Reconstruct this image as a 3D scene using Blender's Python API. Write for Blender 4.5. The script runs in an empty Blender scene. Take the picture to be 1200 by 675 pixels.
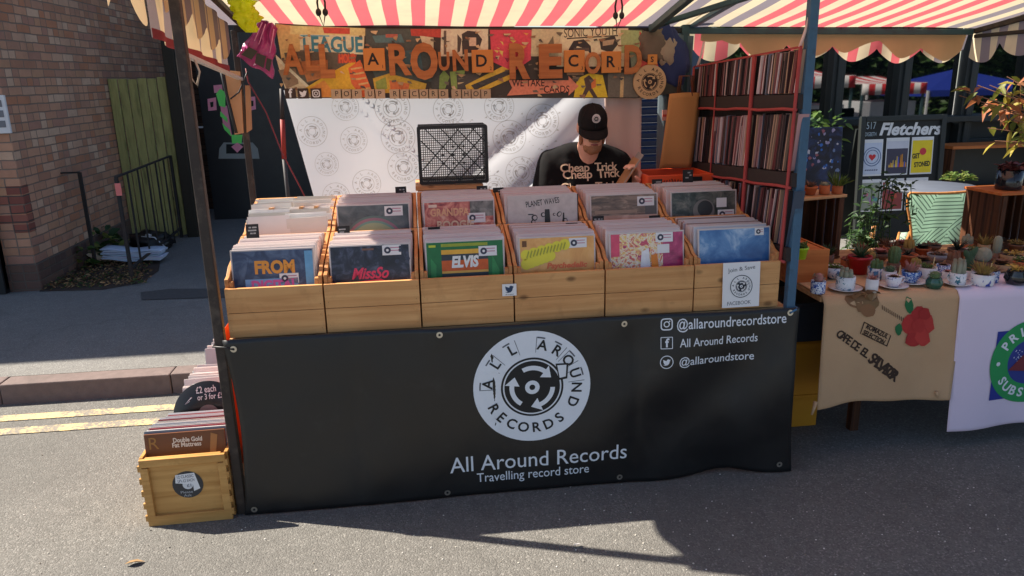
import bpy, bmesh, math, random
from mathutils import Matrix, Vector, Euler, noise as mnoise
from mathutils.bvhtree import BVHTree
R = math.radians
random.seed(7)
scn = bpy.context.scene
col = scn.collection

# ------------------------------------------------------------------ camera, sky, sun, exposure
# World frame: X along the stall front, Y away from the viewer, origin at the foot of the stall's front left post.
CAM = Vector((0.798, -2.83, 1.68))
YAW, PITCH, ROLL = math.atan2(0.1094392981894171, 0.9569248508070323), R(15.6), R(1.3)
FPX = 885.0
_f = Vector((math.sin(YAW) * math.cos(PITCH), math.cos(YAW) * math.cos(PITCH), -math.sin(PITCH)))
_r = Vector((math.cos(YAW), -math.sin(YAW), 0))
_d = Vector((-math.sin(YAW) * math.sin(PITCH), -math.cos(YAW) * math.sin(PITCH), -math.cos(PITCH)))
_R = _r * math.cos(ROLL) + _d * math.sin(ROLL)
_D = -_r * math.sin(ROLL) + _d * math.cos(ROLL)
cd = bpy.data.cameras.new("camera"); cam = bpy.data.objects.new("camera", cd); col.objects.link(cam)
cam.matrix_world = Matrix(((_R.x, -_D.x, -_f.x, CAM.x), (_R.y, -_D.y, -_f.y, CAM.y), (_R.z, -_D.z, -_f.z, CAM.z), (0, 0, 0, 1)))
cd.sensor_width = 36; cd.lens = 36 * FPX / 1200; cd.clip_start = 0.05; cd.clip_end = 500
scn.camera = cam

SUN = Vector((-0.945, 0.333, 1.0)).normalized()          # towards the sun
SUN_EL = math.asin(SUN.z)
world = bpy.data.worlds.new("World"); scn.world = world; world.use_nodes = True
wn = world.node_tree.nodes; wl = world.node_tree.links
sky = wn.new("ShaderNodeTexSky"); sky.sky_type = 'NISHITA'; sky.sun_disc = False
sky.sun_elevation = SUN_EL; sky.sun_rotation = math.atan2(SUN.x, SUN.y)
sky.dust_density = 0.8; sky.air_density = 0.9; sky.ozone_density = 0.9
bg = wn["Background"]; bg.inputs["Strength"].default_value = 0.063
wl.new(sky.outputs[0], bg.inputs["Color"])
sl = bpy.data.lights.new("sun", 'SUN'); sl.energy = 4.6; sl.angle = R(0.53); sl.color = (1.0, 0.91, 0.78)
so = bpy.data.objects.new("sun", sl); col.objects.link(so); so.rotation_euler = (-SUN).to_track_quat('-Z', 'Y').to_euler(); so.location = (-8, 4, 12)
scn.view_settings.view_transform = 'Standard'; scn.view_settings.look = 'None'
scn.view_settings.gamma = 1.0; scn.view_settings.use_curve_mapping = False
scn.view_settings.exposure = 1.52

# where a pixel of the 1200x675 photograph lands in the place: on the vertical plane Y=y, on the level z, on the plane X=x
def _ray(px, py):
    return _f + _R * ((px - 600) / FPX) + _D * ((py - 337.5) / FPX)
def aty(px, py, y):
    d = _ray(px, py); return CAM + d * ((y - CAM.y) / d.y)
def atz(px, py, z):
    d = _ray(px, py); return CAM + d * ((z - CAM.z) / d.z)
def atx(px, py, x):
    d = _ray(px, py); return CAM + d * ((x - CAM.x) / d.x)

# ------------------------------------------------------------------ materials
def lin(*c):
    return tuple((x / 12.92 if x <= 0.04045 else ((x + 0.055) / 1.055) ** 2.4) for x in (v / 255 for v in c)) + (1,)
def newmat(name):
    m = bpy.data.materials.new(name); m.use_nodes = True
    nt = m.node_tree; return m, nt, nt.nodes["Principled BSDF"]
def nd(nt, t, **kw):
    n = nt.nodes.new(t)
    for k, v in kw.items():
        if k.startswith('i_'): n.inputs[k[2:].replace('_', ' ')].default_value = v
        else: setattr(n, k, v)
    return n
def mixc(nt, fac, a, b, blend='MIX'):
    n = nt.nodes.new("ShaderNodeMix"); n.data_type = 'RGBA'; n.blend_type = blend
    for i, v in ((0, fac), (6, a), (7, b)):
        if hasattr(v, 'is_linked') or isinstance(v, bpy.types.NodeSocket): nt.links.new(v, n.inputs[i])
        else: n.inputs[i].default_value = v
    return n.outputs[2]
def ramp(nt, fac, stops, interp='LINEAR'):
    n = nt.nodes.new("ShaderNodeValToRGB"); n.color_ramp.interpolation = interp
    e = n.color_ramp.elements
    while len(e) < len(stops): e.new(0.5)
    for q, (p, c) in zip(e, stops): q.position = p; q.color = c if len(c) == 4 else tuple(c) + (1,)
    nt.links.new(fac, n.inputs[0]); return n.outputs[0]
def mth(nt, op, a, b=None, c=None):
    n = nt.nodes.new("ShaderNodeMath"); n.operation = op
    for i, v in enumerate((a, b, c)):
        if v is None: continue
        if isinstance(v, bpy.types.NodeSocket): nt.links.new(v, n.inputs[i])
        else: n.inputs[i].default_value = v
    return n.outputs[0]
def coords(nt, scale=(1, 1, 1), per_object=True, space='Object'):
    tc = nt.nodes.new("ShaderNodeTexCoord"); mp = nt.nodes.new("ShaderNodeMapping")
    src = tc.outputs[space]
    if per_object:
        oi = nt.nodes.new("ShaderNodeObjectInfo"); cm = nt.nodes.new("ShaderNodeCombineXYZ")
        for i, k in enumerate((37.0, 61.0, 23.0)): nt.links.new(mth(nt, 'MULTIPLY', oi.outputs['Random'], k), cm.inputs[i])
        va = nt.nodes.new("ShaderNodeVectorMath"); nt.links.new(src, va.inputs[0]); nt.links.new(cm.outputs[0], va.inputs[1]); src = va.outputs[0]
    nt.links.new(src, mp.inputs[0]); mp.inputs['Scale'].default_value = scale
    return mp.outputs[0]
def noise(nt, vec, scale, detail=4, rough=0.55, dist=0):
    n = nt.nodes.new("ShaderNodeTexNoise"); n.inputs['Scale'].default_value = scale; n.inputs['Detail'].default_value = detail
    n.inputs['Roughness'].default_value = rough; n.inputs['Distortion'].default_value = dist
    nt.links.new(vec, n.inputs['Vector']); return n.outputs['Fac']
def bump(nt, b, h, strength, dist=0.01):
    n = nt.nodes.new("ShaderNodeBump"); n.inputs['Strength'].default_value = strength; n.inputs['Distance'].default_value = dist
    nt.links.new(h, n.inputs['Height']); nt.links.new(n.outputs[0], b.inputs['Normal'])
def pm(name, c, rough=0.6, var=0.12, scale=9, spec=0.4, metal=0.0, bmp=0.0, bscale=60, stretch=(1, 1, 1), trans=0.0, dirt=None, dirtscale=5, dirtamt=0.4):
    """plain-coloured stuff with an uneven surface; trans > 0 lets light through (cloth, leaves)"""
    m, nt, b = newmat(name)
    v = coords(nt, stretch)
    a = tuple(min(1, x * (1 - var)) for x in c[:3]) + (1,); d = tuple(min(1, x * (1 + var)) for x in c[:3]) + (1,)
    cl = mixc(nt, noise(nt, v, scale), a, d)
    if dirt:
        cl = mixc(nt, ramp(nt, noise(nt, v, dirtscale, 6, 0.65), [(0.52, (0, 0, 0)), (0.72, (dirtamt,) * 3)]), cl, dirt)
    nt.links.new(cl, b.inputs['Base Color'])
    b.inputs['Roughness'].default_value = rough; b.inputs['Specular IOR Level'].default_value = spec; b.inputs['Metallic'].default_value = metal
    if bmp: bump(nt, b, noise(nt, v, bscale, 3), bmp, 0.004)
    if trans:
        tr = nt.nodes.new("ShaderNodeBsdfTranslucent"); nt.links.new(cl, tr.inputs[0])
        mx = nt.nodes.new("ShaderNodeMixShader"); mx.inputs[0].default_value = trans
        nt.links.new(b.outputs[0], mx.inputs[1]); nt.links.new(tr.outputs[0], mx.inputs[2])
        nt.links.new(mx.outputs[0], nt.nodes['Material Output'].inputs[0])
    return m
def wood(name, c1, c2, grain='X', rough=0.55, knots=True, fine=38):
    m, nt, b = newmat(name)
    s = {'X': (1.6, fine, fine), 'Y': (fine, 1.6, fine), 'Z': (fine, fine, 1.6)}[grain]
    v = coords(nt, s); v1 = coords(nt, (1, 1, 1))
    g = noise(nt, v, 1.0, 5, 0.6, 0.6)
    cl = mixc(nt, ramp(nt, g, [(0.36, (0, 0, 0)), (0.62, (1, 1, 1))]), tuple(x * 0.9 for x in c1[:3]) + (1,), c2)
    cl = mixc(nt, ramp(nt, noise(nt, v1, 3.5, 3), [(0.35, (0, 0, 0)), (0.75, (0.45,) * 3)]), cl, tuple(x * 0.72 for x in c1[:3]) + (1,))
    if knots:
        ks = {'X': (5, 9, 9), 'Y': (9, 5, 9), 'Z': (9, 9, 5)}[grain]
        vo = nt.nodes.new("ShaderNodeTexVoronoi"); vo.inputs['Scale'].default_value = 1.0; nt.links.new(coords(nt, ks), vo.inputs['Vector'])
        cl = mixc(nt, ramp(nt, vo.outputs['Distance'], [(0.055, (0.75,) * 3), (0.13, (0, 0, 0))]), cl, (0.05, 0.02, 0.008, 1))
    oi = nt.nodes.new("ShaderNodeObjectInfo")
    cl = mixc(nt, mth(nt, 'MULTIPLY', oi.outputs['Random'], 0.38), cl, tuple(x * 0.62 for x in c1[:3]) + (1,))
    grime = noise(nt, v1, 9, 6, 0.7, 0.5)
    cl = mixc(nt, ramp(nt, grime, [(0.55, (0, 0, 0)), (0.72, (0.35,) * 3)]), cl, tuple(x * 0.5 for x in c1[:3]) + (1,))
    nt.links.new(cl, b.inputs['Base Color']); b.inputs['Roughness'].default_value = rough; b.inputs['Specular IOR Level'].default_value = 0.3
    bump(nt, b, g, 0.25, 0.002)
    return m
def asphalt(name, base, speck, warm=0.0, scale=1.0):
    m, nt, b = newmat(name)
    v = coords(nt, (1, 1, 1), False)
    vo = nt.nodes.new("ShaderNodeTexVoronoi"); vo.inputs['Scale'].default_value = 170 * scale; nt.links.new(v, vo.inputs['Vector'])
    sep = nt.nodes.new("ShaderNodeSeparateColor"); nt.links.new(vo.outputs['Color'], sep.inputs[0])
    stone = ramp(nt, sep.outputs[0], [(0.0, tuple(x * 0.72 for x in base)), (0.5, base), (0.86, tuple(x * 1.15 for x in base)), (1.0, speck)])
    big = noise(nt, v, 0.8, 5, 0.6)
    cl = mixc(nt, ramp(nt, big, [(0.35, (0, 0, 0)), (0.7, (0.5,) * 3)]), stone, tuple(x * 0.7 for x in base) + (1,))
    mid = noise(nt, v, 14, 6, 0.7)
    cl = mixc(nt, ramp(nt, mid, [(0.5, (0, 0, 0)), (0.75, (0.45,) * 3)]), cl, tuple(x * 1.35 for x in base) + (1,))
    stain = noise(nt, v, 2.3, 7, 0.7, 0.8)
    cl = mixc(nt, ramp(nt, stain, [(0.6, (0, 0, 0)), (0.68, (0.35,) * 3)]), cl, tuple(x * 0.5 for x in base) + (1,))
    wide = noise(nt, v, 0.35, 4, 0.6, 1.2)
    cl = mixc(nt, ramp(nt, wide, [(0.48, (0, 0, 0)), (0.56, (0.22,) * 3)]), cl, tuple(x * 0.62 for x in base) + (1,))
    vc = nt.nodes.new("ShaderNodeTexVoronoi"); vc.feature = 'DISTANCE_TO_EDGE'; vc.inputs['Scale'].default_value = 0.16
    wv_ = nt.nodes.new("ShaderNodeVectorMath"); wv_.operation = 'ADD'; nw = nt.nodes.new("ShaderNodeTexNoise"); nw.inputs['Scale'].default_value = 2.2; nw.inputs['Detail'].default_value = 6; nt.links.new(v, nw.inputs['Vector'])
    nt.links.new(v, wv_.inputs[0]); nt.links.new(nw.outputs['Color'], wv_.inputs[1]); nt.links.new(wv_.outputs[0], vc.inputs['Vector'])
    cl = mixc(nt, ramp(nt, vc.outputs['Distance'], [(0.0008, (0.22,) * 3), (0.003, (0, 0, 0))]), cl, tuple(x * 0.3 for x in base) + (1,))
    gum = nt.nodes.new("ShaderNodeTexVoronoi"); gum.inputs['Scale'].default_value = 3.1; nt.links.new(v, gum.inputs['Vector'])
    cl = mixc(nt, ramp(nt, gum.outputs['Distance'], [(0.045, (0.5,) * 3), (0.06, (0, 0, 0))]), cl, tuple(x * 0.5 for x in base) + (1,))
    nt.links.new(cl, b.inputs['Base Color']); b.inputs['Roughness'].default_value = 0.88; b.inputs['Specular IOR Level'].default_value = 0.3
    h = mth(nt, 'ADD', mth(nt, 'MULTIPLY', vo.outputs['Distance'], -1.0), mth(nt, 'MULTIPLY', mid, 0.6))
    bump(nt, b, h, 0.5, 0.005)
    return m
def brick(name, cols, mortar, bw=0.205, bh=0.068):
    m, nt, b = newmat(name)
    tc = nt.nodes.new("ShaderNodeTexCoord"); sp = nt.nodes.new("ShaderNodeSeparateXYZ"); nt.links.new(tc.outputs['Object'], sp.inputs[0])
    wob = noise(nt, tc.outputs['Object'], 6, 2)
    x = mth(nt, 'ADD', mth(nt, 'ADD', sp.outputs[0], sp.outputs[1]), mth(nt, 'MULTIPLY', wob, 0.012))
    z = mth(nt, 'ADD', sp.outputs[2], mth(nt, 'MULTIPLY', wob, 0.014))
    rz = mth(nt, 'DIVIDE', z, bh); row = mth(nt, 'FLOOR', rz); fz = mth(nt, 'FRACT', rz)
    rx = mth(nt, 'ADD', mth(nt, 'DIVIDE', x, bw), mth(nt, 'MULTIPLY', row, 0.5))
    ix = mth(nt, 'FLOOR', rx); fx = mth(nt, 'FRACT', rx)
    # every brick is a stretcher or two headers, by chance
    cb = nt.nodes.new("ShaderNodeCombineXYZ"); nt.links.new(ix, cb.inputs[0]); nt.links.new(row, cb.inputs[1])
    w0 = nt.nodes.new("ShaderNodeTexWhiteNoise"); w0.noise_dimensions = '2D'; nt.links.new(cb.outputs[0], w0.inputs['Vector'])
    hd = mth(nt, 'GREATER_THAN', w0.outputs['Value'], 0.6)
    fx2 = mth(nt, 'FRACT', mth(nt, 'MULTIPLY', fx, 2)); half = mth(nt, 'MULTIPLY', mth(nt, 'FLOOR', mth(nt, 'MULTIPLY', fx, 2)), hd)
    dx1 = mth(nt, 'MULTIPLY', mth(nt, 'MINIMUM', fx, mth(nt, 'SUBTRACT', 1.0, fx)), bw)
    dx2 = mth(nt, 'MULTIPLY', mth(nt, 'MINIMUM', fx2, mth(nt, 'SUBTRACT', 1.0, fx2)), bw / 2)
    dx = mth(nt, 'ADD', mth(nt, 'MULTIPLY', dx1, mth(nt, 'SUBTRACT', 1.0, hd)), mth(nt, 'MULTIPLY', dx2, hd))
    dz = mth(nt, 'MULTIPLY', mth(nt, 'MINIMUM', fz, mth(nt, 'SUBTRACT', 1.0, fz)), bh)
    d = mth(nt, 'MINIMUM', dx, dz)
    cb2 = nt.nodes.new("ShaderNodeCombineXYZ"); nt.links.new(mth(nt, 'ADD', mth(nt, 'MULTIPLY', ix, 2), half), cb2.inputs[0]); nt.links.new(row, cb2.inputs[1])
    w1 = nt.nodes.new("ShaderNodeTexWhiteNoise"); w1.noise_dimensions = '2D'; nt.links.new(cb2.outputs[0], w1.inputs['Vector'])
    n = len(cols)
    bc = ramp(nt, w1.outputs['Value'], [(i / n, c) for i, c in enumerate(cols)], 'CONSTANT')
    nz = noise(nt, tc.outputs['Object'], 30, 6, 0.7)
    bc = mixc(nt, mth(nt, 'MULTIPLY', nz, 0.4), bc, tuple(x * 0.45 for x in cols[0][:3]) + (1,))
    bigd = noise(nt, tc.outputs['Object'], 1.1, 6, 0.65)
    bc = mixc(nt, ramp(nt, bigd, [(0.42, (0, 0, 0)), (0.75, (0.5,) * 3)]), bc, (0.09, 0.065, 0.055, 1))
    dj = mth(nt, 'ADD', d, mth(nt, 'MULTIPLY', mth(nt, 'SUBTRACT', nz, 0.5), 0.006))
    mask = ramp(nt, mth(nt, 'MULTIPLY', dj, 100), [(0.35, (0, 0, 0)), (0.62, (1, 1, 1))])
    cl = mixc(nt, mask, mortar, bc)
    nt.links.new(cl, b.inputs['Base Color']); b.inputs['Roughness'].default_value = 0.9; b.inputs['Specular IOR Level'].default_value = 0.2
    bump(nt, b, mth(nt, 'ADD', mask, mth(nt, 'MULTIPLY', nz, 0.5)), 0.6, 0.008)
    return m

M = {}
M['road'] = asphalt('road_asphalt', (0.138, 0.133, 0.122), (0.26, 0.25, 0.23))
M['pave'] = asphalt('pavement_asphalt', (0.18, 0.175, 0.165), (0.32, 0.31, 0.29), scale=1.4)
M['kerb'] = pm('kerb_stone', (0.155, 0.115, 0.105), 0.85, 0.3, 22, bmp=0.5, bscale=90, dirt=(0.08, 0.07, 0.06, 1))
M['black_pl'] = pm('black_plastic', (0.012, 0.012, 0.014), 0.45, 0.2, 20)
M['black_card'] = pm('black_card', (0.012, 0.012, 0.013), 0.6, 0.2, 20)
M['white_print'] = pm('white_print', (0.72, 0.74, 0.78), 0.55, 0.05, 30)
M['white_paper'] = pm('white_paper', (0.75, 0.74, 0.74), 0.7, 0.05, 10)
M['vinyl_banner'] = pm('banner_vinyl', (0.0085, 0.0083, 0.0088), 0.40, 0.25, 3.0, spec=0.55, bmp=0.12, bscale=14)
_m = M['vinyl_banner']; _nt = _m.node_tree; _b = _nt.nodes["Principled BSDF"]; _v = coords(_nt, (1, 1, 1), False)
_nt.links.new(ramp(_nt, noise(_nt, _v, 3.2, 6, 0.65, 0.8), [(0.3, (0.30,) * 3), (0.7, (0.56,) * 3)]), _b.inputs['Roughness'])
_dust = ramp(_nt, noise(_nt, _v, 7, 8, 0.75), [(0.56, (0, 0, 0)), (0.8, (0.5,) * 3)])
_src = _b.inputs['Base Color'].links[0].from_socket; _nt.links.new(mixc(_nt, _dust, _src, (0.035, 0.034, 0.034, 1)), _b.inputs['Base Color'])
M['eyelet'] = pm('eyelet_metal', (0.62, 0.58, 0.5), 0.3, 0.1, 20, metal=0.9)
M['ply_front'] = wood('crate_pine_front', lin(208, 148, 92), lin(224, 170, 112), 'X')
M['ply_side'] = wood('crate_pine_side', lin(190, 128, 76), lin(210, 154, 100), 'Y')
M['box_yellow'] = wood('box_varnished_pine', lin(184, 132, 70), lin(206, 158, 94), 'X', 0.45, False, 26)
M['old_wood'] = wood('old_slat_wood', lin(66, 38, 24), lin(112, 70, 42), 'Z', 0.7)
M['tan_wood'] = wood('tan_board', lin(190, 140, 95), lin(214, 168, 120), 'X', 0.6)
M['orange_wood'] = wood('orange_brown_board', lin(190, 104, 48), lin(210, 126, 66), 'X', 0.6)
M['post_brown'] = pm('brown_steel', (0.035, 0.024, 0.019), 0.6, 0.5, 14, dirt=(0.16, 0.12, 0.09, 1), dirtscale=18)
M['post_blue'] = pm('blue_paint', lin(58, 92, 118), 0.5, 0.25, 11, dirt=(0.03, 0.04, 0.05, 1), dirtscale=16, dirtamt=0.7)
M['post_teal'] = pm('teal_paint', lin(52, 78, 84), 0.5, 0.25, 11, dirt=(0.03, 0.04, 0.045, 1), dirtscale=16, dirtamt=0.6)
M['iron'] = pm('old_iron', (0.022, 0.02, 0.02), 0.7, 0.4, 20, dirt=(0.09, 0.04, 0.02, 1))
TR = 0.38
M['cv_red'] = pm('canvas_red', lin(224, 112, 120), 0.85, 0.1, 6, trans=TR, bmp=0.25, bscale=160)
M['cv_cream'] = pm('canvas_cream', lin(228, 214, 182), 0.85, 0.06, 6, trans=TR, bmp=0.25, bscale=160, dirt=(0.4, 0.36, 0.3, 1), dirtamt=0.25)
M['cv_grey'] = pm('canvas_grey', lin(146, 138, 146), 0.85, 0.1, 6, trans=TR, bmp=0.25, bscale=160)
M['cv_side'] = pm('canvas_side_tan', lin(206, 180, 142), 0.85, 0.08, 6, trans=0.22, bmp=0.25, bscale=160)
M['cv_sidegrey'] = pm('canvas_side_grey', lin(136, 122, 122), 0.85, 0.08, 6, trans=0.2, bmp=0.25, bscale=160)
M['cv_hem'] = pm('canvas_hem_red', lin(150, 62, 66), 0.85, 0.2, 12, trans=0.3)
M['cloth_white'] = pm('white_sheet', (0.80, 0.82, 0.87), 0.85, 0.03, 6, trans=0.5)
M['print_grey'] = pm('faded_print', (0.56, 0.55, 0.54), 0.8, 0.5, 25, trans=0.55)
M['orange_cloth'] = pm('orange_cloth', lin(228, 104, 50), 0.8, 0.1, 10, trans=0.35)
M['orange_pl'] = pm('orange_plastic', lin(226, 86, 44), 0.5, 0.08, 10)
M['red_trim'] = pm('red_webbing', lin(160, 62, 60), 0.75, 0.15, 30)
M['brown_fab'] = pm('brown_fabric', (0.03, 0.02, 0.018), 0.85, 0.2, 30)
M['kraft'] = pm('kraft_paper', lin(184, 128, 76), 0.8, 0.08, 7, bmp=0.15, bscale=8)
M['kraft2'] = pm('cardboard_tan', lin(176, 124, 84), 0.8, 0.12, 7)
M['skin'] = pm('skin', lin(226, 170, 146), 0.5, 0.08, 30, bmp=0.08, bscale=200)
M['hair'] = pm('beard_hair', lin(158, 112, 82), 0.8, 0.4, 120, bmp=0.5, bscale=220)
M['tshirt'] = pm('black_cotton', (0.009, 0.009, 0.010), 0.9, 0.2, 30, spec=0.15, bmp=0.2, bscale=120)
M['cap'] = pm('cap_cotton', (0.010, 0.009, 0.010), 0.85, 0.2, 40, spec=0.2, bmp=0.25, bscale=260)
M['jeans'] = pm('jeans', (0.03, 0.045, 0.08), 0.85, 0.25, 60)
M['shirt_print'] = pm('shirt_print', lin(222, 196, 168), 0.8, 0.1, 60)
def flat(r, g, b, rough=0.6, var=0.1, tr=0.0, scale=12):
    k = 'c_%d_%d_%d_%d_%d_%d' % (r, g, b, int(rough * 100), int(tr * 100), scale)
    if k not in M: M[k] = pm('colour_%d_%d_%d' % (r, g, b), lin(r, g, b), rough, var, scale, trans=tr)
    return M[k]

def photo_mat(cols, scale, stretch=(1, 1, 1), dist=1.2):
    """a printed photograph or painting seen from afar: blotches of a few tones"""
    m, nt, b = newmat('printed_picture'); v = coords(nt, stretch)
    n1 = noise(nt, v, scale, 6, 0.6, dist); k = len(cols)
    nt.links.new(ramp(nt, n1, [(0.32 + 0.36 * i / (k - 1), lin(*c)) for i, c in enumerate(cols)]), b.inputs['Base Color'])
    b.inputs['Roughness'].default_value = 0.3; return m
# ------------------------------------------------------------------ mesh building
class MB:
    def __init__(s): s.v, s.f, s.m, s.s, s.mats = [], [], [], [], []
    def mi(s, mat):
        if mat not in s.mats: s.mats.append(mat)
        return s.mats.index(mat)
    def add(s, vs, fs, mat, smooth=False, X=None):
        o = len(s.v); k = s.mi(mat)
        s.v += [tuple(X @ Vector(p)) if X else tuple(p) for p in vs]
        for f in fs: s.f.append(tuple(i + o for i in f)); s.m.append(k); s.s.append(smooth)
        return s
    def box(s, c, d, mat, rot=None, X=None):
        a = [(sx * d[0] / 2, sy * d[1] / 2, sz * d[2] / 2) for sx in (-1, 1) for sy in (-1, 1) for sz in (-1, 1)]
        T = Matrix.Translation(Vector(c))
        if rot: T = T @ (rot.to_matrix().to_4x4() if isinstance(rot, Euler) else rot)
        if X: T = X @ T
        return s.add(a, [(0, 1, 3, 2), (4, 6, 7, 5), (0, 4, 5, 1), (2, 3, 7, 6), (0, 2, 6, 4), (1, 5, 7, 3)], mat, False, T)
    def tube(s, pts, r, mat, n=8, smooth=True, cap=True):
        pts = [Vector(p) for p in pts]; vs, fs = [], []
        rr = r if isinstance(r, (list, tuple)) else [r] * len(pts)
        up = Vector((0.13, 0.31, 0.94))
        for i, p in enumerate(pts):
            t = (pts[min(i + 1, len(pts) - 1)] - pts[max(i - 1, 0)]).normalized()
            a = t.cross(up)
            if a.length < 0.05: a = t.cross(Vector((1, 0, 0)))
            a.normalize(); b = t.cross(a); up = -a.cross(t) if False else up
            vs += [tuple(p + (a * math.cos(q) + b * math.sin(q)) * rr[i]) for q in (2 * math.pi * k / n for k in range(n))]
        for i in range(len(pts) - 1):
            for k in range(n): fs.append((i * n + k, i * n + (k + 1) % n, (i + 1) * n + (k + 1) % n, (i + 1) * n + k))
        if cap: fs += [tuple(range(n))[::-1], tuple((len(pts) - 1) * n + k for k in range(n))]
        return s.add(vs, fs, mat, smooth)
    def bar(s, a, b, w, h, mat):
        """square bar from a to b"""
        a, b = Vector(a), Vector(b); t = (b - a); L = t.length; t.normalize()
        up = Vector((0, 0, 1)) if abs(t.z) < 0.9 else Vector((0, 1, 0))
        x = t.cross(up).normalized(); y = x.cross(t)
        X = Matrix(((x.x, t.x, y.x, (a.x + b.x) / 2), (x.y, t.y, y.y, (a.y + b.y) / 2), (x.z, t.z, y.z, (a.z + b.z) / 2), (0, 0, 0, 1)))
        return s.box((0, 0, 0), (w, L, h), mat, None, X)
    def lathe(s, prof, mat, n=20, X=None, smooth=True, ribs=0, ribamt=0.0, sx=1, sy=1):
        vs, fs = [], []
        for r, z in prof:
            for k in range(n):
                q = 2 * math.pi * k / n; rr = r * (1 + (ribamt * math.cos(ribs * q) if ribs else 0))
                vs.append((rr * math.cos(q) * sx, rr * math.sin(q) * sy, z))
        for i in range(len(prof) - 1):
            for k in range(n): fs.append((i * n + k, i * n + (k + 1) % n, (i + 1) * n + (k + 1) % n, (i + 1) * n + k))
        return s.add(vs, fs, mat, smooth, X)
    def prism(s, outl, h0, h1, mat, X=None, smooth=False):
        n = len(outl)
        vs = [(x, y, h0) for x, y in outl] + [(x, y, h1) for x, y in outl]
        fs = [tuple(range(n))[::-1], tuple(range(n, 2 * n))] + [(i, (i + 1) % n, n + (i + 1) % n, n + i) for i in range(n)]
        return s.add(vs, fs, mat, smooth, X)
    def ell(s, c, r, mat, X=None, nu=16, nv=10, smooth=True, lump=0.0, seed=0):
        vs, fs = [(0, 0, -1)], []
        for j in range(1, nv):
            t = math.pi * j / nv - math.pi / 2
            for k in range(nu): q = 2 * math.pi * k / nu; vs.append((math.cos(t) * math.cos(q), math.cos(t) * math.sin(q), math.sin(t)))
        vs.append((0, 0, 1)); N = len(vs) - 1
        for k in range(nu):
            fs.append((0, 1 + (k + 1) % nu, 1 + k)); fs.append((N, N - nu + k, N - nu + (k + 1) % nu))
            for j in range(nv - 2): a = 1 + j * nu; fs.append((a + k, a + (k + 1) % nu, a + nu + (k + 1) % nu, a + nu + k))
        o = []
        for p in vs:
            q = Vector(p)
            if lump: q = q * (1 + lump * mnoise.noise(q * 2.3 + Vector((seed, seed * 1.7, 0))))
            o.append((q.x * r[0], q.y * r[1], q.z * r[2]))
        T = Matrix.Translation(Vector(c)); T = (X @ T) if X else T
        return s.add(o, fs, mat, smooth, T)
    def sheet(s, nu, nv, fn, mat, smooth=True, thick=None):
        """grid fn(u,v) with u,v in 0..1; mat may be a function of the column; thick = a vector to the back side"""
        vs = [tuple(fn(i / nu, j / nv)) for j in range(nv + 1) for i in range(nu + 1)]
        W = nu + 1; base = len(s.v)
        for i in range(nu):
            mm = mat(i) if callable(mat) else mat
            k = s.mi(mm)
            for j in range(nv):
                s.f.append((base + j * W + i, base + j * W + i + 1, base + (j + 1) * W + i + 1, base + (j + 1) * W + i)); s.m.append(k); s.s.append(smooth)
        s.v += vs
        if thick:
            t = Vector(thick); b2 = len(s.v); s.v += [tuple(Vector(p) + t) for p in vs]
            for i in range(nu):
                mm = mat(i) if callable(mat) else mat
                k = s.mi(mm)
                for j in range(nv):
                    s.f.append((b2 + j * W + i, b2 + (j + 1) * W + i, b2 + (j + 1) * W + i + 1, b2 + j * W + i + 1)); s.m.append(k); s.s.append(smooth)
            rim = [i for i in range(W)] + [j * W + nu for j in range(1, nv + 1)] + [nv * W + i for i in range(nu - 1, -1, -1)] + [j * W for j in range(nv - 1, 0, -1)]
            k = s.mi(mat(0) if callable(mat) else mat)
            for a, b in zip(rim, rim[1:] + rim[:1]): s.f.append((base + a, b2 + a, b2 + b, base + b)); s.m.append(k); s.s.append(False)
        return s
    def poly(s, pts2, h, mat, fn):
        """flat filled polygon of 2-D points at height h, mapped by fn(x,y,h)"""
        n = len(pts2)
        return s.add([fn(x, y, h) for x, y in pts2], [tuple(range(n))], mat)
    def build(s, name, parent=None, bevel=0.0, seg=2, angle=35):
        me = bpy.data.meshes.new(name); me.from_pydata(s.v, [], s.f)
        for m in s.mats: me.materials.append(m)
        me.polygons.foreach_set('material_index', s.m); me.polygons.foreach_set('use_smooth', s.s)
        me.validate(); me.update()
        if bevel:
            bm = bmesh.new(); bm.from_mesh(me)
            es = [e for e in bm.edges if len(e.link_faces) == 2 and e.calc_face_angle(0) > R(angle)]
            bmesh.ops.bevel(bm, geom=es, offset=bevel, segments=seg, profile=0.5, affect='EDGES', clamp_overlap=True)
            bm.to_mesh(me); bm.free()
        o = bpy.data.objects.new(name, me); col.objects.link(o)
        if parent: o.parent = parent
        return o
def tag(o, label=None, cat=None, group=None, kind=None):
    for k, v in (('label', label), ('category', cat), ('group', group), ('kind', kind)):
        if v: o[k] = v
    return o
def thing(name, label, cat, loc=(0, 0, 0), rz=0, group=None, rot=None):
    o = bpy.data.objects.new(name, None); col.objects.link(o); o.empty_display_size = 0.1
    o.location = loc; o.rotation_euler = rot if rot else (0, 0, rz)
    return tag(o, label, cat, group)
kids = {}
def copy_tree(o, parent=None):
    c = o.copy(); col.objects.link(c)
    if parent: c.parent = parent
    for ch in [x for x in o.children]: copy_tree(ch, c)
    return c
FRONT = Matrix(((1, 0, 0, 0), (0, 0, -1, 0), (0, 1, 0, 0), (0, 0, 0, 1)))      # picture x,y,h -> X, Z, towards the viewer
_tc = {}
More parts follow.
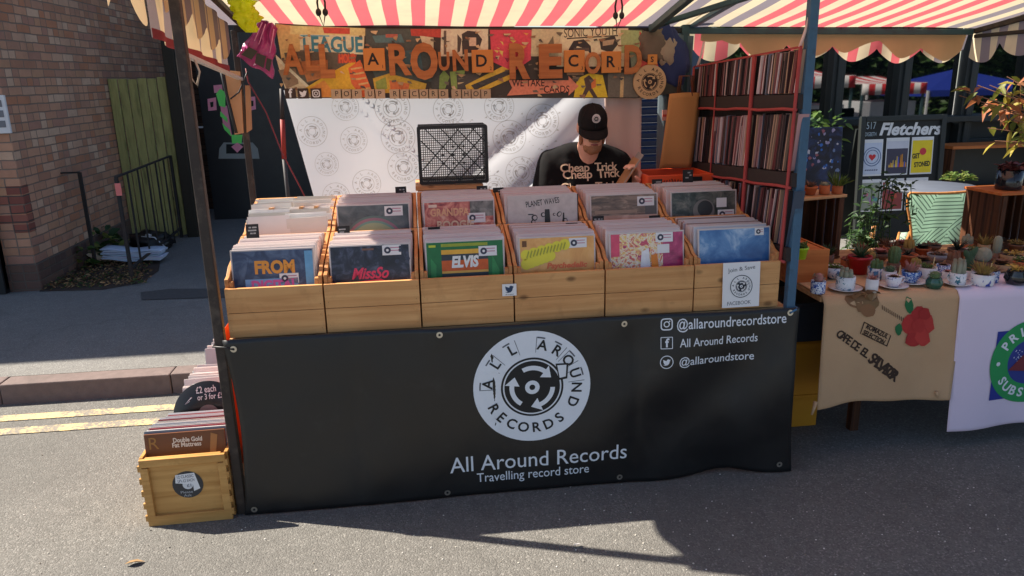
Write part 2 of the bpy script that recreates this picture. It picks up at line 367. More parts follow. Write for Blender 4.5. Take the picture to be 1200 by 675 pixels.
def text_geo(s, size, bold=0.0, shear=0.0, ext=0.0, align='CENTER', space=1.0):
    k = (s, size, bold, shear, ext, align, space)
    if k not in _tc:
        cu = bpy.data.curves.new('t', 'FONT'); cu.body = s; cu.size = size; cu.align_x = align; cu.align_y = 'CENTER' if align == 'CENTER' else 'BOTTOM_BASELINE'
        cu.offset = bold * size; cu.shear = shear; cu.extrude = ext; cu.resolution_u = 3; cu.space_character = space
        ob = bpy.data.objects.new('t', cu); me = ob.to_mesh()
        vs = [tuple(v.co) for v in me.vertices]; fs = [tuple(p.vertices) for p in me.polygons]
        ob.to_mesh_clear(); bpy.data.objects.remove(ob); bpy.data.curves.remove(cu)
        _tc[k] = (vs, fs)
    return _tc[k]
def text(mb, s, size, mat, fn, x=0, y=0, h=0.0, rot=0.0, fit=None, **kw):
    vs, fs = text_geo(s, size, **kw)
    if not vs: return
    k = 1.0
    if fit:
        w = max(v[0] for v in vs) - min(v[0] for v in vs); k = fit / max(w, 1e-6)
    c, sn = math.cos(rot), math.sin(rot)
    mb.add([fn(x + c * a * k - sn * b, y + sn * a * k + c * b, h + z) for a, b, z in vs], fs, mat)
def on_front(ox, oy, oz):
    return lambda x, y, h: (ox + x, oy - h, oz + y)
def ring(mb, cx, cy, r0, r1, h, mat, fn, n=40, a0=0, a1=2 * math.pi, rad=1):
    for q in range(rad):
        ra, rb = r0 + (r1 - r0) * q / rad, r0 + (r1 - r0) * (q + 1) / rad
        vs, fs = [], []
        for k in range(n + 1):
            a = a0 + (a1 - a0) * k / n
            vs += [fn(cx + ra * math.cos(a), cy + ra * math.sin(a), h), fn(cx + rb * math.cos(a), cy + rb * math.sin(a), h)]
        for k in range(n): fs.append((2 * k, 2 * k + 1, 2 * k + 3, 2 * k + 2))
        mb.add(vs, fs, mat)
def disc(mb, cx, cy, r, h, mat, fn, n=36, rad=1):
    if rad > 1: ring(mb, cx, cy, r / rad, r, h, mat, fn, n, rad=rad - 1); r = r / rad
    mb.add([fn(cx, cy, h)] + [fn(cx + r * math.cos(2 * math.pi * k / n), cy + r * math.sin(2 * math.pi * k / n), h) for k in range(n)],
           [(0, 1 + k, 1 + (k + 1) % n) for k in range(n)], mat)
def arc_text(mb, s, a0, a1, r, size, mat, fn, cx, cy, h, inward=False, bold=0.02):
    """letters spread from angle a0 to a1 (degrees), tops outwards (or inwards)"""
    L = [c for c in s]
    for i, c in enumerate(L):
        if c == ' ': continue
        a = R(a0 + (a1 - a0) * (i / max(1, len(L) - 1)))
        rot = a + math.pi / 2 if inward else a - math.pi / 2
        text(mb, c, size, mat, fn, cx + r * math.cos(a), cy + r * math.sin(a), h, rot, bold=bold)
def roundel(mb, cx, cy, r, h, fn, white, black, outline=False, dh=0.0006, n=48):
    """the stall's round badge: a disc lettered round a black record with three chasing arrows"""
    if not outline:
        disc(mb, cx, cy, r, h, white, fn, n, 4)
        ring(mb, cx, cy, r * 0.50, r * 0.535, h + dh, black, fn, n)
        disc(mb, cx, cy, r * 0.475, h + dh, black, fn, n, 3)
        w, k = white, black
    else:
        ring(mb, cx, cy, r * 0.97, r, h, black, fn, n); ring(mb, cx, cy, r * 0.5, r * 0.53, h, black, fn, n)
        ring(mb, cx, cy, r * 0.22, r * 0.25, h, black, fn, 20)
        w, k = black, black
    for a in (75, 195, 315):
        b0, b1 = R(a - 42), R(a + 42)
        ring(mb, cx, cy, r * 0.31, r * 0.39, h + 2 * dh, w, fn, 10, b0 + 0.3, b1)
        t = b0 - 0.12
        def P(rr, q): return (cx + r * rr * math.cos(q), cy + r * rr * math.sin(q))
        mb.poly([P(0.22, b0 + 0.34), P(0.36, t), P(0.47, b0 + 0.34)], h + 2 * dh, w, fn)
    if not outline:
        ring(mb, cx, cy, r * 0.05, r * 0.125, h + 2 * dh, w, fn, 20)
        # the tone arm block at the record's edge
        mb.poly([(cx + r * 0.40, cy + r * 0.40), (cx + r * 0.62, cy + r * 0.40), (cx + r * 0.60, cy + r * 0.12), (cx + r * 0.46, cy + r * 0.10)], h + 2.5 * dh, black, fn)
        mb.poly([(cx + r * 0.43, cy + r * 0.37), (cx + r * 0.585, cy + r * 0.37), (cx + r * 0.575, cy + r * 0.16), (cx + r * 0.47, cy + r * 0.14)], h + 3 * dh, white, fn)
    arc_text(mb, "ALL", 172, 116, r * 0.755, r * 0.25, k, fn, cx, cy, h + 2 * dh)
    arc_text(mb, "AROUND", 76, -24, r * 0.755, r * 0.25, k, fn, cx, cy, h + 2 * dh)
    arc_text(mb, "RECORDS", 207, 308, r * 0.755, r * 0.25, k, fn, cx, cy, h + 2 * dh, True)
    if not outline and r > 0.1:
        for a in (172, 144, 116, 76, 56, 36, 12):
            for dq in (-0.135, 0.135):
                if (a + int(dq * 100)) % 3 == 0: continue
                q = R(a) + dq; ring(mb, cx, cy, r * 0.62, r * 0.90, h + dh, flat(90, 92, 98), fn, 1, q, q + 0.012)
            q = R(a); ring(mb, cx, cy, r * 0.875, r * 0.90, h + dh, flat(90, 92, 98), fn, 3, q - 0.02, q + 0.13)
# ------------------------------------------------------------------ ground
GP = 0.115                                               # pavement level
mb = MB(); mb.add([(-60, -60, 0), (60, -60, 0), (60, 1.36, 0), (-60, 1.36, 0)], [(0, 1, 2, 3)], M['road'])
tag(mb.build('road'), kind='structure')
mb = MB(); mb.add([(-60, 1.455, GP), (60, 1.455, GP), (60, 60, GP), (-60, 60, GP)], [(0, 1, 2, 3)], M['pave'])
tag(mb.build('pavement'), kind='structure')
mb = MB(); x = -12.37
while x < 12:
    L = 0.9; dz = random.uniform(-0.003, 0.003)
    mb.box((x + L / 2, 1.39 + random.uniform(-0.003, 0.003), GP / 2 - 0.03), (L - 0.004, 0.13, GP + 0.066 + dz), M['kerb'])
    x += L
tag(mb.build('kerb', bevel=0.007), kind='structure')
m, nt, b = newmat('worn_yellow_paint')
v = coords(nt, (1, 1, 1), False)
w = mth(nt, 'ADD', mth(nt, 'MULTIPLY', noise(nt, v, 55, 6, 0.7), 0.55), mth(nt, 'MULTIPLY', noise(nt, v, 5, 4, 0.6), 0.5))
cl = mixc(nt, ramp(nt, w, [(0.47, (0.05,) * 3), (0.55, (0.95,) * 3)]), lin(206, 180, 124), (0.175, 0.16, 0.14, 1))
nt.links.new(cl, b.inputs['Base Color']); b.inputs['Roughness'].default_value = 0.8
bump(nt, b, noise(nt, v, 170, 3), 0.5, 0.005); M['yellow'] = m
for i, y in enumerate((1.125, 0.955)):
    mb = MB()
    def line(u, t, y=y): 
        X = -14 + 26 * u; return (X, y + (t - 0.5) * 0.078 + 0.004 * mnoise.noise(Vector((X * 3, y, t * 5))), 0.004)
    mb.sheet(160, 1, line, M['yellow']); tag(mb.build('road_marking'), kind='structure')

# ------------------------------------------------------------------ brick building on the left and the alley
bcols = [lin(190, 142, 116)[:3], lin(200, 152, 124)[:3], lin(178, 130, 106)[:3], lin(204, 164, 138)[:3], lin(192, 146, 116)[:3], lin(182, 138, 116)[:3], lin(210, 176, 150)[:3], lin(188, 130, 100)[:3], lin(178, 132, 114)[:3], lin(200, 152, 124)[:3]]
M['brick'] = brick('old_red_brick', bcols, (0.22, 0.165, 0.13, 1))
M['brick_shade'] = brick('shaded_brick', [tuple(x * 0.16 for x in c) for c in bcols], (0.03, 0.024, 0.02, 1))  # same brick tones cut down to paint in the alley's deep shade
M['brick_patch'] = brick('new_red_brick', [lin(150, 92, 80)[:3], lin(136, 84, 74)[:3], lin(156, 100, 86)[:3]], (0.10, 0.075, 0.065, 1))
M['brick_blue'] = brick('plinth_brick', [lin(104, 82, 74)[:3], lin(112, 88, 76)[:3], lin(92, 74, 70)[:3]], (0.11, 0.09, 0.075, 1))
CX, CY = -2.292, 3.42
bb = thing('brick_building', 'old red brick building with a side wall running back into the alley', 'building', (0, 0, 0))
mb = MB(); mb.box(((CX - 9.5) / 2, (CY + 9.0) / 2, GP + 2.62), (CX + 9.5, 9.0 - CY, 5.3), M['brick']); mb.build('wall', bb)
mb = MB(); mb.box(((CX - 9.5) / 2 + 0.004, (CY + 9.0) / 2, GP + 0.10), (CX + 9.5 + 0.02, 9.0 - CY + 0.02, 0.24), M['brick_blue']); mb.build('plinth', bb, 0.008)
mb = MB()
for k, (z, w_) in enumerate(((0.62, 0.11), (0.695, 0.22), (0.77, 0.11), (0.845, 0.22), (0.92, 0.11))):
    mb.box((CX + 0.002 - w_ / 2 + 0.0, CY - 0.001 + 0.05, z + 0.0), (w_ + 0.006, 0.104, 0.066), M['brick_patch'])
mb.build('repair_patch', bb, 0.003)
mb = MB(); mb.box(((CX - 9.5) / 2 - 0.1, (CY + 9.0) / 2 + 0.1, 5.42), (CX + 9.5 - 0.1, 9.0 - CY - 0.1, 0.12), flat(70, 62, 58)); mb.build('roof', bb)
e = aty(11, 331, CY)
mb = MB(); mb.box((e.x - 0.45, CY - 0.03, GP + 0.5), (0.9, 0.06, 1.0 - 0.06), flat(34, 38, 42)); mb.box((e.x - 0.04, CY - 0.04, GP + 0.5), (0.08, 0.085, 1.0), flat(24, 26, 28))
mb.build('cellar_door', bb, 0.004)
# plaque
p = aty(4, 134, CY)
t = thing('wall_sign', 'white plaque with grey squares fixed to the brick wall', 'sign', (p.x, CY, p.z))
mb = MB(); mb.box((-0.07, -0.012, 0), (0.22, 0.022, 0.28), flat(206, 206, 208)); mb.build('plate', t, 0.003)
mb = MB()
for k in range(3): mb.box((-0.01, -0.0245, 0.08 - 0.075 * k), (0.05, 0.002, 0.05), flat(110, 112, 118))
mb.build('print', t)
# back of the alley
t = thing('alley_building', 'brick building coloured dark for deep shade closing the end of the alley', 'building')
mb = MB(); mb.box((-0.6, 8.1, GP + 2.6), (3.384, 1.6, 5.3), M['brick_shade']); mb.build('wall', t)
# green boarded gate
g0, g1 = aty(150, 282, 5.45), aty(217, 272, 5.45)
M['green_wood'] = pm('mossy_boards', lin(160, 156, 98), 0.85, 0.4, 7, stretch=(6, 6, 0.8), dirt=(0.035, 0.05, 0.015, 1), dirtscale=2.2, dirtamt=0.7, bmp=0.4, bscale=30)
t = thing('wooden_gate', 'mossy green boarded gate closing the gap beside the brick wall', 'gate', (0, 5.45, GP))
n = 6; W = (g1.x + 0.02 - CX) / n
mb = MB()
for k in range(n):
    mb.box((CX + W * (k + 0.5) + 0.004, random.uniform(-0.004, 0.004), 0.82 + random.uniform(-0.01, 0.015)), (W - 0.009, 0.022, 1.62), M['green_wood'])
mb.build('board_panel', t, 0.004)
mb = MB(); mb.box((CX + W * 3, 0.03, 0.35), (W * 6 - 0.02, 0.03, 0.09), M['green_wood']); mb.box((CX + W * 3, 0.03, 1.3), (W * 6 - 0.02, 0.03, 0.09), M['green_wood']); mb.build('brace', t)
mb = MB(); mb.box((g1.x + 0.09, 0.0, 1.0), (0.11, 0.11, 2.1), flat(40, 36, 26)); mb.build('gate_post', t, 0.006)
# black hoarding with painted figure
HY = 6.45
t = thing('painted_hoarding', 'tall black hoarding painted with a pink and green figure', 'hoarding', (0, HY, GP))
M['hoard'] = pm('black_hoarding_paint', (0.017, 0.018, 0.021), 0.4, 0.2, 3, spec=0.5, dirt=(0.045, 0.05, 0.045, 1), dirtscale=1.6, dirtamt=0.5)
x0 = g1.x + 0.36
mb = MB()
for k in range(3):
    mb.box((x0 + 0.4 + 1.22 * k - 0.1, 0.02, 1.2), (1.214, 0.03, 2.4), M['hoard'])
mb.build('panel', t, 0.003)
mb = MB(); mb.box((x0 + 1.8, 0.06, 2.3), (3.7, 0.05, 0.07), M['hoard']); mb.build('brace', t)
mb = MB(); hf = on_front(0, 0.004, 0)
def hp(pts, c, h=0.0015):
    mb.poly([(q.x, q.z - GP) for q in (aty(px, py, HY) for px, py in pts)], h, flat(*c, 0.7), hf)
pk, gr = (255, 156, 174), (128, 255, 116)
hp([(250, 100), (260, 99), (261, 108), (251, 109)], pk); hp([(243, 116), (253, 114), (254, 129), (244, 130)], pk); hp([(290, 114), (299, 113), (300, 128), (291, 130)], pk)
hp([(246, 120), (250, 119), (250, 125), (247, 126)], (28, 40, 28), 0.003); hp([(293, 118), (297, 118), (297, 124), (294, 125)], (28, 40, 28), 0.003)
hp([(253, 110), (258, 104), (264, 108), (264, 126), (257, 124)], gr, 0.0022); hp([(258, 124), (266, 124), (272, 160), (262, 150)], pk)
hp([(258, 130), (266, 138), (267, 144), (258, 136)], gr, 0.0025); hp([(260, 144), (269, 152), (271, 160), (263, 152)], gr, 0.0025)
hp([(271, 158), (284, 158), (283, 168), (272, 168)], gr, 0.0022); hp([(271, 172), (278, 167), (285, 172), (278, 179)], pk, 0.003)
hp([(256, 186), (257, 174), (262, 167), (296, 167), (302, 174), (304, 186)], (150, 152, 146), 0.0012); hp([(265, 180), (265, 169), (286, 169), (294, 180)], (26, 28, 28), 0.002)
hp([(232, 148), (238, 148), (238, 150), (232, 150)], (190, 190, 190))
mb.build('painted_figure', t)
# iron railings in front of the gate
a0 = aty(45, 199, 4.12); a1 = aty(93, 202, 4.12); b0 = aty(137, 206, 3.62)
t = thing('iron_railing', 'short rusty iron railing fixed to the brick wall beside the weeds', 'railing', (0, 0, GP))
mb = MB(); zt = a1.z - GP
mb.bar((a0.x, 4.12, zt), (a1.x, 4.12, zt), 0.03, 0.012, M['iron']); mb.build('top_rail', t)
mb = MB(); mb.bar((a1.x, 4.12, -0.02), (a1.x, 4.12, zt), 0.026, 0.026, M['iron']); mb.build('post', t)
t = thing('iron_railing', 'rusty iron railing with upright bars running back to the green gate', 'railing', (0, 0, GP))
mb = MB(); RX = -1.66; pts = [(RX - 0.02 * k, 3.62 + 0.3 * k) for k in range(7)]; zt = b0.z - GP - 0.01
mb.bar((pts[0][0], pts[0][1], zt), (pts[-1][0], pts[-1][1], zt), 0.03, 0.012, M['iron']); mb.bar((pts[0][0], pts[0][1], 0.1), (pts[-1][0], pts[-1][1], 0.1), 0.03, 0.012, M['iron']); mb.build('top_rail', t)
for k, (x, y) in enumerate(pts):
    mb = MB(); mb.bar((x, y, -0.02), (x, y, zt - 0.007), 0.025 if k in (0, 6) else 0.013, 0.025 if k in (0, 6) else 0.013, M['iron']); mb.build('bar', t)
p = aty(139, 222, 3.60); mb = MB(); mb.box((p.x, 3.596, p.z - GP), (0.045, 0.004, 0.1), flat(222, 122, 116)); mb.build('pink_tag', t)
# rubbish by the wall
p0, p1 = atz(100, 306, GP), atz(166, 313, GP)
t = thing('cardboard_sheet', 'bent buff cardboard sheet lying below the bundle of blue-white papers', 'cardboard', (p0.x, p0.y, GP))
mb = MB()
mb.sheet(14, 4, lambda u, w: (0.02 + 0.62 * u, -0.16 + 0.34 * w, 0.03 + 0.13 * max(0, 1 - u * 4) ** 1.5 + 0.012 * math.sin(u * 9 + w * 2)), flat(186, 160, 130), thick=(0, 0, -0.006)); mb.build('sheet', t)
q = atz(118, 300, GP + 0.1)
t = thing('paper_bundle', 'bundle of pale blue and white papers heaped on the cardboard sheet', 'papers', (q.x, q.y, GP + 0.045))
for k in range(7):
    mb = MB(); mb.sheet(12, 3, lambda u, w, k=k: (0.5 * u + 0.012 * (k % 3), 0.18 * w, 0.014 * k + 0.035 * (1 - u) ** 3 + 0.006 * math.sin(u * 10 + k)), flat(176 + 6 * (k % 3), 192 + 5 * (k % 2), 214), thick=(0, 0, -0.009)); mb.build('sheet', t)
q = atz(178, 300, GP)
t = thing('bin_bag', 'torn dark bin bag with white scraps behind the paper bundle', 'rubbish', (q.x - 0.1, q.y + 0.35, GP))
mb = MB(); mb.ell((0, 0, 0.07), (0.2, 0.14, 0.1), flat(22, 22, 24, 0.35), lump=0.5, seed=3, nu=22, nv=14); mb.build('bag', t)
mb = MB(); mb.tube([(-0.05, -0.12, 0.15), (0.08, -0.15, 0.14), (0.2, -0.2, 0.03)], 0.006, flat(200, 202, 206), 6); mb.box((0.02, -0.13, 0.16), (0.05, 0.01, 0.03), flat(190, 190, 194), Euler((0.4, 0.5, 0.3))); mb.build('scrap', t)

# ------------------------------------------------------------------ leaves and plants
def leaf(mb, p, d, L, W, mat, roll=0.0, droop=0.25):
    d = Vector(d).normalized(); s = d.cross(Vector((0, 0, 1)))
    if s.length < 0.05: s = Vector((1, 0, 0))
    s.normalize(); n = s.cross(d); s2 = s * math.cos(roll) + n * math.sin(roll); n2 = n * math.cos(roll) - s * math.sin(roll)
    p = Vector(p); g = Vector((0, 0, -droop * L))
    mid = p + d * L * 0.5 + g * 0.3; tip = p + d * L + g
    fold = n2 * W * 0.14
    mb.add([p, p + d * L * 0.3 + s2 * W * 0.42 + fold + g * 0.1, mid + d * L * 0.12 + s2 * W * 0.40 + fold, tip, mid + d * L * 0.12 - s2 * W * 0.40 + fold, p + d * L * 0.3 - s2 * W * 0.42 + fold + g * 0.1, mid],
           [(0, 1, 6), (1, 2, 6), (2, 3, 6), (3, 4, 6), (4, 5, 6), (5, 0, 6)], mat, True)
def rdir(up=0.0):
    a = random.uniform(0, 2 * math.pi); z = random.uniform(-0.5 + up, 0.9)
    return Vector((math.cos(a), math.sin(a), z)).normalized()
LF = [flat(64, 92, 44, 0.55, 0.3, 0.35), flat(88, 112, 52, 0.55, 0.3, 0.35), flat(46, 72, 40, 0.55, 0.3, 0.35), flat(112, 122, 60, 0.55, 0.3, 0.35)]
DRY = [flat(120, 92, 60, 0.8, 0.3), flat(92, 66, 46, 0.8, 0.3), flat(150, 120, 82, 0.8, 0.3)]
for (px, py, s, lab, c) in ((121, 290, 1.7, 'dark green weed growing against the wall behind the papers', 2), (90, 302, 1.3, 'bright green weed at the foot of the railing post', 3), (108, 285, 1.0, 'small green weed rooted at the foot of the alley wall', 1)):
    q = atz(px, py + 12, GP); t = thing('weed_plant', lab, 'weed', (q.x, q.y, GP), group='weeds by the alley wall')
    mb = MB()
    for k in range(70):
        dd = rdir(0.4); L = random.uniform(0.05, 0.2) * s
        b_ = Vector((random.uniform(-0.13, 0.13) * s, random.uniform(-0.1, 0.1) * s, random.uniform(0, 0.16) * s)); leaf(mb, b_, dd, L * 0.6, L * 0.3, LF[(c + k % 2) % 4], random.uniform(-1, 1))
    mb.build('leaves', t)
    mb = MB()
    for k in range(6): mb.tube([(0, 0, 0), (random.uniform(-0.1, 0.1) * s, random.uniform(-0.08, 0.08) * s, 0.16 * s)], 0.003, LF[1], 5)
    mb.build('stem', t)
mb = MB()
for k in range(1600):
    px = random.uniform(48, 176); u_ = (px - 48) / 128
    q = atz(px, random.uniform(322 - 22 * u_, 341 - 8 * u_), GP); dd = rdir(0.1); L = random.uniform(0.015, 0.05)
    leaf(mb, (q.x, q.y, GP + random.uniform(0, 0.04)), dd, L, L * 0.35, random.choice(DRY + LF[:1]), random.uniform(-1.5, 1.5))
tag(mb.build('leaf_litter'), 'dry leaves and dead weeds strewn along the alley entrance', 'leaf litter', kind='stuff')
mb = MB()
q0 = [atz(px, py, GP) for px, py in ((46, 342), (60, 322), (92, 310), (140, 302), (190, 292), (186, 318), (165, 332), (120, 340))]
mb.poly([(q.x, q.y) for q in q0], 0, flat(62, 50, 42, 0.95, 0.35), lambda x, y, h: (x, y, GP + 0.004)); tag(mb.build('ground_dirt'), kind='structure')
mb = MB()
q0 = [atz(px, py, GP) for px, py in ((165, 343), (166, 352), (260, 349), (430, 345), (430, 338), (200, 339))]
mb.poly([(q.x, q.y) for q in q0], 0, pm('patch_asphalt', (0.07, 0.068, 0.066), 0.9, 0.35, 40, bmp=0.4), lambda x, y, h: (x, y, GP + 0.005)); tag(mb.build('pavement_patch'), kind='structure')
# fallen leaves and scraps on the road
for (px, py, lab, c, L) in ((146, 664, 'curled tan leaf lying on the sunny road at lower left', 2, 0.07), (672, 642, 'pale scrap of paper on the shaded road, larger of two', 3, 0.035), (102, 462, 'pale flattened leaf on the road against the kerb', 4, 0.05)):
    q = atz(px, py, 0.0); 
    mb = MB(); leaf(mb, (0, 0, 0.008), (1, 0.25, 0.15), L, L * 0.45, [None, None, DRY[2], flat(206, 204, 200), flat(170, 178, 160)][c], 0.3); o = mb.build('paper_scrap' if c == 3 else 'fallen_leaf'); o.location = (q.x, q.y, 0.002); tag(o, lab, 'litter')

mb = MB()
for k in range(420):
    q = atz(random.uniform(0, 1200), random.uniform(520, 674), 0) if k % 3 else atz(random.uniform(500, 1190), random.uniform(560, 674), 0); r_ = random.uniform(0.0012, 0.004)
    mb.ell((q.x, q.y, r_ * 0.4), (r_, r_ * random.uniform(0.6, 1), r_ * 0.6), flat(*random.choice([(190, 184, 172), (120, 112, 100), (90, 86, 80), (206, 202, 194)]), 0.9), None, 6, 4, False)
tag(mb.build('road_grit'), 'loose grit and small pale stones scattered over the road', 'grit', kind='stuff')
# ------------------------------------------------------------------ the record stall's frame
def bx(t, name, a, b, w, mat, h=None, bev=0.004):
    mb = MB(); mb.bar(a, b, w, h or w, mat); return mb.build(name, t, bev)
SW = 0.0645
def canopy(t, x0, nst, first, zl, zr, name='canopy'):
    mb = MB(); nsub = 3
    def fn(u, w):
        X = x0 + nst * SW * u; Y = 1.215 - 1.63 * w
        z = zl + (zr - zl) * u + 0.165 * (1.2 - Y) + 0.012
        z -= 0.020 * math.sin(math.pi * min(1, w * 1.0)) * (0.6 + 0.4 * math.sin(X * 5.1))
        z += 0.006 * mnoise.noise(Vector((X * 2.5, Y * 3, 1.3)))
        return (X + 0.006 * mnoise.noise(Vector((X * 1.7, Y * 2.2, 5))), Y, z)
    mb.sheet(nst * nsub, 26, fn, lambda i: stripe(i // nsub, nst, first))
    return mb.build(name, t)
def stripe(k, n, first, greyl=4, greyr=4):
    if k % 2 == first: return M['cv_cream']
    if k < greyl or k >= n - greyr: return M['cv_grey']
    return M['cv_red']
st = thing('market_stall', 'record stall frame under a red and cream striped canopy', 'market stall')
bx(st, 'post', (0, 0, 0), (0, 0, 2.12), 0.037, M['post_brown'])
bx(st, 'post', (2.272, 0, 0), (2.272, 0, 2.10), 0.036, M['post_blue'])
bx(st, 'post', (-0.08, 1.2, 0), (-0.08, 1.2, 1.93), 0.03, M['post_brown'])
bx(st, 'post', (2.2, 1.2, 0), (2.2, 1.2, 2.05), 0.042, M['post_teal'])
bx(st, 'back_bar', (-0.08, 1.2, 1.937), (2.18, 1.2, 1.895), 0.028, M['iron'])
bx(st, 'front_bar', (0, 0, 2.125), (2.272, 0, 2.10), 0.03, M['iron'])
bx(st, 'side_rail', (-0.004, 0.03, 1.782), (-0.07, 1.18, 1.70), 0.022, flat(186, 180, 176), 0.016)
bx(st, 'rafter', (-0.04, 1.2, 1.955), (0.0, -0.36, 2.155), 0.026, M['post_brown'])
a, b_ = aty(764, 34, 1.12), aty(812, -6, 0.48); bx(st, 'brace', a, b_, 0.032, M['post_teal'])
a, b_ = aty(762, 32, 1.13), aty(884, -6, 0.46); bx(st, 'brace', a, b_, 0.026, M['post_teal'])
bx(st, 'rafter', (2.235, 1.19, 1.92), (2.25, -0.36, 2.13), 0.03, M['post_blue'])
canopy(st, -0.115, 36, 1, 1.945, 1.905)
# left side valance: a plain tan sheet hemmed in red, an inner scalloped strip, and the loose scallops ahead of the post
mb = MB()
def lv(u, w):
    Y = -0.02 + 1.12 * u; top = 1.955 + 0.165 * (1.2 - Y) - 0.01; hem = 1.835 - 0.092 * (Y + 0.0)
    X = -0.085 - 0.02 * u + 0.012 * math.sin(Y * 24) * (1 - w) - 0.01 * (1 - w) + (0.06 * (1 - w) * max(0, 0.25 - u))
    return (X, Y, hem + (top - hem) * w)
mb.sheet(48, 10, lv, lambda i: M['cv_side'] if (i // 3) % 3 else M['cv_sidegrey']); o = mb.build('side_valance', st)
mb = MB()
mb.sheet(48, 2, lambda u, w: (lv(u, 0.12 * w)[0] + 0.004, lv(u, 0)[1], lv(u, 0)[2] - 0.004 + 0.034 * w), M['cv_hem']); mb.build('hem', st)
mb = MB()
def lv2(u, w):
    Y = 0.02 + 1.06 * u; top = 1.955 + 0.165 * (1.2 - Y) - 0.02; a = abs(math.sin(math.pi * (Y - 0.02) / 0.21))
    hem = top - 0.10 - 0.085 * a ** 0.7
    return (-0.066 - 0.02 * u + 0.008 * math.sin(Y * 31), Y, hem + (top - hem) * w)
mb.sheet(60, 4, lv2, lambda i: M['cv_sidegrey'] if (i // 3) % 2 else M['cv_side']); mb.build('inner_valance', st)
mb = MB()
def lv3(u, w):
    Y = -0.42 + 0.40 * u; top = 1.955 + 0.165 * (1.2 - Y) - 0.01; hem = top - 0.07 - 0.23 * (0.5 + 0.5 * math.cos(2 * math.pi * (Y + 0.13) / 0.24)) ** 0.8
    return (-0.075 + 0.012 * math.sin(Y * 40) * (1 - w), Y, hem + (top - hem) * w)
mb.sheet(36, 6, lv3, lambda i: M['cv_side']); mb.build('side_valance', st)
mb = MB()
def fv(u, w):
    X = -0.115 + 36 * SW * u; top = 1.955 - 0.04 * u + 0.165 * 1.61; hem = top - 0.10 - 0.07 * abs(math.sin(math.pi * X / 0.24)) ** 0.7
    return (X, -0.415 - 0.01 * math.sin(X * 20) * (1 - w), hem + (top - hem) * w)
mb.sheet(36 * 4, 4, fv, lambda i: stripe(i // 4, 36, 1)); mb.build('front_valance', st)
def bv1(u, w):
    X = 0.75 + 1.43 * u; top = 1.925 - 0.02 * u; hem = top - 0.10 - 0.085 * abs(math.sin(math.pi * X / 0.262)) ** 0.75
    return (X, 1.235 + 0.012 * math.sin(X * 22) * (1 - w), hem + (top - hem) * w)
mb = MB(); mb.sheet(22 * 4, 4, bv1, lambda i: stripe(i // 4, 22, 0, 0, 3)); mb.build('back_valance', st)
# trestle table of the stall
mb = MB(); mb.box((1.15, 0.44, 0.728), (2.24, 0.86, 0.022), M['tan_wood']); mb.build('table_top', st, 0.003)
for x in (0.3, 2.0):
    mb = MB()
    for y in (0.1, 0.8): mb.bar((x, y, 0), (x, y, 0.717), 0.04, 0.04, M['tan_wood'])
    mb.bar((x, 0.12, 0.4), (x, 0.78, 0.4), 0.03, 0.05, M['tan_wood']); mb.build('trestle', st)

# ------------------------------------------------------------------ the neighbouring plant stall's frame
ns = thing('market_stall', 'plant stall frame with scalloped striped canopy at the right', 'market stall')
canopy(ns, 2.20, 26, 0, 1.905, 1.875)
bx(ns, 'back_bar', (2.215, 1.2, 1.893), (3.83, 1.2, 1.863), 0.03, M['post_teal'])
bx(ns, 'side_bar', (3.84, 1.2, 1.866), (3.86, -0.35, 2.07), 0.026, M['post_brown'])
bx(ns, 'side_bar', (3.842, 1.19, 1.84), (3.862, -0.3, 1.86), 0.02, M['iron'])
bx(ns, 'post', (3.87, -0.05, 0), (3.87, -0.05, 2.05), 0.044, M['post_blue'])
bx(ns, 'front_bar', (2.30, -0.03, 2.095), (3.87, -0.03, 2.07), 0.03, M['post_teal'])
def bv(u, w):
    X = 2.205 + 1.63 * u; top = 1.90 - 0.03 * u; hem = top - 0.085 - 0.075 * abs(math.sin(math.pi * (X - 2.26) / 0.262)) ** 0.75 - 0.012 * math.sin(X * 4)
    return (X, 1.232 + 0.018 * math.sin(X * 22) * (1 - w) + 0.02 * (1 - w), hem + (top - hem) * w)
mb = MB(); mb.sheet(26 * 5, 6, bv, lambda i: stripe(i // 5, 26, 0, 0, 3)); mb.build('back_valance', ns)
def fb(u, w):          # the tan facing sewn inside the scallops, lower in the middle
    X = 2.30 + 1.52 * u; x, y, hem = bv((X - 2.205) / 1.63, 0); top = 1.888 - 0.03 * u
    k = 0.30 + 0.62 * max(0, min(1, (X - 2.42) / 0.12)) * (1 - 0.75 * math.exp(-((X - 3.28) / 0.16) ** 2)) + 0.06 * math.sin(X * 17)
    h = top - (top - hem) * min(0.97, k); z = h + (top - h) * w
    return (X, bv((X - 2.205) / 1.63, (z - hem) / max(0.01, top - hem))[1] - 0.006, z)
mb = MB(); mb.sheet(90, 5, fb, pm('canvas_facing', lin(206, 168, 126), 0.9, 0.1, 7, bmp=0.2, bscale=120)); mb.build('valance_facing', ns)
def sv(u, w):
    Y = 1.22 - 1.6 * u; top = 1.885 + 0.165 * (1.2 - Y); hem = top - 0.10 - 0.09 * abs(math.sin(math.pi * (Y + 0.05) / 0.262)) ** 0.75 - 0.16 * u * 0.6
    return (3.855 + 0.014 * math.sin(Y * 24) * (1 - w), Y, hem + (top - hem) * w)
mb = MB(); mb.sheet(25 * 5, 6, sv, lambda i: M['cv_grey'] if (i // 5) % 2 else M['cv_cream']); mb.build('side_valance', ns)
